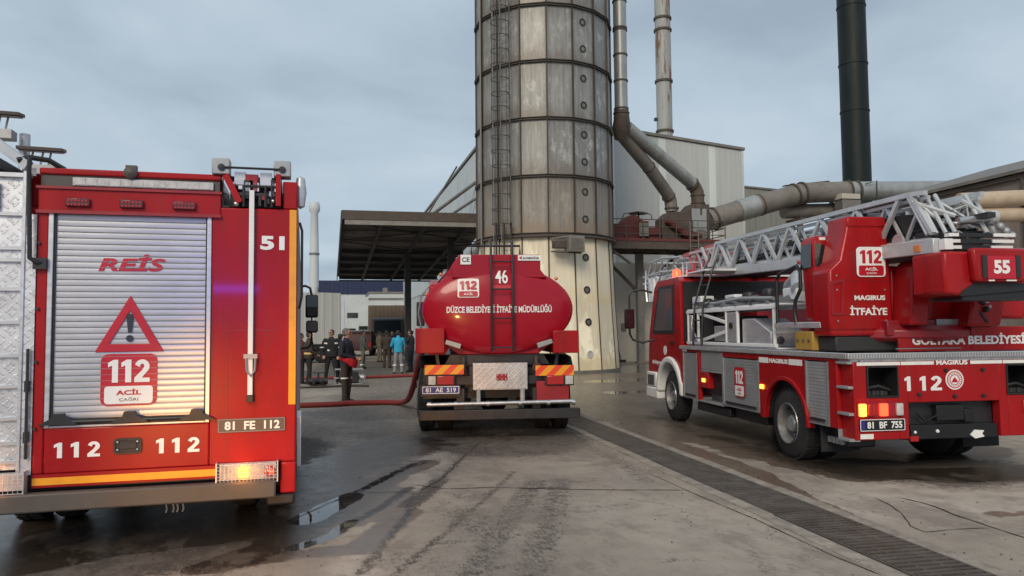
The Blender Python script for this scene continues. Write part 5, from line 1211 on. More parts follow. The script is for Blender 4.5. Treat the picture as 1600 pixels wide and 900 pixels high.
# cab ahead with the nearside mirror showing past the body
cb_ = MB(); cb_.prism([(6.05, 0.6), (6.05, 2.85), (7.9, 2.85), (8.15, 1.9), (8.2, 0.6)], 'x', -1.24, 1.20); cb_.build('cab', 'red', le, bevel=0.05)
MB().box(1.2005, 1.208, 6.9, 7.8, 1.75, 2.6).build('side_window', 'glass', le)
mr_ = MB(); mr_.tube([(1.2, 7.6, 2.52), (1.33, 7.6, 2.54), (1.41, 7.6, 2.50), (1.44, 7.6, 2.36)], 0.022, 8).tube([(1.44, 7.6, 1.62), (1.44, 7.6, 1.52), (1.39, 7.6, 1.44), (1.2, 7.6, 1.42)], 0.022, 8).tube([(1.44, 7.6, 2.4), (1.44, 7.6, 1.6)], 0.015, 6)
mo_ = mr_.build('mirror_arm', 'black', le)
b = MB(); b.box(1.33, 1.55, 7.55, 7.66, 1.97, 2.38); o = b.build('wing_mirror', 'black', le, bevel=0.03)
MB().box(1.35, 1.53, 7.542, 7.549, 2.16, 2.36).build('mirror_glass', 'glass', o)
b = MB(); b.box(1.34, 1.55, 7.55, 7.66, 1.70, 1.92); o = b.build('wide_mirror', 'black', le, bevel=0.04)
MB().box(1.36, 1.53, 7.542, 7.549, 1.73, 1.90).build('mirror_glass', 'mirror_red', o)

# ================================================================== water tanker, seen from behind
tk = thing('water_tanker', 'red oval-tank water tanker numbered 46 with a black ladder in the middle of its back', 'tanker', (2.58, 11.72, 0), -8.5)
HX, HZ, TZ, CX = 1.205, 0.715, 2.045, 0.02
def tsec(k, n=72, e=1.98):
    out = []
    for i in range(n):
        q = 2 * math.pi * i / n; c_, s_ = math.cos(q), math.sin(q)
        out.append((CX + k * HX * math.copysign(abs(c_) ** (2 / e), c_), TZ + k * HZ * math.copysign(abs(s_) ** (2 / e), s_)))
    return out
def dome_y(x, z):
    rr = np.clip(np.sqrt(((x - CX) / HX) ** 2 + ((z - TZ) / HZ) ** 2), 0, 1)
    return 0.30 - 0.20 * np.sqrt(np.clip(1 - (rr * 0.985) ** 2.4, 0, 1))
rings = [(0.02, None), (0.2, None), (0.4, None), (0.6, None), (0.75, None), (0.87, None), (0.95, None), (0.985, None), (1.0, None), (1.0, 0.36), (1.0, 0.40), (1.0, 6.6), (0.97, 6.75), (0.6, 6.95), (0.05, 7.0)]
vs, fs = [], []
for k, y in rings:
    for x, z in tsec(k): vs.append((x, float(dome_y(np.array(x), np.array(z))) if y is None else y, z))
m_ = len(rings); n_ = 72
fs = [(a * n_ + k, a * n_ + (k + 1) % n_, (a + 1) * n_ + (k + 1) % n_, (a + 1) * n_ + k) for a in range(m_ - 1) for k in range(n_)] + [tuple(range(n_)), tuple(range((m_ - 1) * n_, m_ * n_))]
tankm = MB().add(vs, fs).build('tank', 'red_tank', tk, angle=50)
rim = MB(); rim.frame([(x, z) for x, z in tsec(1.012)], [(x, z) for x, z in tsec(0.985)], 'y', 0.315, 0.345); rim.build('tank_seam', 'red_tank', tankm)
def on_tank(off):
    def f(o):
        o = o.copy(); d = o[:, 1].copy(); o[:, 1] = dome_y(o[:, 0], o[:, 2]) - off + d * 1.0; return o
    return f
text('DÜZCE BELEDİYESİ İTFAİYE MÜDÜRLÜĞÜ', tankm, (0.030, 0.0, 2.058), 1.68, 0.135, 'letter', bold=0.030, warp=on_tank(0.004))
def curved_panel(poly_rect, off, m, name, parent):
    x0, x1, z0, z1, r = poly_rect; poly = rrect(x0, x1, z0, z1, r, 5)
    v = [(x, float(dome_y(np.array(x), np.array(z))) - off, z) for x, z in poly] + [(x, float(dome_y(np.array(x), np.array(z))) + 0.004, z) for x, z in poly]; n = len(poly)
    return MB().add(v, [tuple(range(n))] + [(i, (i + 1) % n, n + (i + 1) % n, n + i) for i in range(n)]).build(name, m, parent)
sg = curved_panel((-0.635, -0.295, 2.235, 2.535, 0.03), 0.012, 'letter', 'emergency_sign', tankm)
fr_ = [(x, z) for x, z in rrect(-0.635, -0.295, 2.235, 2.535, 0.03, 5)]
text('112', sg, (-0.465, 0.0, 2.435), 0.27, 0.135, 'letter_red', bold=0.03, warp=on_tank(0.022))
bnd = curved_panel((-0.612, -0.318, 2.252, 2.335, 0.015), 0.024, 'letter_red', 'sign_band', sg)
text('ACİL', bnd, (-0.465, 0.0, 2.294), 0.15, 0.045, 'letter', bold=0.03, warp=on_tank(0.034))
n46 = curved_panel((-0.075, 0.215, 2.38, 2.74, 0.01), 0.008, 'letter_red', 'number_panel', tankm)
text('46', n46, (0.066, 0.0, 2.575), 0.20, 0.24, 'letter', bold=0.012, warp=on_tank(0.018))
# walkway box on top
wk = MB(); wk.prism([(-0.72, 2.55), (0.80, 2.55), (0.70, 2.68), (0.70, 2.925), (-0.60, 2.925), (-0.74, 2.72)], 'y', 0.17, 6.2); wk.build('walkway_box', 'red_tank', tk, bevel=0.012)
wk2 = MB(); wk2.prism([(-0.63, 2.90), (-0.58, 2.93), (-0.74, 2.62), (-0.95, 2.50), (-0.95, 2.46)], 'y', 0.32, 0.36).build('walkway_gusset', 'red_tank', tk)
p_ = MB().box(-0.585, -0.42, 0.15, 0.168, 2.765, 2.92).build('approval_plate', 'letter', tk)
text('CE', p_, (-0.502, 0.149, 2.842), 0.12, 0.075, 'letter_dark', bold=0.02)
p_ = MB().box(0.335, 0.705, 0.15, 0.168, 2.825, 2.915).build('maker_plate', 'letter', tk)
text('KAYMENCİLER', p_, (0.545, 0.149, 2.87), 0.26, 0.045, 'letter_dark', bold=0.03)
MB().prism([(0.35, 2.87), (0.40, 2.90), (0.395, 2.87), (0.40, 2.84)], 'y', 0.145, 0.149).build('maker_mark', 'letter_red', p_)
# ladder on the tank end
ldr = MB()
for x in (-0.105, 0.235): ldr.tube([(x, 0.02, 1.38), (x, -0.015, 1.7), (x, -0.015, 2.4), (x, 0.03, 2.75), (x, 0.10, 3.13), (x, 0.32, 3.16)], 0.019, 8)
for z in (1.44, 1.90, 2.355, 2.80): ldr.tube([(-0.105, -0.005 if z < 2.5 else 0.03, z), (0.235, -0.005 if z < 2.5 else 0.03, z)], 0.013, 6)
ldr.build('rear_ladder', 'black_steel', tk)
b = MB()
for x in (-0.65, -0.25, 0.1, 0.4, 0.68): pass
b.tube([(-0.4, 0.5, 2.93), (-0.4, 0.5, 3.10), (0.4, 0.5, 3.10), (0.4, 0.5, 2.93)], 0.02, 6); b.build('roof_rail', 'black_steel', tk)
# side boxes
for x0, x1, z0, z1, ln in ((-1.30, -0.845, 1.36, 1.755, 1), (0.875, 1.29, 1.34, 1.70, 1)): MB().box(x0, x1, 0.06, 1.5, z0, z1).build('side_box', 'red', tk, bevel=0.012)
for s in (-1, 1):
    MB().prism([(s * 0.62 + CX, 1.42), (s * 0.86 + CX, 1.50), (s * 0.84 + CX, 1.57), (s * 0.60 + CX, 1.50)], 'y', 0.1, 0.2).build('tank_bracket', 'locker', tk, bevel=0.008)
    MB().prism([(s * 0.95, 1.05), (s * 1.0, 1.35), (s * 0.95, 1.36), (s * 0.9, 1.05)], 'y', 0.25, 0.3).build('box_stay', 'black_steel', tk)
MB().prism([(-0.85, 1.16), (0.85, 1.16), (0.75, 1.325), (-0.75, 1.325)], 'y', 0.34, 6.2).box(-0.45, 0.48, 0.25, 9.0, 0.75, 1.15).box(-0.9, 0.9, 0.16, 0.3, 0.86, 0.99).box(-1.2, 1.2, 0.45, 0.6, 0.62, 1.12).build('chassis', 'black_steel', tk)
sk_ = MB()
for s in (-1, 1): sk_.prism([(0.55, 1.12), (0.75, 1.26), (1.4, 1.30), (2.05, 1.26), (2.2, 1.12), (2.16, 1.10), (2.0, 1.22), (1.4, 1.26), (0.8, 1.22), (0.6, 1.10)], 'x', s * 0.72, s * 1.27)
sk_.build_each('mudguard', 'black', tk)
MB().prism([(-0.62, 1.33), (0.66, 1.33), (0.86, 1.47), (-0.82, 1.47)], 'y', 0.30, 0.5).build('sump', 'red_tank', tk, bevel=0.01)
# chequer board, lamps, plate, treadplate box
for x0, x1, z0, z1 in ((-1.155, -0.545, 1.03, 1.178), (0.585, 1.195, 0.99, 1.15)): MB().box(x0, x1, 0.02, 0.05, z0, z1).build('reflective_board', 'hazard', tk)
MB().box(-0.405, 0.45, -0.02, 0.25, 0.785, 1.20).box(-0.36, 0.44, -0.026, -0.021, 0.80, 1.13).build('tread_box', 'tread_fine', tk, bevel=0.006)
cl_ = MB(); cl_.box(-0.04, 0.13, -0.045, -0.027, 0.93, 1.03); clo = cl_.build('box_latch', 'red_deep', tk, bevel=0.008)
b = MB()
for x in (-0.02, 0.045, 0.11):
    for z in (0.95, 1.01): b.ball((x, -0.047, z), 0.012, 8, 6)
b.build('latch_stud', 'chrome', clo)
for x0, x1, nm, mt in ((-1.10, -0.985, 'clear_lamp', 'lens_clear'), (-0.965, -0.70, 'red_lamp', 'lens_red'), (0.76, 1.03, 'red_lamp', 'lens_red'), (1.055, 1.18, 'clear_lamp', 'lens_clear')):
    MB().box(x0, x1, 0.0, 0.05, 0.87 if x0 < 0 else 0.85, 1.005 if x0 < 0 else 0.985).build(nm, mt, tk, bevel=0.008)
MB().box(-1.12, -0.68, 0.051, 0.075, 0.855, 1.02).box(0.73, 1.2, 0.051, 0.075, 0.83, 1.0).build_each('lamp_backing', 'black', tk)
pl = MB().box(-1.19, -0.62, -0.01, 0.0, 0.735, 0.85).build('number_plate', 'plate_blue', tk, bevel=0.003)
MB().frame(rrect(-1.19, -0.62, 0.735, 0.85, 0.012), rrect(-1.18, -0.63, 0.745, 0.84, 0.01), 'y', -0.013, -0.0105).build('plate_rim', 'letter', pl)
text('81  AE  519', pl, (-0.905, -0.0105, 0.792), 0.47, 0.070, 'letter', bold=0.02)
MB().box(-1.22, -0.60, 0.001, 0.06, 0.70, 0.86).build('plate_holder', 'black', tk)
MB().box(0.60, 1.12, 0.06, 0.4, 0.58, 0.90).build('pump_box', 'red_deep', tk, bevel=0.01)
b = MB(); b.tube([(-1.12, -0.02, 0.565), (1.17, -0.02, 0.585)], 0.035, 12)
for x in (-1.11, -0.7, -0.2, 0.3, 0.75, 1.15): b.tube([(x, -0.02, 0.57), (x + 0.05, -0.02, 0.57)], 0.044, 12)
b.build('spray_bar', 'chrome', tk)
b = MB(); b.tube([(-0.32, 0.0, 0.57), (-0.32, 0.0, 0.80)], 0.035, 8).tube([(0.37, 0.0, 0.57), (0.37, 0.0, 0.80)], 0.04, 8); b.build_each('spray_riser', 'alu', tk)
MB().box(-1.25, 1.275, -0.06, 0.08, 0.325, 0.48).build('under_run_bar', 'black_steel', tk, bevel=0.01)
b = MB()
for x in (-0.6, 0.6): b.box(x - 0.06, x + 0.06, 0.081, 0.2, 0.35, 0.8)
b.build_each('bar_hanger', 'black_steel', tk)
for y in (1.45, 2.85):
    for s in (-1, 1): wheel(tk, s * 1.30, y, 0.53, 0.29, s, dual=True)
for s in (-1, 1): wheel(tk, s * 1.24, 6.9, 0.52, 0.3, s)
b = MB()
for s in (-1, 1): b.tube([(s * 0.4, 1.45, 0.52), (s * 0.9, 1.45, 0.52)], 0.11, 12)
b.ball((0, 1.45, 0.52), 0.26, 16, 10); b.build('axle', 'black_steel', tk)
cbm = MB(); cbm.prism([(7.15, 0.75), (7.15, 2.85), (7.5, 3.0), (8.7, 2.95), (9.1, 2.0), (9.15, 0.75)], 'x', -1.25, 1.25); cbm.build('cab', 'red', tk, bevel=0.06)
for s in (-1, 1):
    MB().box(s * 1.254 - 0.004, s * 1.254 + 0.004, 7.9, 8.9, 1.85, 2.6).build('side_window', 'glass', tk)
    b = MB(); b.tube([(s * 1.25, 8.6, 2.7), (s * 1.5, 8.6, 2.66), (s * 1.5, 8.6, 1.75), (s * 1.25, 8.6, 1.7)], 0.02, 6); b.build('mirror_arm', 'black', tk)
    b = MB(); b.box(s * 1.5 - 0.11, s * 1.5 + 0.11, 8.56, 8.68, 1.85, 2.5); b.build('wing_mirror', 'black', tk, bevel=0.03)
# welds, pipes and valves about the tank end
b = MB(); b.tube([(-0.55, 0.2, 1.30), (-0.55, 0.2, 1.12), (-0.5, 0.3, 0.95)], 0.04, 10).tube([(0.62, 0.22, 1.30), (0.62, 0.22, 0.98)], 0.035, 10).tube([(-1.0, 0.22, 0.95), (1.05, 0.22, 0.95)], 0.025, 8); b.build('drain_pipe', 'steel_brown', tk)
b = MB(); b.lathe([(0.07, 0), (0.07, 0.03), (0.03, 0.05), (0, 0.05)], (0.62, 0.14, 1.12), 'y', 14).tube([(0.62, 0.19, 1.12), (0.62, 0.12, 1.12)], 0.015, 6); b.build('valve_wheel', 'rust_red', tk)
b = MB()
for x, z in ((-0.9, 2.62), (0.98, 2.55), (-1.12, 2.3), (1.1, 2.35)): b.ball((x, 0.36, z), 0.03, 8, 6)
b.build('side_marker', 'lens_amber', tk)
# handwheel, valve pipework on the left flank
b = MB(); b.tube([(-1.22, 0.6, 1.75), (-1.27, 0.6, 2.0), (-1.22, 0.6, 2.3), (-1.05, 0.6, 2.5)], 0.014, 6).tube([(-1.22, 5.5, 2.2), (-1.25, 0.9, 2.2)], 0.018, 6); b.build('side_rail', 'alu_dark', tk)
b = MB(); b.tube([(-1.30, 2.0, 0.75), (-1.36, 2.0, 0.75)], 0.07, 12).tube([(-1.2, 2.0, 0.75), (-1.3, 2.0, 0.75)], 0.05, 10); b.build('hose_outlet', 'rust_red', tk)
# ================================================================== turntable ladder truck, seen from behind and from its left flank
lt_ = thing('ladder_truck', 'red turntable ladder truck numbered 55 with a silver lattice ladder laid forward over its cab', 'ladder truck', (6.946, 7.405, 0), -5.0)
XS = -1.25
def arch(y0, z0, r, n=14): return [(y0 + r * math.cos(math.pi * k / n), z0 + r * math.sin(math.pi * k / n)) for k in range(n + 1)]
# rear body shell
rb = MB()
rb.box(-1.20, -1.04, 0, 0.25, 0.43, 1.31).box(-0.65, -0.53, 0, 0.12, 0.43, 1.31).box(-1.04, -0.65, 0, 0.12, 0.43, 0.905).box(-1.04, -0.65, 0, 0.12, 1.26, 1.31)
rb.box(-0.53, 0.63, 0, 0.12, 0.84, 1.31)
rb.box(0.63, 0.74, 0, 0.12, 0.43, 1.31).box(0.74, 1.10, 0, 0.12, 0.43, 0.905).box(0.74, 1.10, 0, 0.12, 1.26, 1.31).box(1.10, 1.25, 0, 0.25, 0.43, 1.31)
# left flank: red panels round the openings
rb.box(XS, XS + 0.06, 0.251, 0.42, 0.53, 1.335)
rb.prism([(0.95, 0.53), (0.95, 1.335), (2.18, 1.335), (2.18, 0.47)] + [(y, z) for y, z in arch(1.45, 0.47, 0.58)], 'x', XS, XS + 0.06)
rb.box(XS, XS + 0.06, 0.42, 0.95, 1.305, 1.335).box(XS, XS + 0.06, 2.18, 3.42, 1.262, 1.335)
rb.box(XS, XS + 0.06, 4.36, 4.44, 0.5, 1.335).box(XS, XS + 0.06, 4.44, 5.14, 1.30, 1.38).box(XS, XS + 0.05, 5.10, 5.24, 0.5, 1.38)
rb.box(1.19, 1.25, 0.251, 5.2, 0.5, 1.335)
rb.build('body', 'red', lt_, bevel=0.008)
fl = MB(); fl.frame(arch(1.45, 0.47, 0.60), arch(1.45, 0.47, 0.55), 'x', XS - 0.035, XS - 0.001, 0, True); fl.build('wheel_arch', 'red', lt_, bevel=0.006)
wl = MB(); wl.frame(arch(1.45, 0.47, 0.579), arch(1.45, 0.47, 0.56), 'x', XS + 0.061, -0.6, 0, True); wl.build('wheel_well', 'black', lt_)
MB().box(-0.53, 0.63, 0.13, 0.2, 0.40, 0.86).box(-1.15, 1.15, 0.3, 5.0, 0.62, 1.28).box(-0.45, 0.45, 0.2, 6.5, 0.45, 0.9).build('chassis', 'black_steel', lt_)
b = MB(); b.box(-0.5, 0.6, 0.02, 0.125, 0.42, 0.58).box(-0.15, 0.2, 0.04, 0.128, 0.62, 0.80).tube([(-0.4, 0.05, 0.72), (-0.3, 0.05, 0.62), (-0.1, 0.05, 0.7)], 0.015, 6).box(0.2, 0.32, 0.03, 0.12, 0.6, 0.75)
tb_ = b.build('tow_gear', 'plate_black', lt_, bevel=0.01)
b = MB(); b.ball((-0.45, 0.015, 0.50), 0.018, 8, 6).ball((-0.17, 0.015, 0.505), 0.022, 8, 6).prism([(0.24, 0.455), (0.30, 0.51), (0.42, 0.50), (0.39, 0.465), (0.42, 0.43), (0.30, 0.41)], 'y', 0.005, 0.018); b.build_each('marker_dot', 'letter', tb_)
MB().box(-0.52, -0.42, 0.0, 0.03, 0.40, 0.46).build('reflector', 'lens_red', tb_)
# deck and its aluminium rail
dkb = MB(); dkb.box(-1.22, 1.24, 0.02, 5.16, 1.311, 1.345); dkb.build('deck', 'tread', lt_)
b = MB(); b.box(-1.275, 1.27, -0.03, 0.018, 1.345, 1.41).box(-1.275, -1.225, 0.0185, 5.20, 1.345, 1.41).box(1.22, 1.27, 0.0185, 5.2, 1.345, 1.41)
dr_ = b.build('deck_rail', 'alu', lt_, bevel=0.006)
b = MB()
for k in range(150): y = 0.03 + k * 0.0345; b.box(-1.279, -1.2755, y, y + 0.017, 1.352, 1.400)
for k in range(72): x = -1.26 + k * 0.0345; b.box(x, x + 0.017, -0.034, -0.0305, 1.352, 1.400)
b.build('rail_knurl', 'alu_dark', dr_)
# rear boxes (deep window recesses with gear inside)
for cx in (-0.845, 0.92):
    q = MB(); q.frame(rrect(cx - 0.195, cx + 0.195, 0.905, 1.26, 0.01), rrect(cx - 0.178, cx + 0.178, 0.922, 1.243, 0.01), 'y', -0.012, 0.10).box(cx - 0.18, cx + 0.18, 0.30, 0.31, 0.91, 1.25).box(cx - 0.19, cx + 0.19, 0.10, 0.30, 0.90, 0.918).box(cx - 0.196, cx - 0.18, 0.1, 0.3, 0.91, 1.25).box(cx + 0.18, cx + 0.196, 0.1, 0.3, 0.91, 1.25).box(cx - 0.19, cx + 0.19, 0.1, 0.3, 1.245, 1.258)
    bo_ = q.build('gear_bay', 'black', lt_)
    q = MB()
    for k in range(6): q.lathe([(0.035, 0), (0.035, 0.05), (0.02, 0.06), (0, 0.06)], (cx - 0.14 + k * 0.052, 0.12 + 0.02 * (k % 2), 0.92), 'z', 10)
    q.tube([(cx - 0.16, 0.1, 1.0), (cx, 0.08, 1.03), (cx + 0.15, 0.1, 0.98)], 0.018, 8)
    q.build('fittings', 'dark_steel', bo_)
# stripes, lettering, emblem, lamps
for x0, x1 in ((-1.155, -0.62), (-0.61, -0.195), (0.27, 0.68), (0.69, 1.2)): MB().box(x0, x1, -0.004, -0.001, 1.268, 1.306).build('reflective_stripe', 'reflect', lt_)
text('MAGIRUS', lt_, (0.035, -0.001, 1.29), 0.40, 0.055, 'letter', bold=0.04)
for ch, x in (('1', -0.535), ('1', -0.345), ('2', -0.175)): text(ch, lt_, (x, -0.001, 1.055), 0.14 if ch == '2' else 0.075, 0.165, 'letter', bold=0.045)
em = MB().prism(circ(0.06, 1.09, 0.115, 32), 'y', -0.004, -0.001).build('crest', 'letter', lt_)
q = MB(); q.frame(circ(0.06, 1.09, 0.098, 32), circ(0.06, 1.09, 0.088, 32), 'y', -0.007, -0.0045).frame(circ(0.06, 1.09, 0.062, 28), circ(0.06, 1.09, 0.054, 28), 'y', -0.007, -0.0045)
q.prism([(0.02, 1.06), (0.10, 1.06), (0.09, 1.085), (0.06, 1.12), (0.035, 1.09)], 'y', -0.007, -0.0045)
for k in range(20):
    a = 2 * math.pi * k / 20; q.prism(circ(0.06 + 0.075 * math.cos(a), 1.09 + 0.075 * math.sin(a), 0.006, 6), 'y', -0.007, -0.0045)
q.build('crest_mark', 'letter_red', em)
for x0, x1, mt, nm in ((-1.155, -1.075, 'amber_on', 'amber_lamp'), (-1.05, -0.98, 'lens_red', 'red_lamp'), (-0.905, -0.81, 'red_on', 'red_lamp'), (-0.70, -0.62, 'lens_clear', 'reflector'), (0.93, 1.03, 'lens_clear', 'reflector'), (1.06, 1.16, 'lens_red', 'red_lamp')):
    MB().box(x0, x1, -0.045, -0.001, 0.70, 0.84).build(nm, mt, lt_, bevel=0.012)
MB().box(-1.17, -0.60, -0.012, -0.0005, 0.69, 0.85).build('lamp_panel', 'red_deep', lt_)
pl = MB().box(-1.15, -0.60, -0.022, -0.001, 0.535, 0.665).build('number_plate', 'plate_black', lt_, bevel=0.003)
MB().frame(rrect(-1.15, -0.60, 0.535, 0.665, 0.012), rrect(-1.143, -0.607, 0.542, 0.658, 0.01), 'y', -0.025, -0.0225).build('plate_rim', 'letter', pl)
text('81  BF  755', pl, (-0.85, -0.0225, 0.60), 0.43, 0.078, 'letter', bold=0.03)
MB().box(-1.14, -1.09, -0.0245, -0.0225, 0.55, 0.65).build('plate_band', 'plate_blue', pl)
MB().box(-1.14, -0.98, -0.005, -0.001, 0.445, 0.50).build('reflective_stripe', 'reflect', lt_)
b = MB()
for x, z in ((-0.40, 0.93), (0.42, 1.2), (0.05, 0.9), (0.42, 0.9), (-0.05, 1.2)): b.lathe([(0.022, 0), (0.022, -0.02), (0, -0.022)], (x, -0.001, z), 'y', 10)
b.build('tie_down', 'black', lt_)
# left corner steps
st = MB()
st.box(XS + 0.002, XS + 0.14, 0.255, 0.262, 0.43, 1.33).box(XS + 0.12, XS + 0.16, 0.02, 0.255, 0.43, 1.33)
for z in (0.43, 0.72, 1.02, 1.30): st.box(XS - 0.01, XS + 0.12, 0.01, 0.25, z - 0.015, z + 0.015)
st.build('corner_steps', 'locker', lt_, bevel=0.004)
# lockers on the flank
def locker(y0, y1, z0, z1, slats=18):
    fr = MB().box(XS - 0.006, XS + 0.05, y0, y0 + 0.03, z0, z1).box(XS - 0.006, XS + 0.05, y1 - 0.03, y1, z0, z1).box(XS - 0.006, XS + 0.05, y0 + 0.03, y1 - 0.03, z0, z0 + 0.02).build('locker_frame', 'alu_dark', lt_)
    q = MB(); h = (z1 - z0 - 0.03) / slats
    for k in range(slats):
        z = z0 + 0.022 + k * h; q.prism([(XS + 0.03, z + 0.0008), (XS + 0.0115, z + 0.0018), (XS + 0.011, z + h * 0.5), (XS + 0.0115, z + h - 0.0015), (XS + 0.03, z + h - 0.0006)], 'y', y0 + 0.032, y1 - 0.032)
    s = q.build('roller_shutter', 'locker', fr, angle=60)
    MB().box(XS - 0.012, XS + 0.008, y0 + 0.10, y1 - 0.10, z0 + 0.045, z0 + 0.075).build('shutter_handle', 'black', fr)
    return s
locker(0.43, 0.94, 0.535, 1.30); s2 = locker(2.20, 3.41, 0.51, 1.255); locker(4.45, 5.09, 0.50, 1.295)
sign112(lt_, 2.80, XS - 0.008, 0.905, 0.33, 0.44, face='left', inverse=True)
for y0, y1 in ((1.01, 1.34), (1.90, 2.17)): MB().box(XS - 0.005, XS - 0.001, y0, y1, 1.225, 1.30).build('reflective_stripe', 'reflect', lt_)
text('MAGIRUS', lt_, (XS - 0.001, 1.62, 1.262), 0.5, 0.06, 'letter', 'left', bold=0.04)
MB().box(XS - 0.02, XS - 0.001, 2.04, 2.14, 0.86, 0.92).build('marker_light', 'amber_on', lt_, bevel=0.006)
stp = MB(); stp.box(XS + 0.22, XS + 0.24, 3.42, 4.36, 0.50, 1.33).box(XS, XS + 0.22, 3.42, 3.45, 0.48, 1.33).box(XS, XS + 0.22, 3.45, 4.36, 0.48, 0.51).box(XS, XS + 0.22, 3.45, 4.30, 0.99, 1.02).box(XS + 0.012, XS + 0.03, 3.455, 4.30, 1.025, 1.33)
stp.build('step_well', 'locker', lt_, bevel=0.006)
MB().box(XS + 0.0, XS + 0.2, 4.0, 4.355, 0.72, 0.985).build('step_box', 'red', lt_, bevel=0.01)
MB().box(XS - 0.016, XS - 0.001, 4.10, 4.22, 0.82, 0.88).build('marker_light', 'amber_on', lt_, bevel=0.005)
MB().box(XS - 0.004, XS - 0.001, 4.90, 5.12, 1.31, 1.36).build('reflective_stripe', 'reflect', lt_)
b = MB(); b.box(XS + 0.05, XS + 0.5, 3.3, 4.6, 0.32, 0.46).box(XS + 0.1, XS + 0.5, 2.2, 3.2, 0.33, 0.5).box(XS + 0.15, XS + 0.5, 0.3, 0.85, 0.30, 0.52); b.build_each('side_tank', 'black', lt_, bevel=0.02)
b = MB()
for y in (0.36, 0.42, 0.5, 0.6): b.box(XS + 0.1, XS + 0.149, y, y + 0.05, 0.33, 0.40)
b.build('chock', 'alu_dark', lt_)
# wheels
for s in (-1, 1):
    wheel(lt_, s * 1.23, 1.45, 0.455, 0.27, s, dual=True); wheel(lt_, s * 1.21, 5.82, 0.455, 0.28, s)
b = MB(); b.tube([(-0.9, 1.45, 0.455), (0.9, 1.45, 0.455)], 0.10, 12).ball((0, 1.45, 0.455), 0.22, 16, 10); b.build('axle', 'black_steel', lt_)
MB().box(-1.2, -0.7, 0.70, 0.72, 0.2, 0.6).box(0.7, 1.2, 0.70, 0.72, 0.2, 0.6).build_each('mud_flap', 'rubber', lt_)
# cab
cbm = MB()
cbm.prism([(5.22, 0.75), (5.22, 2.58), (5.36, 2.66), (6.45, 2.64), (6.62, 2.52), (6.98, 1.60), (7.05, 0.95), (7.05, 0.62)] + [(y, z) for y, z in arch(5.82, 0.5, 0.60)][::1] , 'x', XS + 0.02, 1.23)
cbm.build('cab', 'red', lt_, bevel=0.035)
dg = MB(); dg.prism([(5.62, 1.68), (5.62, 2.48), (6.30, 2.48), (6.66, 1.68)], 'x', XS + 0.012, XS + 0.019); dg.build('side_window', 'glass_sheen', lt_)
dg = MB(); dg.frame([(5.56, 1.62), (5.56, 2.53), (6.34, 2.53), (6.74, 1.62)], [(5.62, 1.68), (5.62, 2.48), (6.30, 2.48), (6.66, 1.68)], 'x', XS + 0.008, XS + 0.019); dg.build('window_seal', 'black', lt_)
MB().add([(-1.1, 6.99, 1.62), (1.1, 6.99, 1.62), (1.05, 6.66, 2.47), (-1.05, 6.66, 2.47)], [(0, 1, 2, 3)]).build('windscreen', 'glass', lt_)
b = MB(); b.prism([(5.50, 0.95), (5.506, 0.95), (5.506, 2.55), (5.5, 2.55)], 'x', XS + 0.014, XS + 0.019); b.box(XS + 0.010, XS + 0.019, 5.58, 5.78, 1.42, 1.47); b.build('door_line', 'black', lt_)
fd = MB()
fd.frame(arch(5.82, 0.5, 0.69, 18), arch(5.82, 0.5, 0.57, 18), 'x', XS - 0.03, XS + 0.30, 0, True)
fd.box(XS - 0.025, XS + 0.3, 6.44, 7.10, 0.34, 0.56).box(XS - 0.02, XS + 0.3, 6.52, 7.08, 0.565, 0.86).box(XS + 0.3, 1.22, 6.8, 7.12, 0.32, 0.8)
fd.box(XS - 0.025, XS + 0.25, 5.13, 5.25, 0.5, 0.75)
fd.build('front_fender', 'white', lt_, bevel=0.03)
lg = MB(); lg.lathe([(0.0, 0), (0.09, 0.0), (0.09, 0.004), (0, 0.004)], (XS + 0.014, 6.05, 1.30), 'x', 16); lg.build('door_crest', 'letter', lt_)
text('itfaiye', lt_, (XS + 0.018, 6.55, 1.05), 0.5, 0.10, 'letter', 'left', bold=0.03)
# nearside mirror frame
b = MB(); b.tube([(-1.24, 6.72, 2.44), (-1.45, 6.75, 2.50), (-1.66, 6.78, 2.47), (-1.70, 6.78, 2.36), (-1.70, 6.78, 1.62), (-1.64, 6.78, 1.50), (-1.45, 6.75, 1.44), (-1.22, 6.72, 1.50)], 0.022, 8)
ma = b.build('mirror_arm', 'black', lt_)
MB().box(-1.80, -1.60, 6.74, 6.84, 1.72, 2.12).build('wing_mirror', 'black', lt_, bevel=0.03)
MB().box(-1.785, -1.615, 6.735, 6.7395, 1.74, 2.10).build('mirror_glass', 'mirror_red', ma)
MB().tube([(-1.62, 6.78, 2.47), (-1.62, 6.78, 2.60)], 0.014, 6).build('aerial', 'black', lt_)
# cab roof: beacon, guard
b = MB(); b.box(-1.1, 1.1, 5.28, 6.3, 2.66, 2.69).box(-1.08, -0.2, 4.4, 5.26, 2.70, 2.73); b.build('roof_plate', 'white', lt_, bevel=0.005)
b = MB(); b.lathe([(0.0, 0), (0.085, 0), (0.08, 0.12), (0.05, 0.16), (0, 0.17)], (-0.95, 6.1, 2.70), 'z', 16); b.build('beacon', 'red_on', lt_)
b = MB(); b.box(-0.80, -0.55, 5.95, 6.05, 2.70, 2.84).build('beacon', 'lens_red', lt_, bevel=0.01)
b = MB(); b.tube([(-0.82, 5.9, 2.7), (-0.82, 5.9, 2.98), (-0.52, 5.9, 2.98), (-0.52, 5.9, 2.7)], 0.014, 6).tube([(-0.82, 6.1, 2.7), (-0.82, 6.1, 2.98), (-0.82, 5.9, 2.98)], 0.014, 6); b.build('beacon_guard', 'alu', lt_)
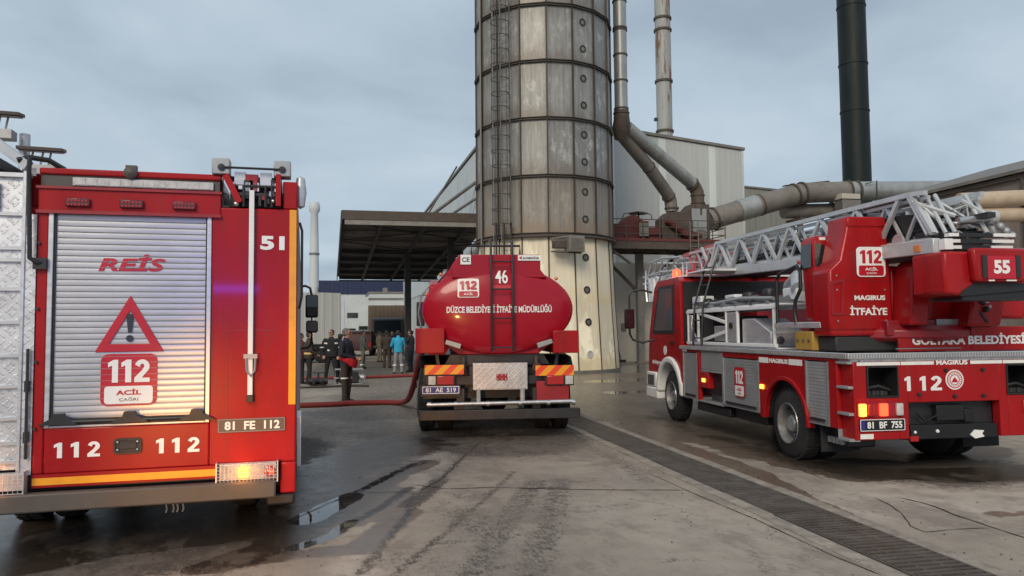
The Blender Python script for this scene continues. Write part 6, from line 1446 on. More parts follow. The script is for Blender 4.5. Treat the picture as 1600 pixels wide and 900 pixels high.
# black sheet painting the shaded recess behind the cab
b = MB(); b.box(-1.18, 1.15, 5.17, 5.205, 1.46, 2.56).build('shade_sheet', 'black', lt_)
b = MB(); b.box(-0.25, 1.1, 4.2, 5.1, 1.42, 2.3).build('hose_locker', 'red_deep', lt_, bevel=0.02)
# gear rack on deck
b = MB()
for z in (1.46, 2.0): b.box(-1.17, -1.12, 1.85, 5.10, z - 0.025, z + 0.025).box(-0.55, -0.5, 1.85, 5.1, z - 0.025, z + 0.025)
for y in (1.90, 3.05, 3.45, 4.60, 5.05): b.box(-1.165, -1.125, y - 0.02, y + 0.02, 1.486, 1.974)
b.bar((-1.14, 4.55, 1.97), (-1.14, 3.47, 1.80), 0.035, 0.05).bar((-1.14, 4.5, 1.50), (-1.14, 3.47, 1.66), 0.035, 0.05)
b.box(-1.15, -0.55, 1.85, 5.1, 2.026, 2.05).box(-1.15, -0.4, 1.8, 5.1, 1.412, 1.432)
b.build('gear_rack', 'white', lt_, bevel=0.005)
b = MB(); b.prism([(2.1, 1.44), (3.0, 1.44), (3.0, 1.85), (2.6, 1.85), (2.1, 1.65)], 'x', -1.1, -0.6).box(-1.155, -1.12, 3.07, 3.43, 1.50, 1.96).prism([(4.62, 1.5), (5.0, 1.5), (5.0, 1.95), (4.85, 1.95), (4.9, 1.75)], 'x', -1.16, -1.13).box(-1.10, -0.6, 3.6, 4.05, 1.5, 1.75); b.build_each('gear_case', 'alu', lt_, bevel=0.015)
b = MB(); b.lathe([(0.0, 0), (0.05, 0), (0.05, 0.02), (0, 0.02)], (-1.178, 3.25, 1.75), 'x', 12).box(-1.09, -0.6, 4.1, 4.55, 1.44, 1.95).box(-1.0, -0.62, 3.1, 3.4, 1.45, 1.9); b.build_each('gear_shadow_block', 'black', lt_)  # the black boxes paint shade between the rack's gear
b = MB(); b.tube([(-1.0, 3.62, 1.86), (-1.0, 4.5, 1.86)], 0.09, 12).tube([(-0.95, 3.0, 1.53), (-0.95, 2.1, 1.53)], 0.06, 10); b.build('suction_hose', 'maroon', lt_)
# tarpaulin bundle on the rack: lumpy cushion
tp = MB(); nu, nv = 46, 12; vs = []
for i in range(nu + 1):
    y = 1.95 + 3.0 * i / nu
    env = min(1, 6 * i / nu, 6 * (1 - i / nu)) ** 0.5
    for j in range(nv + 1):
        a = math.pi * j / nv
        h = (0.10 + 0.04 * math.sin(i * 0.55) + 0.035 * math.sin(i * 1.7 + j) + 0.02 * math.sin(i * 2.9 + j * 2.2)) * env
        vs.append((-0.83 - 0.33 * math.cos(a) * (0.9 + 0.1 * math.sin(i * 0.8)), y, 2.05 + h * math.sin(a) ** 0.7))
tp.add(vs, [(i * (nv + 1) + j, i * (nv + 1) + j + 1, (i + 1) * (nv + 1) + j + 1, (i + 1) * (nv + 1) + j) for i in range(nu) for j in range(nv)])
tpo = tp.build('tarpaulin_bundle', 'tarp', lt_, angle=80)
b = MB()
for y in (2.55, 4.2): b.tube([(-0.83 - 0.35 * math.cos(a), y, 2.05 + 0.15 * math.sin(a)) for a in np.linspace(0, math.pi, 12)], 0.012, 5)
b.build_each('strap', 'black', tpo)
b = MB()
for y, x in ((4.9, -0.9), (4.3, -0.55), (2.2, -0.6)): b.box(x - 0.15, x + 0.1, y - 0.2, y + 0.2, 2.05, 2.28)
b.build_each('gear_case', 'white', lt_, bevel=0.02)
b = MB(); b.tube([(-0.7, 2.0, 2.25), (-0.6, 2.2, 2.42), (-0.55, 2.5, 2.3)], 0.12, 12); b.build('helmet_light', 'alu', lt_)
b = MB()
for k, (x, y, z, r_) in enumerate(((-0.9, 2.5, 2.22, 0.10), (-0.72, 3.5, 2.22, 0.12), (-0.95, 4.6, 2.16, 0.08))): b.lathe([(0, 0), (r_, 0), (r_ * 1.05, 0.04), (r_ * 0.9, 0.10), (0.03, 0.12), (0, 0.12)], (x, y, z - 0.05), 'z', 12)
b.build_each('coiled_line', 'black', lt_)
b = MB(); b.tube([(-1.1, 2.0, 2.12), (-1.12, 3.0, 2.16), (-1.08, 4.0, 2.12), (-1.1, 4.9, 2.15)], 0.03, 8); b.build('pike_pole', 'locker', lt_)
b = MB()
for y, z in ((0.44, 1.9), (0.395, 2.75)): pass
for x in (-1.12, -0.5): 
    for z in (1.78, 2.15, 2.32): b.lathe([(0.012, 0), (0.012, -0.006), (0, -0.007)], (x, 0.397, z), 'y', 8)
b.build_each('panel_bolt', 'alu_dark', lt_)
b = MB(); b.box(-1.185, -0.44, 0.3955, 0.3985, 1.845, 1.849).box(-1.0, -0.44, 0.3955, 0.3985, 2.258, 2.262).build_each('panel_seam', 'red_deep', lt_)
# access ladder on the flank, bent handrails, platform, ochre case
b = MB()
for y in (4.25, 4.62): b.tube([(-1.24, y, 1.42), (-1.20, y, 2.1), (-1.0, y, 2.75), (-0.9, y, 2.95)], 0.018, 6)
for z in np.arange(1.55, 2.8, 0.3): b.tube([(-1.22 + max(0, z - 2.0) * 0.28, 4.25, z), (-1.22 + max(0, z - 2.0) * 0.28, 4.62, z)], 0.013, 6)
b.build('access_ladder', 'black', lt_)
b = MB(); b.tube([(-1.20, 1.70, 1.76), (-1.20, 1.70, 2.35), (-1.20, 1.62, 2.43), (-1.20, 1.16, 2.50), (-1.20, 1.08, 2.42), (-1.20, 1.08, 2.20), (-1.20, 1.22, 2.05), (-1.20, 1.25, 1.90), (-1.20, 1.20, 1.74)], 0.024, 8); b.build('hand_rail', 'black', lt_)
MB().box(-1.22, -0.3, 0.62, 1.76, 1.70, 1.775).build('side_platform', 'alu', lt_, bevel=0.01)
b = MB(); b.box(-1.2, -0.95, 0.84, 1.26, 1.42, 1.66); o = b.build('ochre_case', 'yellow_box', lt_, bevel=0.015)
b = MB()
for y in (0.92, 1.05, 1.18): b.tube([(-1.201, y, 1.54), (-1.21, y, 1.54)], 0.02, 8)
b.build_each('case_latch', 'plate_brown', o)
b = MB(); b.lathe([(0.06, 0), (0.07, 0.05), (0.07, 0.24), (0.05, 0.30), (0, 0.31)], (-1.05, 0.95, 1.80), 'z', 14); o = b.build('extinguisher', 'black', lt_)
MB().box(-1.124, -1.118, 0.92, 0.98, 1.88, 2.0).build('extinguisher_label', 'letter', o)
# ---------------------------------------------------------------- turntable
b = MB(); b.lathe([(0.80, 1.346), (0.86, 1.36), (0.86, 1.50), (0.80, 1.52), (0.0, 1.52)], (0.0, 1.45, 0), 'z', 40); b.build('slewing_ring', 'dark_steel', lt_)
b = MB(); b.lathe([(0.0, 1.53), (0.92, 1.53), (1.00, 1.575), (1.00, 1.66), (0.94, 1.72), (0.0, 1.72)], (0.06, 1.15, 0), 'z', 44); b.box(-0.55, 0.62, 0.3, 0.9, 1.60, 1.78)
b.build('turntable', 'red_deep', lt_, bevel=0.01)
# operator column
col = MB()
def loft(secs, mb, mi=0):
    """closed quad sections (x0,x1,y0,y1,z) joined upward"""
    vs = []
    for x0, x1, y0, y1, z in secs: vs += [(x0, y0, z), (x1, y0, z), (x1, y1, z), (x0, y1, z)]
    n = len(secs); fs = [(0, 3, 2, 1), tuple(range(4 * n - 4, 4 * n))]
    for i in range(n - 1):
        for k in range(4): fs.append((4 * i + k, 4 * i + (k + 1) % 4, 4 * i + 4 + (k + 1) % 4, 4 * i + 4 + k))
    mb.add(vs, fs, mi)
loft([(-1.20, -0.40, 0.42, 0.80, 1.66), (-1.22, -0.40, 0.40, 0.80, 1.80), (-1.22, -0.41, 0.40, 0.78, 2.38), (-1.08, -0.42, 0.40, 0.80, 2.50), (-0.98, -0.43, 0.41, 0.82, 2.87), (-0.96, -0.45, 0.42, 0.82, 3.02)], col)
col.build('operator_column', 'red', lt_, bevel=0.03)
b = MB(); loft([(-0.965, -0.44, 0.40, 0.83, 2.905), (-0.95, -0.455, 0.405, 0.82, 3.035)], b); b.build('column_cap', 'red', lt_, bevel=0.02)
b = MB(); loft([(-1.13, -0.62, 0.81, 1.10, 1.80), (-1.15, -0.62, 0.81, 1.12, 2.42), (-1.15, -0.65, 0.84, 1.16, 2.78), (-1.10, -0.7, 0.87, 1.12, 2.86)], b); b.build('operator_seat_shell', 'red', lt_, bevel=0.03)
b = MB(); b.add([(-1.15, 0.812, 2.47), (-1.02, 0.812, 2.44), (-1.0, 0.835, 2.74), (-1.13, 0.838, 2.77)], [(0, 1, 2, 3)]).add([(-1.174, 0.86, 2.46), (-1.174, 1.12, 2.46), (-1.156, 1.12, 2.76), (-1.156, 0.88, 2.76)], [(0, 1, 2, 3)])
b.build('screen_window', 'glass', lt_)
MB().box(-1.06, -0.98, 0.84, 0.868, 2.80, 2.835).build('reflective_stripe', 'reflect', lt_)
b = MB(); b.frame([(-1.20, 1.85), (-1.20, 2.25), (-1.02, 2.30), (-1.05, 1.85)], [(-1.17, 1.88), (-1.17, 2.21), (-1.06, 2.24), (-1.08, 1.88)], 'y', 0.388, 0.398); b.build('seat_outline', 'red_deep', lt_)
MB().box(XS - 0.022, XS - 0.0205, 6.62, 7.0, 0.60, 0.80).build('headlight', 'glass', lt_)
sgp = sign112(lt_, -0.675, 0.389, 2.485, 0.375, 0.36)
text('MAGIRUS', lt_, (-0.70, 0.395, 2.055), 0.40, 0.058, 'letter', bold=0.04)
text('İTFAİYE', lt_, (-0.72, 0.395, 1.905), 0.48, 0.115, 'letter', bold=0.03)
b = MB(); b.box(-1.19, -0.30, 0.43, 0.83, 1.60, 1.70); b.build('column_foot', 'red', lt_, bevel=0.03)
b = MB(); b.box(-1.12, -0.20, 0.46, 0.9, 1.42, 1.598); b.build('column_base', 'dark_steel', lt_, bevel=0.02)
# lifting frame, cylinder and rear arm
b = MB(); b.prism([(-0.38, 1.70), (0.60, 1.70), (0.62, 2.05), (0.45, 2.35), (-0.38, 2.45)], 'y', 0.45, 1.9)
b.prism([(0.35, 1.70), (0.78, 1.70), (0.90, 2.15), (0.45, 2.15)], 'y', 0.1, 1.6)
b.build('turret_frame', 'red', lt_, bevel=0.03)
b = MB(); b.prism([(-0.40, 1.72), (-0.16, 1.72), (-0.10, 2.20), (-0.14, 2.42), (-0.24, 2.50), (-0.34, 2.42), (-0.36, 2.20)], 'y', 0.10, 0.44); b.build('pivot_arm', 'red', lt_, bevel=0.03)
b = MB(); b.lathe([(0.12, 0), (0.12, -0.04), (0.06, -0.06), (0, -0.06)], (-0.23, 0.098, 2.36), 'y', 18); b.build('pivot_pin', 'dark_steel', lt_)
MB().box(0.08, 0.5, 0.28, 0.299, 1.72, 1.79).build('step_plate', 'alu_dark', lt_)
b = MB(); b.tube([(-0.3, 0.4, 2.3), (0.2, 0.1, 2.35)], 0.05, 10).tube([(0.5, 0.2, 2.05), (0.52, 0.1, 1.85), (0.6, 0.1, 1.75)], 0.02, 8).ball((0.55, 0.1, 2.0), 0.05, 10, 8).ball((0.58, 0.08, 1.9), 0.035, 10, 8); b.build_each('hydraulic_hose', 'black', lt_)
b = MB(); b.ball((0.56, 0.05, 2.0), 0.035, 10, 8).ball((0.59, 0.04, 1.93), 0.02, 8, 6); b.build('hydraulic_fitting', 'chrome', lt_)
# counterweight pod
b = MB()
b.prism([(-0.56, 2.50), (0.60, 2.50), (0.60, 2.10), (0.10, 2.10), (-0.35, 2.02), (-0.56, 2.05)], 'y', -0.70, -0.18)
b.prism([(-0.30, 2.53), (0.36, 2.53), (0.33, 2.17), (-0.27, 2.17)], 'y', -0.80, -0.701)
cw_ = b.build('counterweight_pod', 'red', lt_, bevel=0.03)
MB().prism([(-0.40, 2.02), (0.62, 2.099), (0.62, 2.16), (-0.22, 2.16), (-0.36, 2.08)], 'y', -0.715, -0.701).prism([(-0.36, 1.98), (0.62, 1.98), (0.62, 2.098), (0.10, 2.098), (-0.35, 2.018)], 'y', -0.69, -0.18).build('pod_underside', 'black', cw_)
p55 = MB().box(-0.14, 0.19, -0.812, -0.801, 2.20, 2.44).build('number_panel', 'letter_red', cw_)
text('55', p55, (0.025, -0.813, 2.325), 0.19, 0.145, 'letter', bold=0.045)
MB().box(-0.20, -0.145, -0.815, -0.801, 2.21, 2.45).box(0.195, 0.25, -0.815, -0.801, 2.21, 2.45).build_each('side_vent', 'dark_steel', cw_)
MB().box(-0.13, -0.06, -0.806, -0.801, 2.175, 2.19).box(0.08, 0.2, -0.806, -0.801, 2.175, 2.19).build('reflective_stripe', 'reflect', cw_)
b = MB(); b.ball((0.62, -0.1, 2.15), 0.07, 10, 8); b.build('pod_fitting', 'alu', cw_)
# fixed red panel on the rear deck with the town's name
MB().box(-0.45, 0.5, 0.24, 0.28, 1.412, 1.57).box(0.5, 1.24, 0.24, 0.28, 1.412, 1.70).build('name_panel', 'red', lt_, bevel=0.008)
MB().box(-0.5, 0.35, 0.232, 0.239, 1.44, 1.452).build('name_rule', 'letter_grey', lt_)
text('GÖLYAKA BELEDİYESİ', lt_, (0.47, 0.239, 1.555), 1.50, 0.135, 'letter', bold=0.035)
b = MB(); b.prism([(0.62, 1.85), (0.75, 1.80), (1.3, 1.78), (1.3, 2.1), (0.95, 2.02), (0.7, 1.93)], 'y', 0.3, 1.4); b.build('side_shroud', 'red', lt_, bevel=0.04)
# ---------------------------------------------------------------- the ladder: four nested lattice sections
LZ0 = 2.50
before = set(lt_.children)
def lz(y): return LZ0 + 0.026 * (y + 0.5)
BX = 0.38
bs = MB()
for s in (-1, 1):
    h = lambda y: 0.165 - 0.0055 * (y + 0.5)
    bs.prism([(-0.50, lz(-0.5)), (5.95, lz(5.95)), (5.95, lz(5.95) + 0.125), (0.5, lz(0.5) + 0.165), (-0.50, lz(-0.5) + 0.165)], 'x', s * BX - 0.045, s * BX + 0.045)
base_l = bs.build('ladder_beam', 'ladder', lt_, bevel=0.01)
MB().box(-BX - 0.06, -BX - 0.046, -0.30, -0.20, lz(-.3) + 0.035, lz(-.3) + 0.105).build('amber_marker', 'lens_amber', base_l)
text('MAGIRUS', base_l, (-BX - 0.0455, 2.15, lz(2.15) + 0.085), 0.42, 0.065, 'letter_red', 'left', bold=0.035)
MB().box(-BX - 0.052, -BX - 0.0455, -0.5, 5.9, lz(2.7) + 0.2, lz(2.7) + 0.201)
def top(y): return 3.225 + 0.012 * (y - 1.0)
tr_ = MB()
for s in (-1, 1):
    x = s * BX
    tr_.bar((x, -0.10, top(-0.1)), (x, 5.30, top(5.3)), 0.055, 0.055)
    tr_.bar((x, -0.10, top(-0.1)), (x, -0.45, lz(-0.45) + 0.22), 0.05, 0.05)
    y = 0.10; k = 0
    while y < 5.2:
        zb = lz(y) + 0.15
        tr_.bar((x, y, top(y) - 0.02), (x, y + 0.42, zb), 0.042, 0.05); tr_.bar((x, y + 0.84, top(y + 0.84) - 0.02), (x, y + 0.42, zb), 0.042, 0.05)
        y += 0.84
    tr_.bar((x, 5.30, top(5.3)), (x, 5.62, lz(5.6) + 0.12), 0.05, 0.055)
tr_.build('ladder_lattice', 'ladder', base_l)
# inner sections, each a little narrower, lower and further forward
for i, (bx_, y0, y1, zt, zb, mt) in enumerate(((0.315, -0.32, 6.75, -0.06, 0.16, 'ladder'), (0.255, -0.22, 7.6, -0.14, 0.20, 'alu_dark'), (0.20, -0.12, 10.1, -0.22, 0.23, 'ladder'))):  # middle section in darker metal, painting shade inside the lattice
    q = MB()
    for s in (-1, 1):
        x = s * bx_
        q.bar((x, y0, top(y0) + zt), (x, y1, top(min(y1, 7.0)) + zt - 0.03 * max(0, y1 - 7.0)), 0.04, 0.04); q.bar((x, y0, lz(y0) + zb), (x, y1, lz(y1) + zb - 0.06 * max(0, y1 - 7.0)), 0.04, 0.06)
        y = y0 + 0.1; 
        while y < y1 - 0.6:
            q.bar((x, y, top(y) + zt), (x, y + 0.33, lz(y) + zb), 0.030, 0.034); q.bar((x, y + 0.66, top(min(y + 0.66, 7.0)) + zt - 0.03 * max(0, y + .66 - 7)), (x, y + 0.33, lz(y) + zb - 0.06 * max(0, y + .33 - 7)), 0.030, 0.034); y += 0.66
    so_ = q.build('ladder_section', mt, lt_)
    rg = MB(); y = y0 + 0.05
    while y < y1: rg.tube([(-bx_, y, lz(y) + zb - 0.06 * max(0, y - 7.0)), (bx_, y, lz(y) + zb - 0.06 * max(0, y - 7.0))], 0.018, 6); y += 0.30
    rg.build('ladder_rung', 'ladder', so_)
    # each section ends towards us in a black-and-white cross beam above the pod
    z = lz(-0.5) + 0.06 + i * 0.065
    e = MB(); e.box(-BX + 0.12, BX - 0.02, -0.56 - 0.02 * i, -0.50 - 0.02 * i, z - 0.022, z + 0.022); e.build('cross_beam', 'black', so_)
    e = MB()
    for xa, xb in ((-BX + 0.06, -BX + 0.24 - 0.03 * i), (BX - 0.16, BX + 0.10)): e.box(xa, xb, -0.575 - 0.02 * i, -0.505 - 0.02 * i, z - 0.018, z + 0.018)
    e.build_each('beam_end', 'white', so_)
pc_ = MB(); pc_.box(-BX + 0.02, -BX + 0.12, -0.60, -0.505, lz(-.5) + 0.03, lz(-.5) + 0.15); pc_.build('end_plate', 'white', lt_, bevel=0.005)
# red tip section lying over the cab
rd = MB()
for s in (-1, 1):
    x = s * 0.40
    rd.bar((x, 5.35, top(5.3) - 0.01), (x, 7.1, 3.22), 0.05, 0.08); rd.bar((x, 5.6, 2.80), (x, 7.0, 2.82), 0.05, 0.07)
    for y in (5.5, 5.95, 6.4): rd.bar((x, y, 3.25), (x, y + 0.22, 2.82), 0.035, 0.04); rd.bar((x, y + 0.44, 3.23), (x, y + 0.22, 2.82), 0.035, 0.04)
rd.prism([(5.3, 3.10), (5.3, top(5.3) + 0.01), (6.1, 3.27), (6.1, 3.16)], 'x', -0.428, -0.40)
M['pinkred'] = mat('faded_red_paint', (0.52, 0.10, 0.11), 0.45, var=0.15, dirt=0.3, dirtcol=(0.4, 0.3, 0.3))
rd.build('red_lattice', 'pinkred', lt_)
# rescue cage frame at the tip
cg = MB()
for s in (-1, 1):
    x = s * 0.48
    cg.tube([(x, 7.1, 3.20), (x, 8.2, 3.28), (x, 9.0, 3.24), (x, 9.35, 3.10), (x, 9.4, 2.7), (x, 9.3, 2.35)], 0.028, 8)
    cg.tube([(x, 7.1, 2.92), (x, 8.3, 2.98), (x, 9.2, 2.95)], 0.028, 8)
    for y in (7.4, 7.8, 8.2, 8.6, 9.0): cg.tube([(x, y, 3.23), (x, y + 0.22, 2.96)], 0.02, 6)
    cg.tube([(x, 8.3, 2.96), (x, 8.8, 2.3)], 0.022, 6); cg.tube([(x, 9.2, 2.95), (x, 8.8, 2.3)], 0.022, 6)
for y, z in ((8.2, 3.28), (9.0, 3.24), (9.38, 2.7), (8.8, 2.3)): cg.tube([(-0.48, y, z), (0.48, y, z)], 0.022, 6)
cg.build('rescue_cage', 'alu', lt_)
MB().box(-0.47, -0.2, 8.85, 9.25, 2.32, 2.92).build('cage_shield', 'white', lt_, bevel=0.03)
# cable drums, rams and hose clutter inside the rear of the ladder
b = MB(); b.lathe([(0.0, -0.33), (0.26, -0.33), (0.26, -0.29), (0.20, -0.28), (0.20, 0.28), (0.26, 0.29), (0.26, 0.33), (0, 0.33)], (0, 1.05, 2.98), 'x', 26); b.build('cable_drum', 'black', lt_)
b = MB(); b.tube([(-0.05, -0.42, lz(-.4) + 0.36), (0.36, -0.42, lz(-.4) + 0.41)], 0.045, 14); o = b.build('hydraulic_ram', 'chrome', lt_)
b = MB(); b.lathe([(0.078, -0.05), (0.078, 0.03), (0.055, 0.03), (0.05, 0.0)], (0.38, -0.42, lz(-.4) + 0.412), 'x', 20); b.build('ram_collar', ['ladder'], o)
b = MB()
b.box(-0.28, 0.28, 0.02, 1.6, lz(0.5) + 0.12, lz(0.5) + 0.50).box(-0.30, 0.34, -0.32, -0.05, lz(0) + 0.10, lz(0) + 0.26)
b.build_each('dark_filler', 'dark_steel', lt_)  # dark boxes added to paint the shaded inside of the ladder
b = MB(); b.lathe([(0.10, 0.0), (0.10, 0.03), (0.03, 0.05), (0, 0.05)], (-BX - 0.03, 0.12, lz(0.1) + 0.17), 'x', 18); b.build('sheave', 'alu', lt_)
b = MB()
for i in range(26):
    y = random.uniform(-0.4, 5.0); x = random.uniform(-0.28, 0.28); z = lz(y) + random.uniform(0.16, 0.42)
    b.box(x - 0.05, x + 0.05, y - random.uniform(0.08, 0.25), y + 0.08, z - 0.03, z + 0.03)
for k in range(5): x = -0.26 + k * 0.13; b.tube([(x, -0.3, lz(0) + 0.28), (x, 2.5, lz(2.5) + 0.30), (x, 5.0, lz(5) + 0.24)], 0.022, 6)
b.box(-0.33, 0.33, -0.3, 5.0, lz(2) + 0.06, lz(2) + 0.10)
b.build('cables_and_filler', 'dark_steel', lt_)  # cables and tray, plus dark boxes painting shade between the lattice
b = MB()
for i in range(14):
    y = random.uniform(-0.45, 0.6); x = random.uniform(-0.34, 0.34); z = lz(y) + random.uniform(0.20, 0.5)
    b.tube([(x, y, z), (x + random.uniform(-0.15, 0.15), y + random.uniform(0, 0.2), z + random.uniform(-0.06, 0.1))], 0.018, 6)
b.tube([(-0.36, -0.2, 3.1), (-0.2, -0.35, 2.86), (0.0, -0.4, 2.84)], 0.02, 6).tube([(-0.4, -0.15, 3.12), (-0.1, -0.45, 2.92)], 0.026, 6).tube([(0.1, -0.3, 3.12), (0.36, -0.4, 2.92)], 0.026, 6).tube([(-0.05, -0.1, 3.15), (0.1, -0.38, 2.9)], 0.018, 6).tube([(0.35, -0.1, 3.14), (0.42, -0.45, 2.85)], 0.022, 6).tube([(-0.05, -0.35, 3.0), (0.08, -0.4, 3.05), (0.1, -0.4, 2.9)], 0.012, 6)
b.build_each('lock_linkage', 'ladder', lt_)
b = MB()
for k in range(4):
    for x in (-BX + 0.07 * k, BX - 0.055 * k):
        y_ = -0.06 - 0.055 * k
        b.tube([(x, y_, top(0) - 0.02), (x, y_ - 0.30, lz(-0.4) + 0.22)], 0.024, 8)
for s_ in (-1, 1): b.bar((s_ * BX, -0.10, top(0)), (s_ * BX - s_ * 0.03, -0.32, top(0) - 0.015), 0.05, 0.05)
b.bar((-BX, -0.02, top(0) - 0.2), (BX, -0.02, top(0) - 0.2), 0.03, 0.04)
b.build('end_strut', 'ladder', base_l)
b = MB()
for k in range(3): b.ball((0.40 + 0.07 * k, -0.5, lz(-.5) + 0.3 - 0.05 * k), 0.045, 10, 8)
b.build_each('roller', 'alu_dark', base_l)
for ch in set(lt_.children) - before: ch.location.x -= 0.10 if ch.name.split('.')[0] not in ('red_lattice', 'rescue_cage', 'cage_shield') else 0.0
# ================================================================== people: one closed figure each, grown together from tapered limbs
def person(loc, yaw, label, top='navy', pants='brown_cloth', hair='hair', h=1.76, arms=None, legs=None, head_yaw=0, bulk=1.0, longsleeve=True, hairy=1.0, vox=0.0115, group=None, lean=0.0):
    """faces +y before the turn. arms: ((elbow),(wrist)) per side in metres for a 1.78 m figure"""
    k = h / 1.78
    o = thing('person', label, 'person', loc, yaw, group)
    prim = []                                         # (a, b, ra, rb, tag)
    V = Vector
    def cap(a, b, ra, rb, t): prim.append((V(a), V(b), ra, rb, t))
    legs = legs or {-1: ((-0.115, 0.03, 0.50), (-0.13, -0.02, 0.09), 0.0), 1: ((0.115, 0.01, 0.50), (0.13, 0.0, 0.09), 0.0)}
    for s in (-1, 1):
        kn, an, tw = legs[s]
        cap((s * 0.09, 0, 0.92), kn, 0.098 * bulk, 0.068, 'pants'); cap(kn, V(an) + V((0, 0, 0.02)), 0.068, 0.058, 'pants'); cap(V(an) + V((0, 0, 0.09)), V(an) + V((0, 0, 0.0)), 0.068, 0.070, 'pants')
        cap(V(an) + V((0, -0.03, -0.035)), V(an) + V((s * 0.02, 0.14, -0.045)), 0.048, 0.042, 'boot'); cap(V(an) + V((0, 0, 0.04)), V(an) + V((0, -0.01, -0.03)), 0.052, 0.052, 'boot')
    cap((-0.06, 0, 0.93), (0.06, 0, 0.93), 0.112 * bulk, 0.112 * bulk, 'pants')
    TS = [(0.885, 0.178, 0.138), (0.90, 0.186, 0.146), (0.99, 0.184, 0.146), (1.09, 0.176, 0.138), (1.19, 0.180, 0.138), (1.30, 0.198, 0.142), (1.38, 0.205, 0.132), (1.435, 0.185, 0.112), (1.475, 0.125, 0.092), (1.505, 0.075, 0.072)]
    TS = [(z_, a_ * (1 + (bulk - 1) * 1.2), b_ * (1 + (bulk - 1) * 1.2)) for z_, a_, b_ in TS]
    cap((-0.165, -0.012, 1.405), (0.165, -0.012, 1.405), 0.078, 0.078, 'top')
    cap((0, -0.01, 1.44), (0, 0.012, 1.56), 0.062, 0.054, 'skin'); cap((0, -0.01, 1.485), (0, -0.005, 1.515), 0.078, 0.072, 'top')
    arms = arms or {-1: ((-0.29, -0.03, 1.14), (-0.27, 0.10, 0.90)), 1: ((0.29, -0.03, 1.14), (0.27, 0.10, 0.90))}
    for s in (-1, 1):
        el, wr = V(arms[s][0]), V(arms[s][1])
        cap((s * 0.19, -0.01, 1.42), el, 0.072 * bulk, 0.056, 'top'); cap(el, wr, 0.056, 0.046, 'top')
        d = (wr - el).normalized(); side = d.cross(V((0, 1, 0.3))).normalized(); nrm = side.cross(d)
        pm = wr + d * 0.05; cap(wr, pm + d * 0.02, 0.030, 0.036, 'skin')
        for i, (off, ln) in enumerate(((-0.030, 0.062), (-0.010, 0.075), (0.010, 0.070), (0.030, 0.055))):
            q0 = pm + d * 0.03 + side * off; q1 = q0 + d * ln * 0.6 + nrm * 0.012; q2 = q1 + d * ln * 0.4 + nrm * 0.03
            cap(q0, q1, 0.0115, 0.0105, 'skin'); cap(q1, q2, 0.0105, 0.0095, 'skin')
        t0 = wr + d * 0.03 - side * s * 0.028; cap(t0, t0 + d * 0.05 - side * s * 0.03 + nrm * 0.015, 0.014, 0.011, 'skin')
    hy = math.radians(head_yaw); R = Matrix.Rotation(hy, 3, 'Z'); hc = V((0, 0.015, 1.665))
    H = lambda x, y, z: hc + R @ V((x, y, z))
    cap(H(0, -0.012, 0.025), H(0, 0.015, 0.02), 0.088, 0.084, 'skin'); cap(H(0, 0.02, -0.04), H(0, 0.045, -0.065), 0.068, 0.044, 'skin')
    cap(H(0, 0.085, 0.005), H(0, 0.108, -0.022), 0.012, 0.017, 'skin')
    for s in (-1, 1):
        cap(H(s * 0.084, -0.01, 0.01), H(s * 0.086, -0.012, -0.022), 0.016, 0.013, 'skin'); cap(H(s * 0.034, 0.086, 0.012), H(s * 0.040, 0.084, 0.012), 0.0115, 0.0115, 'eye'); cap(H(s * 0.022, 0.092, 0.030), H(s * 0.052, 0.084, 0.030), 0.010, 0.008, 'brow')
    cap(H(-0.018, 0.080, -0.058), H(0.018, 0.080, -0.058), 0.010, 0.010, 'lip')
    mb = MB()
    for a, b, ra, rb, t_ in prim:
        d = b - a; L = d.length
        if L < 1e-5: d = V((0, 0, 1))
        d.normalize(); pts, rs = [], []
        for q in np.linspace(-math.pi / 2, 0, 5): pts.append(a + d * (ra * math.sin(q))); rs.append(max(1e-4, ra * math.cos(q)))
        for q in np.linspace(0, math.pi / 2, 5): pts.append(b + d * (rb * math.sin(q))); rs.append(max(1e-4, rb * math.cos(q)))
        mb.tube(pts, rs, 12)
    tv, nn_ = [], 24
    for q_, (z_, a_, b_) in enumerate(TS):
        for i in range(nn_):
            an = 2 * math.pi * i / nn_; wob = 1 + 0.025 * math.sin(3 * an + q_ * 1.7) + 0.02 * math.sin(5 * an - q_ * 2.3)
            tv.append((a_ * wob * math.cos(an), b_ * wob * math.sin(an) + 0.01 * math.sin(q_), z_))
    mt_ = len(TS)
    mb.add(tv, [(a_ * nn_ + i, a_ * nn_ + (i + 1) % nn_, (a_ + 1) * nn_ + (i + 1) % nn_, (a_ + 1) * nn_ + i) for a_ in range(mt_ - 1) for i in range(nn_)] + [tuple(range(nn_ - 1, -1, -1)), tuple(range((mt_ - 1) * nn_, mt_ * nn_))])
    tmp = mb.build('tmp', 'skin')
    rm = tmp.modifiers.new('r', 'REMESH'); rm.mode = 'VOXEL'; rm.voxel_size = vox; rm.use_smooth_shade = True
    sm_ = tmp.modifiers.new('s', 'SMOOTH'); sm_.iterations = 3; sm_.factor = 0.5
    bpy.context.view_layer.update()
    me = bpy.data.meshes.new_from_object(tmp.evaluated_get(bpy.context.evaluated_depsgraph_get()))
    bpy.data.objects.remove(tmp)
    n = len(me.vertices); co = np.empty(n * 3, np.float32); me.vertices.foreach_get('co', co); co = co.reshape(-1, 3)
    np_ = len(me.polygons); ctr = np.empty(np_ * 3, np.float32); me.polygons.foreach_get('center', ctr); ctr = ctr.reshape(-1, 3)
    tags = ['skin', 'top', 'pants', 'boot', 'eye', 'brow', 'lip']; best = np.full(np_, 1e9); mi = np.zeros(np_, np.int32)
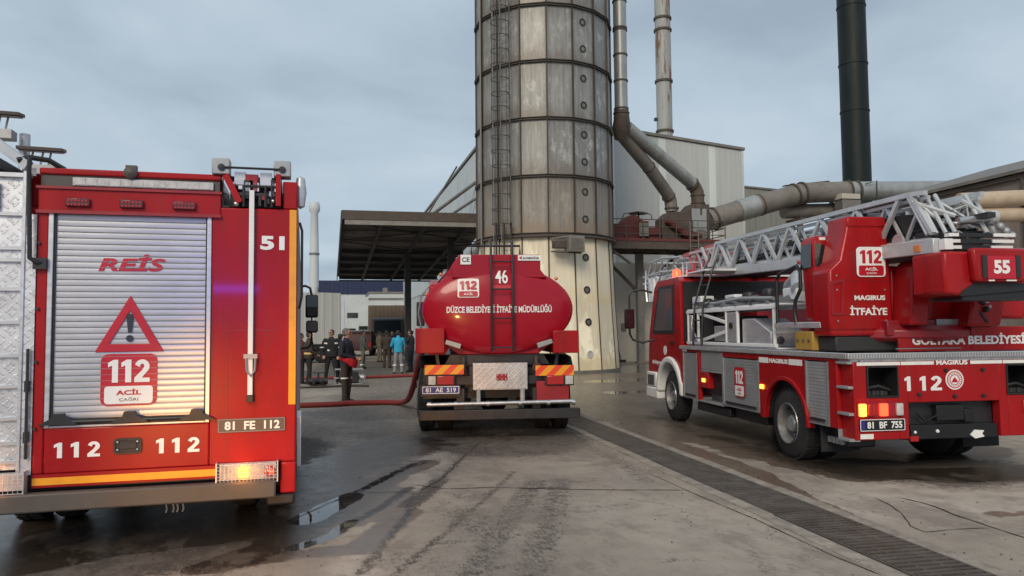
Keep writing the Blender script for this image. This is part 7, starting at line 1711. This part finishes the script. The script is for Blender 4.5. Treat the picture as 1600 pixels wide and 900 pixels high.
    for a, b, ra, rb, t_ in prim:
        A, B = np.array(a), np.array(b); ab = B - A; tt = np.clip(((ctr - A) @ ab) / max(ab @ ab, 1e-9), 0, 1)
        dd_ = np.linalg.norm(ctr - A - tt[:, None] * ab, axis=1) - (ra + (rb - ra) * tt)
        if t_ in ('eye', 'brow', 'lip'): dd_ -= 0.002
        u_ = dd_ < best; best[u_] = dd_[u_]; mi[u_] = tags.index(t_)
    zz_ = np.array([t_[0] for t_ in TS]); ra_ = np.interp(ctr[:, 2], zz_, [t_[1] for t_ in TS]); rb_ = np.interp(ctr[:, 2], zz_, [t_[2] for t_ in TS])
    dt_ = (np.sqrt((ctr[:, 0] / ra_) ** 2 + (ctr[:, 1] / rb_) ** 2) - 1) * rb_
    dt_ = np.where((ctr[:, 2] < TS[0][0] - 0.006) | (ctr[:, 2] > TS[-1][0] + 0.005), 1e9, dt_)
    u_ = dt_ < best; mi[u_] = tags.index('top')
    me.materials.clear()
    for m in ('skin', top, pants, 'boot', 'letter_dark', hair, 'letter_red'): me.materials.append(M[m])
    M.setdefault('lip_', M['skin'])
    me.materials[6] = M['skin_lip']
    me.polygons.foreach_set('material_index', mi); me.polygons.foreach_set('use_smooth', [True] * np_)
    me.vertices.foreach_set('co', (co * k).ravel()); me.update()
    bo = bpy.data.objects.new('body', me); COL.objects.link(bo); bo.parent = o
    # hair: thick cap set back on the skull
    hb = MB(); hb.ball(H(0, -0.022, 0.035) * k, (0.093 * k, 0.098 * k, 0.088 * k), 18, 12); hb.ball(H(0, -0.045, -0.01) * k, (0.082 * k, 0.066 * k, 0.075 * k), 14, 10)
    if hairy > 0:
        ho = hb.build('hair', hair, o)
        if hairy < 1:
            ho.scale = (1, 1, 1)
    def band(c, rx, ry, hgt, m, name='reflective_stripe', axis=(0, 0, 1), a0=0, a1=360):
        c = V(c) * k; ax = V(axis).normalized(); x = ax.orthogonal().normalized() if abs(ax.z) < 0.999 else V((1, 0, 0)); y = ax.cross(x)
        vs = []; n = 28
        for i in range(n + 1):
            q = math.radians(a0 + (a1 - a0) * i / n)
            for rr, dz in ((1.0, -hgt / 2), (1.0, hgt / 2), (0.86, hgt / 2), (0.86, -hgt / 2)): vs.append(c + (x * (rx * rr * math.cos(q)) + y * (ry * rr * math.sin(q))) * k + ax * dz)
        fs = [(4 * i + j, 4 * i + (j + 1) % 4, 4 * i + 4 + (j + 1) % 4, 4 * i + 4 + j) for i in range(n) for j in range(4)]
        return MB().add(vs, fs).build(name, m, o)
    return o, band, k
M['skin_lip'] = mat('lip_skin', (0.30, 0.12, 0.10), 0.5, var=0.05)

# man in front, turned to the right, hands crossed under a red jacket
p, band, k = person((0.39, 18.89, 0), -118, 'man in a dark navy jacket holding a red bundle at his waist', 'navy', 'brown_cloth', 'hair_grey', 1.80,
    {-1: ((-0.33, 0.0, 1.16), (-0.12, 0.24, 1.06)), 1: ((0.33, 0.02, 1.16), (0.05, 0.235, 1.07))}, {-1: ((-0.10, 0.03, 0.50), (-0.10, -0.02, 0.09), 0), 1: ((0.10, 0.0, 0.50), (0.115, 0.02, 0.09), 0)}, head_yaw=14, vox=0.009)
band((-0.105, 0.015, 0.60), 0.083, 0.083, 0.035, 'reflect'); band((0.105, 0.0, 0.60), 0.083, 0.083, 0.035, 'reflect')
MB().box(-0.182 , -0.168, -0.03, 0.03, 0.22, 0.44).build('reflective_stripe', 'reflect', p)
rj = thing('red_jacket', 'folded red jacket held at the waist by the man in navy by the hose', 'jacket', (0.39, 18.89, 0), -118)
q = MB(); nu, nv = 40, 14; vs = []
for i in range(nu + 1):
    a = math.radians(-30 + 240 * i / nu)
    dr = 0.5 + 0.5 * math.cos((i / nu - 0.5) * 2 * math.pi)
    for j in range(nv + 1):
        b_ = 2 * math.pi * j / nv
        rr = 0.205 + 0.02 * dr + (0.020 + 0.005 * math.sin(i * 1.3 + j)) * math.cos(b_)
        zc = 1.10 - 0.13 * dr + (0.05 + 0.075 * dr + 0.014 * math.sin(i * 0.9 + 2 * j)) * math.sin(b_)
        vs.append((rr * 1.08 * math.cos(a), rr * 0.98 * math.sin(a) + 0.03, zc))
q.add(vs, [(i * (nv + 1) + j, i * (nv + 1) + j + 1, (i + 1) * (nv + 1) + j + 1, (i + 1) * (nv + 1) + j) for i in range(nu) for j in range(nv)] + [tuple(range(nv + 1)), tuple(range(nu * (nv + 1), (nu + 1) * (nv + 1)))])
q.build('folded_cloth', 'red_cloth', rj, angle=80)
q = MB(); q.box(-0.29, -0.272, 0.02, 0.12, 1.02, 1.05).box(-0.285, -0.268, 0.0, 0.05, 1.10, 1.14); q.build('white_trim', 'letter', rj)
# firefighter facing us
p, band, k = person((0.05, 26.0, 0), 172, 'firefighter in black kit with a pale stripe across the chest', 'black_cloth', 'black_cloth', 'hair', 1.80,
    {-1: ((-0.32, -0.02, 1.15), (-0.26, 0.10, 0.92)), 1: ((0.32, -0.02, 1.15), (0.24, 0.12, 0.94))}, {-1: ((-0.14, 0.03, 0.50), (-0.19, 0.0, 0.09), 0), 1: ((0.14, 0.01, 0.50), (0.19, 0.0, 0.09), 0)}, head_yaw=-28, bulk=1.16)
band((0, -0.005, 1.335), 0.245, 0.158, 0.045, 'reflect', a0=22, a1=80); band((0, -0.005, 1.335), 0.245, 0.158, 0.045, 'reflect', a0=94, a1=158)
for s in (-1, 1): band((s * 0.29, -0.015, 1.2), 0.078, 0.078, 0.03, 'reflect'); band((s * 0.175, 0.01, 0.20), 0.082, 0.082, 0.03, 'reflect')
MB().box(0.03, 0.10, 0.165, 0.18, 1.10, 1.14).build('badge', 'letter', p)
# left firefighter in profile
p, band, k = person((-0.66, 26.0, 0), -80, 'firefighter in profile with a yellow waist band', 'brown_cloth', 'black_cloth', 'hair', 1.74,
    {-1: ((-0.28, 0.0, 1.14), (-0.24, 0.16, 0.98)), 1: ((0.28, 0.02, 1.14), (0.20, 0.20, 1.02))}, head_yaw=-6, bulk=1.1)
band((0, 0.0, 1.05), 0.225, 0.165, 0.06, 'yellow_reflect')
p, band, k = person((-0.95, 26.5, 0), -60, 'man in a maroon jacket half hidden behind the leftmost firefighter', 'maroon_cloth', 'black_cloth', 'hair', 1.70, head_yaw=0, bulk=1.05)
p, band, k = person((0.36, 26.9, 0), -40, 'figure in black standing just behind the firefighter with the chest stripe', 'black_cloth', 'black_cloth', 'hair', 1.66, bulk=1.0)
# men under the canopy
p, band, k = person((1.50, 36.3, 0), -75, 'man in grey-green overalls with pale ankle bands under the canopy', 'green_cloth', 'khaki_cloth', 'hair', 1.78,
    {-1: ((-0.28, 0.02, 1.14), (-0.22, 0.18, 0.94)), 1: ((0.28, 0.0, 1.14), (0.24, 0.14, 0.92))}, {-1: ((-0.10, 0.10, 0.50), (-0.12, 0.06, 0.09), 0), 1: ((0.10, -0.04, 0.50), (0.12, -0.10, 0.09), 0)})
for s, y in ((-1, 0.06), (1, -0.09)): band((s * 0.12, y, 0.20), 0.078, 0.078, 0.05, 'reflect')
p, band, k = person((2.75, 44.0, 0), -60, 'man in khaki clothes farthest back under the canopy, pointing with a raised forearm', 'khaki_cloth', 'khaki_cloth', 'hair', 1.76,
    {-1: ((-0.29, 0.0, 1.15), (-0.24, 0.12, 0.92)), 1: ((0.30, 0.12, 1.20), (0.26, 0.36, 1.28))})
p, band, k = person((3.6, 45.5, 0), 160, 'man in dark clothes standing in front of the brown lorry', 'navy', 'navy', 'hair', 1.74)
p, band, k = person((2.62, 36.4, 0), -20, 'man in brown clothes standing under the canopy beyond the blue vest', 'brown_cloth', 'brown_cloth', 'hair', 1.78, {-1: ((-0.27, -0.02, 1.15), (-0.18, 0.2, 1.2)), 1: ((0.28, 0.02, 1.15), (0.2, 0.2, 1.1))}, bulk=1.05)
p, band, k = person((2.72, 31.4, 0), 8, 'man in a bright blue vest and grey trousers with his back to us', 'blue_cloth', 'grey_cloth', 'hair', 1.76,
    {-1: ((-0.27, 0.06, 1.16), (-0.16, 0.24, 1.05)), 1: ((0.27, 0.06, 1.16), (0.18, 0.25, 1.1))}, {-1: ((-0.12, 0.02, 0.50), (-0.15, 0.0, 0.09), 0), 1: ((0.12, 0.02, 0.50), (0.15, 0.0, 0.09), 0)}, head_yaw=-25)
for s in (-1, 1): band((s * 0.148, 0.005, 0.36), 0.078, 0.078, 0.05, 'reflect'); 
p, band, k = person((3.35, 32.6, 0), 60, 'man in navy with a raised arm standing close beside the man in the blue vest', 'navy', 'navy', 'hair', 1.78, {-1: ((-0.30, 0.08, 1.28), (-0.22, 0.30, 1.38)), 1: ((0.29, 0.0, 1.15), (0.22, 0.2, 1.1))}, bulk=1.1)
p, band, k = person((3.95, 38.0, 0), 100, 'man in dark overalls with pale trouser bands nearest the canopy columns', 'navy', 'grey_cloth', 'hair', 1.76, bulk=1.05)

# ================================================================== hoses and small gear on the ground
def hose(label, pts, r=0.055, m='hose'):
    P_ = [Vector(q) for q in pts]; out = []
    for i in range(len(P_) - 1):                                   # Catmull-Rom
        p0, p1, p2, p3 = P_[max(0, i - 1)], P_[i], P_[i + 1], P_[min(len(P_) - 1, i + 2)]
        for t_ in np.linspace(0, 1, 9)[:-1]:
            out.append(0.5 * ((2 * p1) + (p2 - p0) * t_ + (2 * p0 - 5 * p1 + 4 * p2 - p3) * t_ ** 2 + (3 * p1 - p0 - 3 * p2 + p3) * t_ ** 3))
    out.append(P_[-1]); b0 = out[0]
    o = MB().tube([q - b0 for q in out], r, 10).build('fire_hose', m); o.location = b0
    tag(o, label, 'hose', 'fire hoses on the ground'); return o
hose('thick red hose dropping from the tanker and running across to the fire engine', [(1.85, 14.3, 1.45), (1.69, 14.55, 1.28), (1.66, 15.1, 0.86), (1.66, 15.73, 0.56), (1.67, 16.8, 0.24), (1.60, 17.8, 0.08), (1.2, 18.15, 0.06), (0.5, 18.18, 0.06), (0.0, 18.05, 0.06), (-1.2, 18.0, 0.06), (-3.5, 17.6, 0.06)], 0.062)
hose('red hose lying at the feet of the man in the blue vest', [(3.6, 29.0, 0.06), (2.8, 28.9, 0.06), (1.8, 28.6, 0.06), (0.6, 28.5, 0.06), (-1.0, 28.7, 0.06), (-3, 29, 0.06)], 0.055)
hose('flat dark hose trailing past the feet of the firefighters', [(1.2, 24.3, 0.03), (0.4, 24.5, 0.03), (-0.5, 24.3, 0.03), (-2, 24.6, 0.03)], 0.030, 'brown_cloth')
hd = thing('hose_divider', 'small black hose divider with handles lying between the firefighters', 'hose divider', (-0.35, 25.4, 0))
MB().tube([(-0.3, 0, 0.15), (0.3, 0, 0.15)], 0.10, 12).tube([(0, 0, 0.15), (0.15, -0.2, 0.12)], 0.07, 10).tube([(0, 0, 0.15), (-0.15, -0.2, 0.12)], 0.07, 10).tube([(0, 0, 0.2), (0, 0, 0.42)], 0.03, 8).tube([(-0.18, 0, 0.42), (0.18, 0, 0.42)], 0.02, 8).box(-0.25, 0.25, -0.15, 0.15, 0.0, 0.05).build('manifold', 'black', hd)
pump = thing('portable_pump', 'low black portable pump on a skid beside the legs of the middle firefighter', 'pump', (0.62, 25.6, 0))
MB().box(-0.3, 0.3, -0.22, 0.22, 0.06, 0.42).box(-0.2, 0.12, -0.18, 0.18, 0.42, 0.56).build('engine_block', 'black', pump, bevel=0.03)
b = MB()
for s in (-1, 1): b.tube([(-0.42, s * 0.25, 0.03), (0.42, s * 0.25, 0.03), (0.45, s * 0.25, 0.5), (-0.45, s * 0.25, 0.5), (-0.42, s * 0.25, 0.03)], 0.018, 6)
b.build('skid_frame', 'alu_dark', pump)
MB().tube([(0.3, 0, 0.25), (0.5, -0.1, 0.22)], 0.08, 12).build('suction_inlet', 'alu', pump)
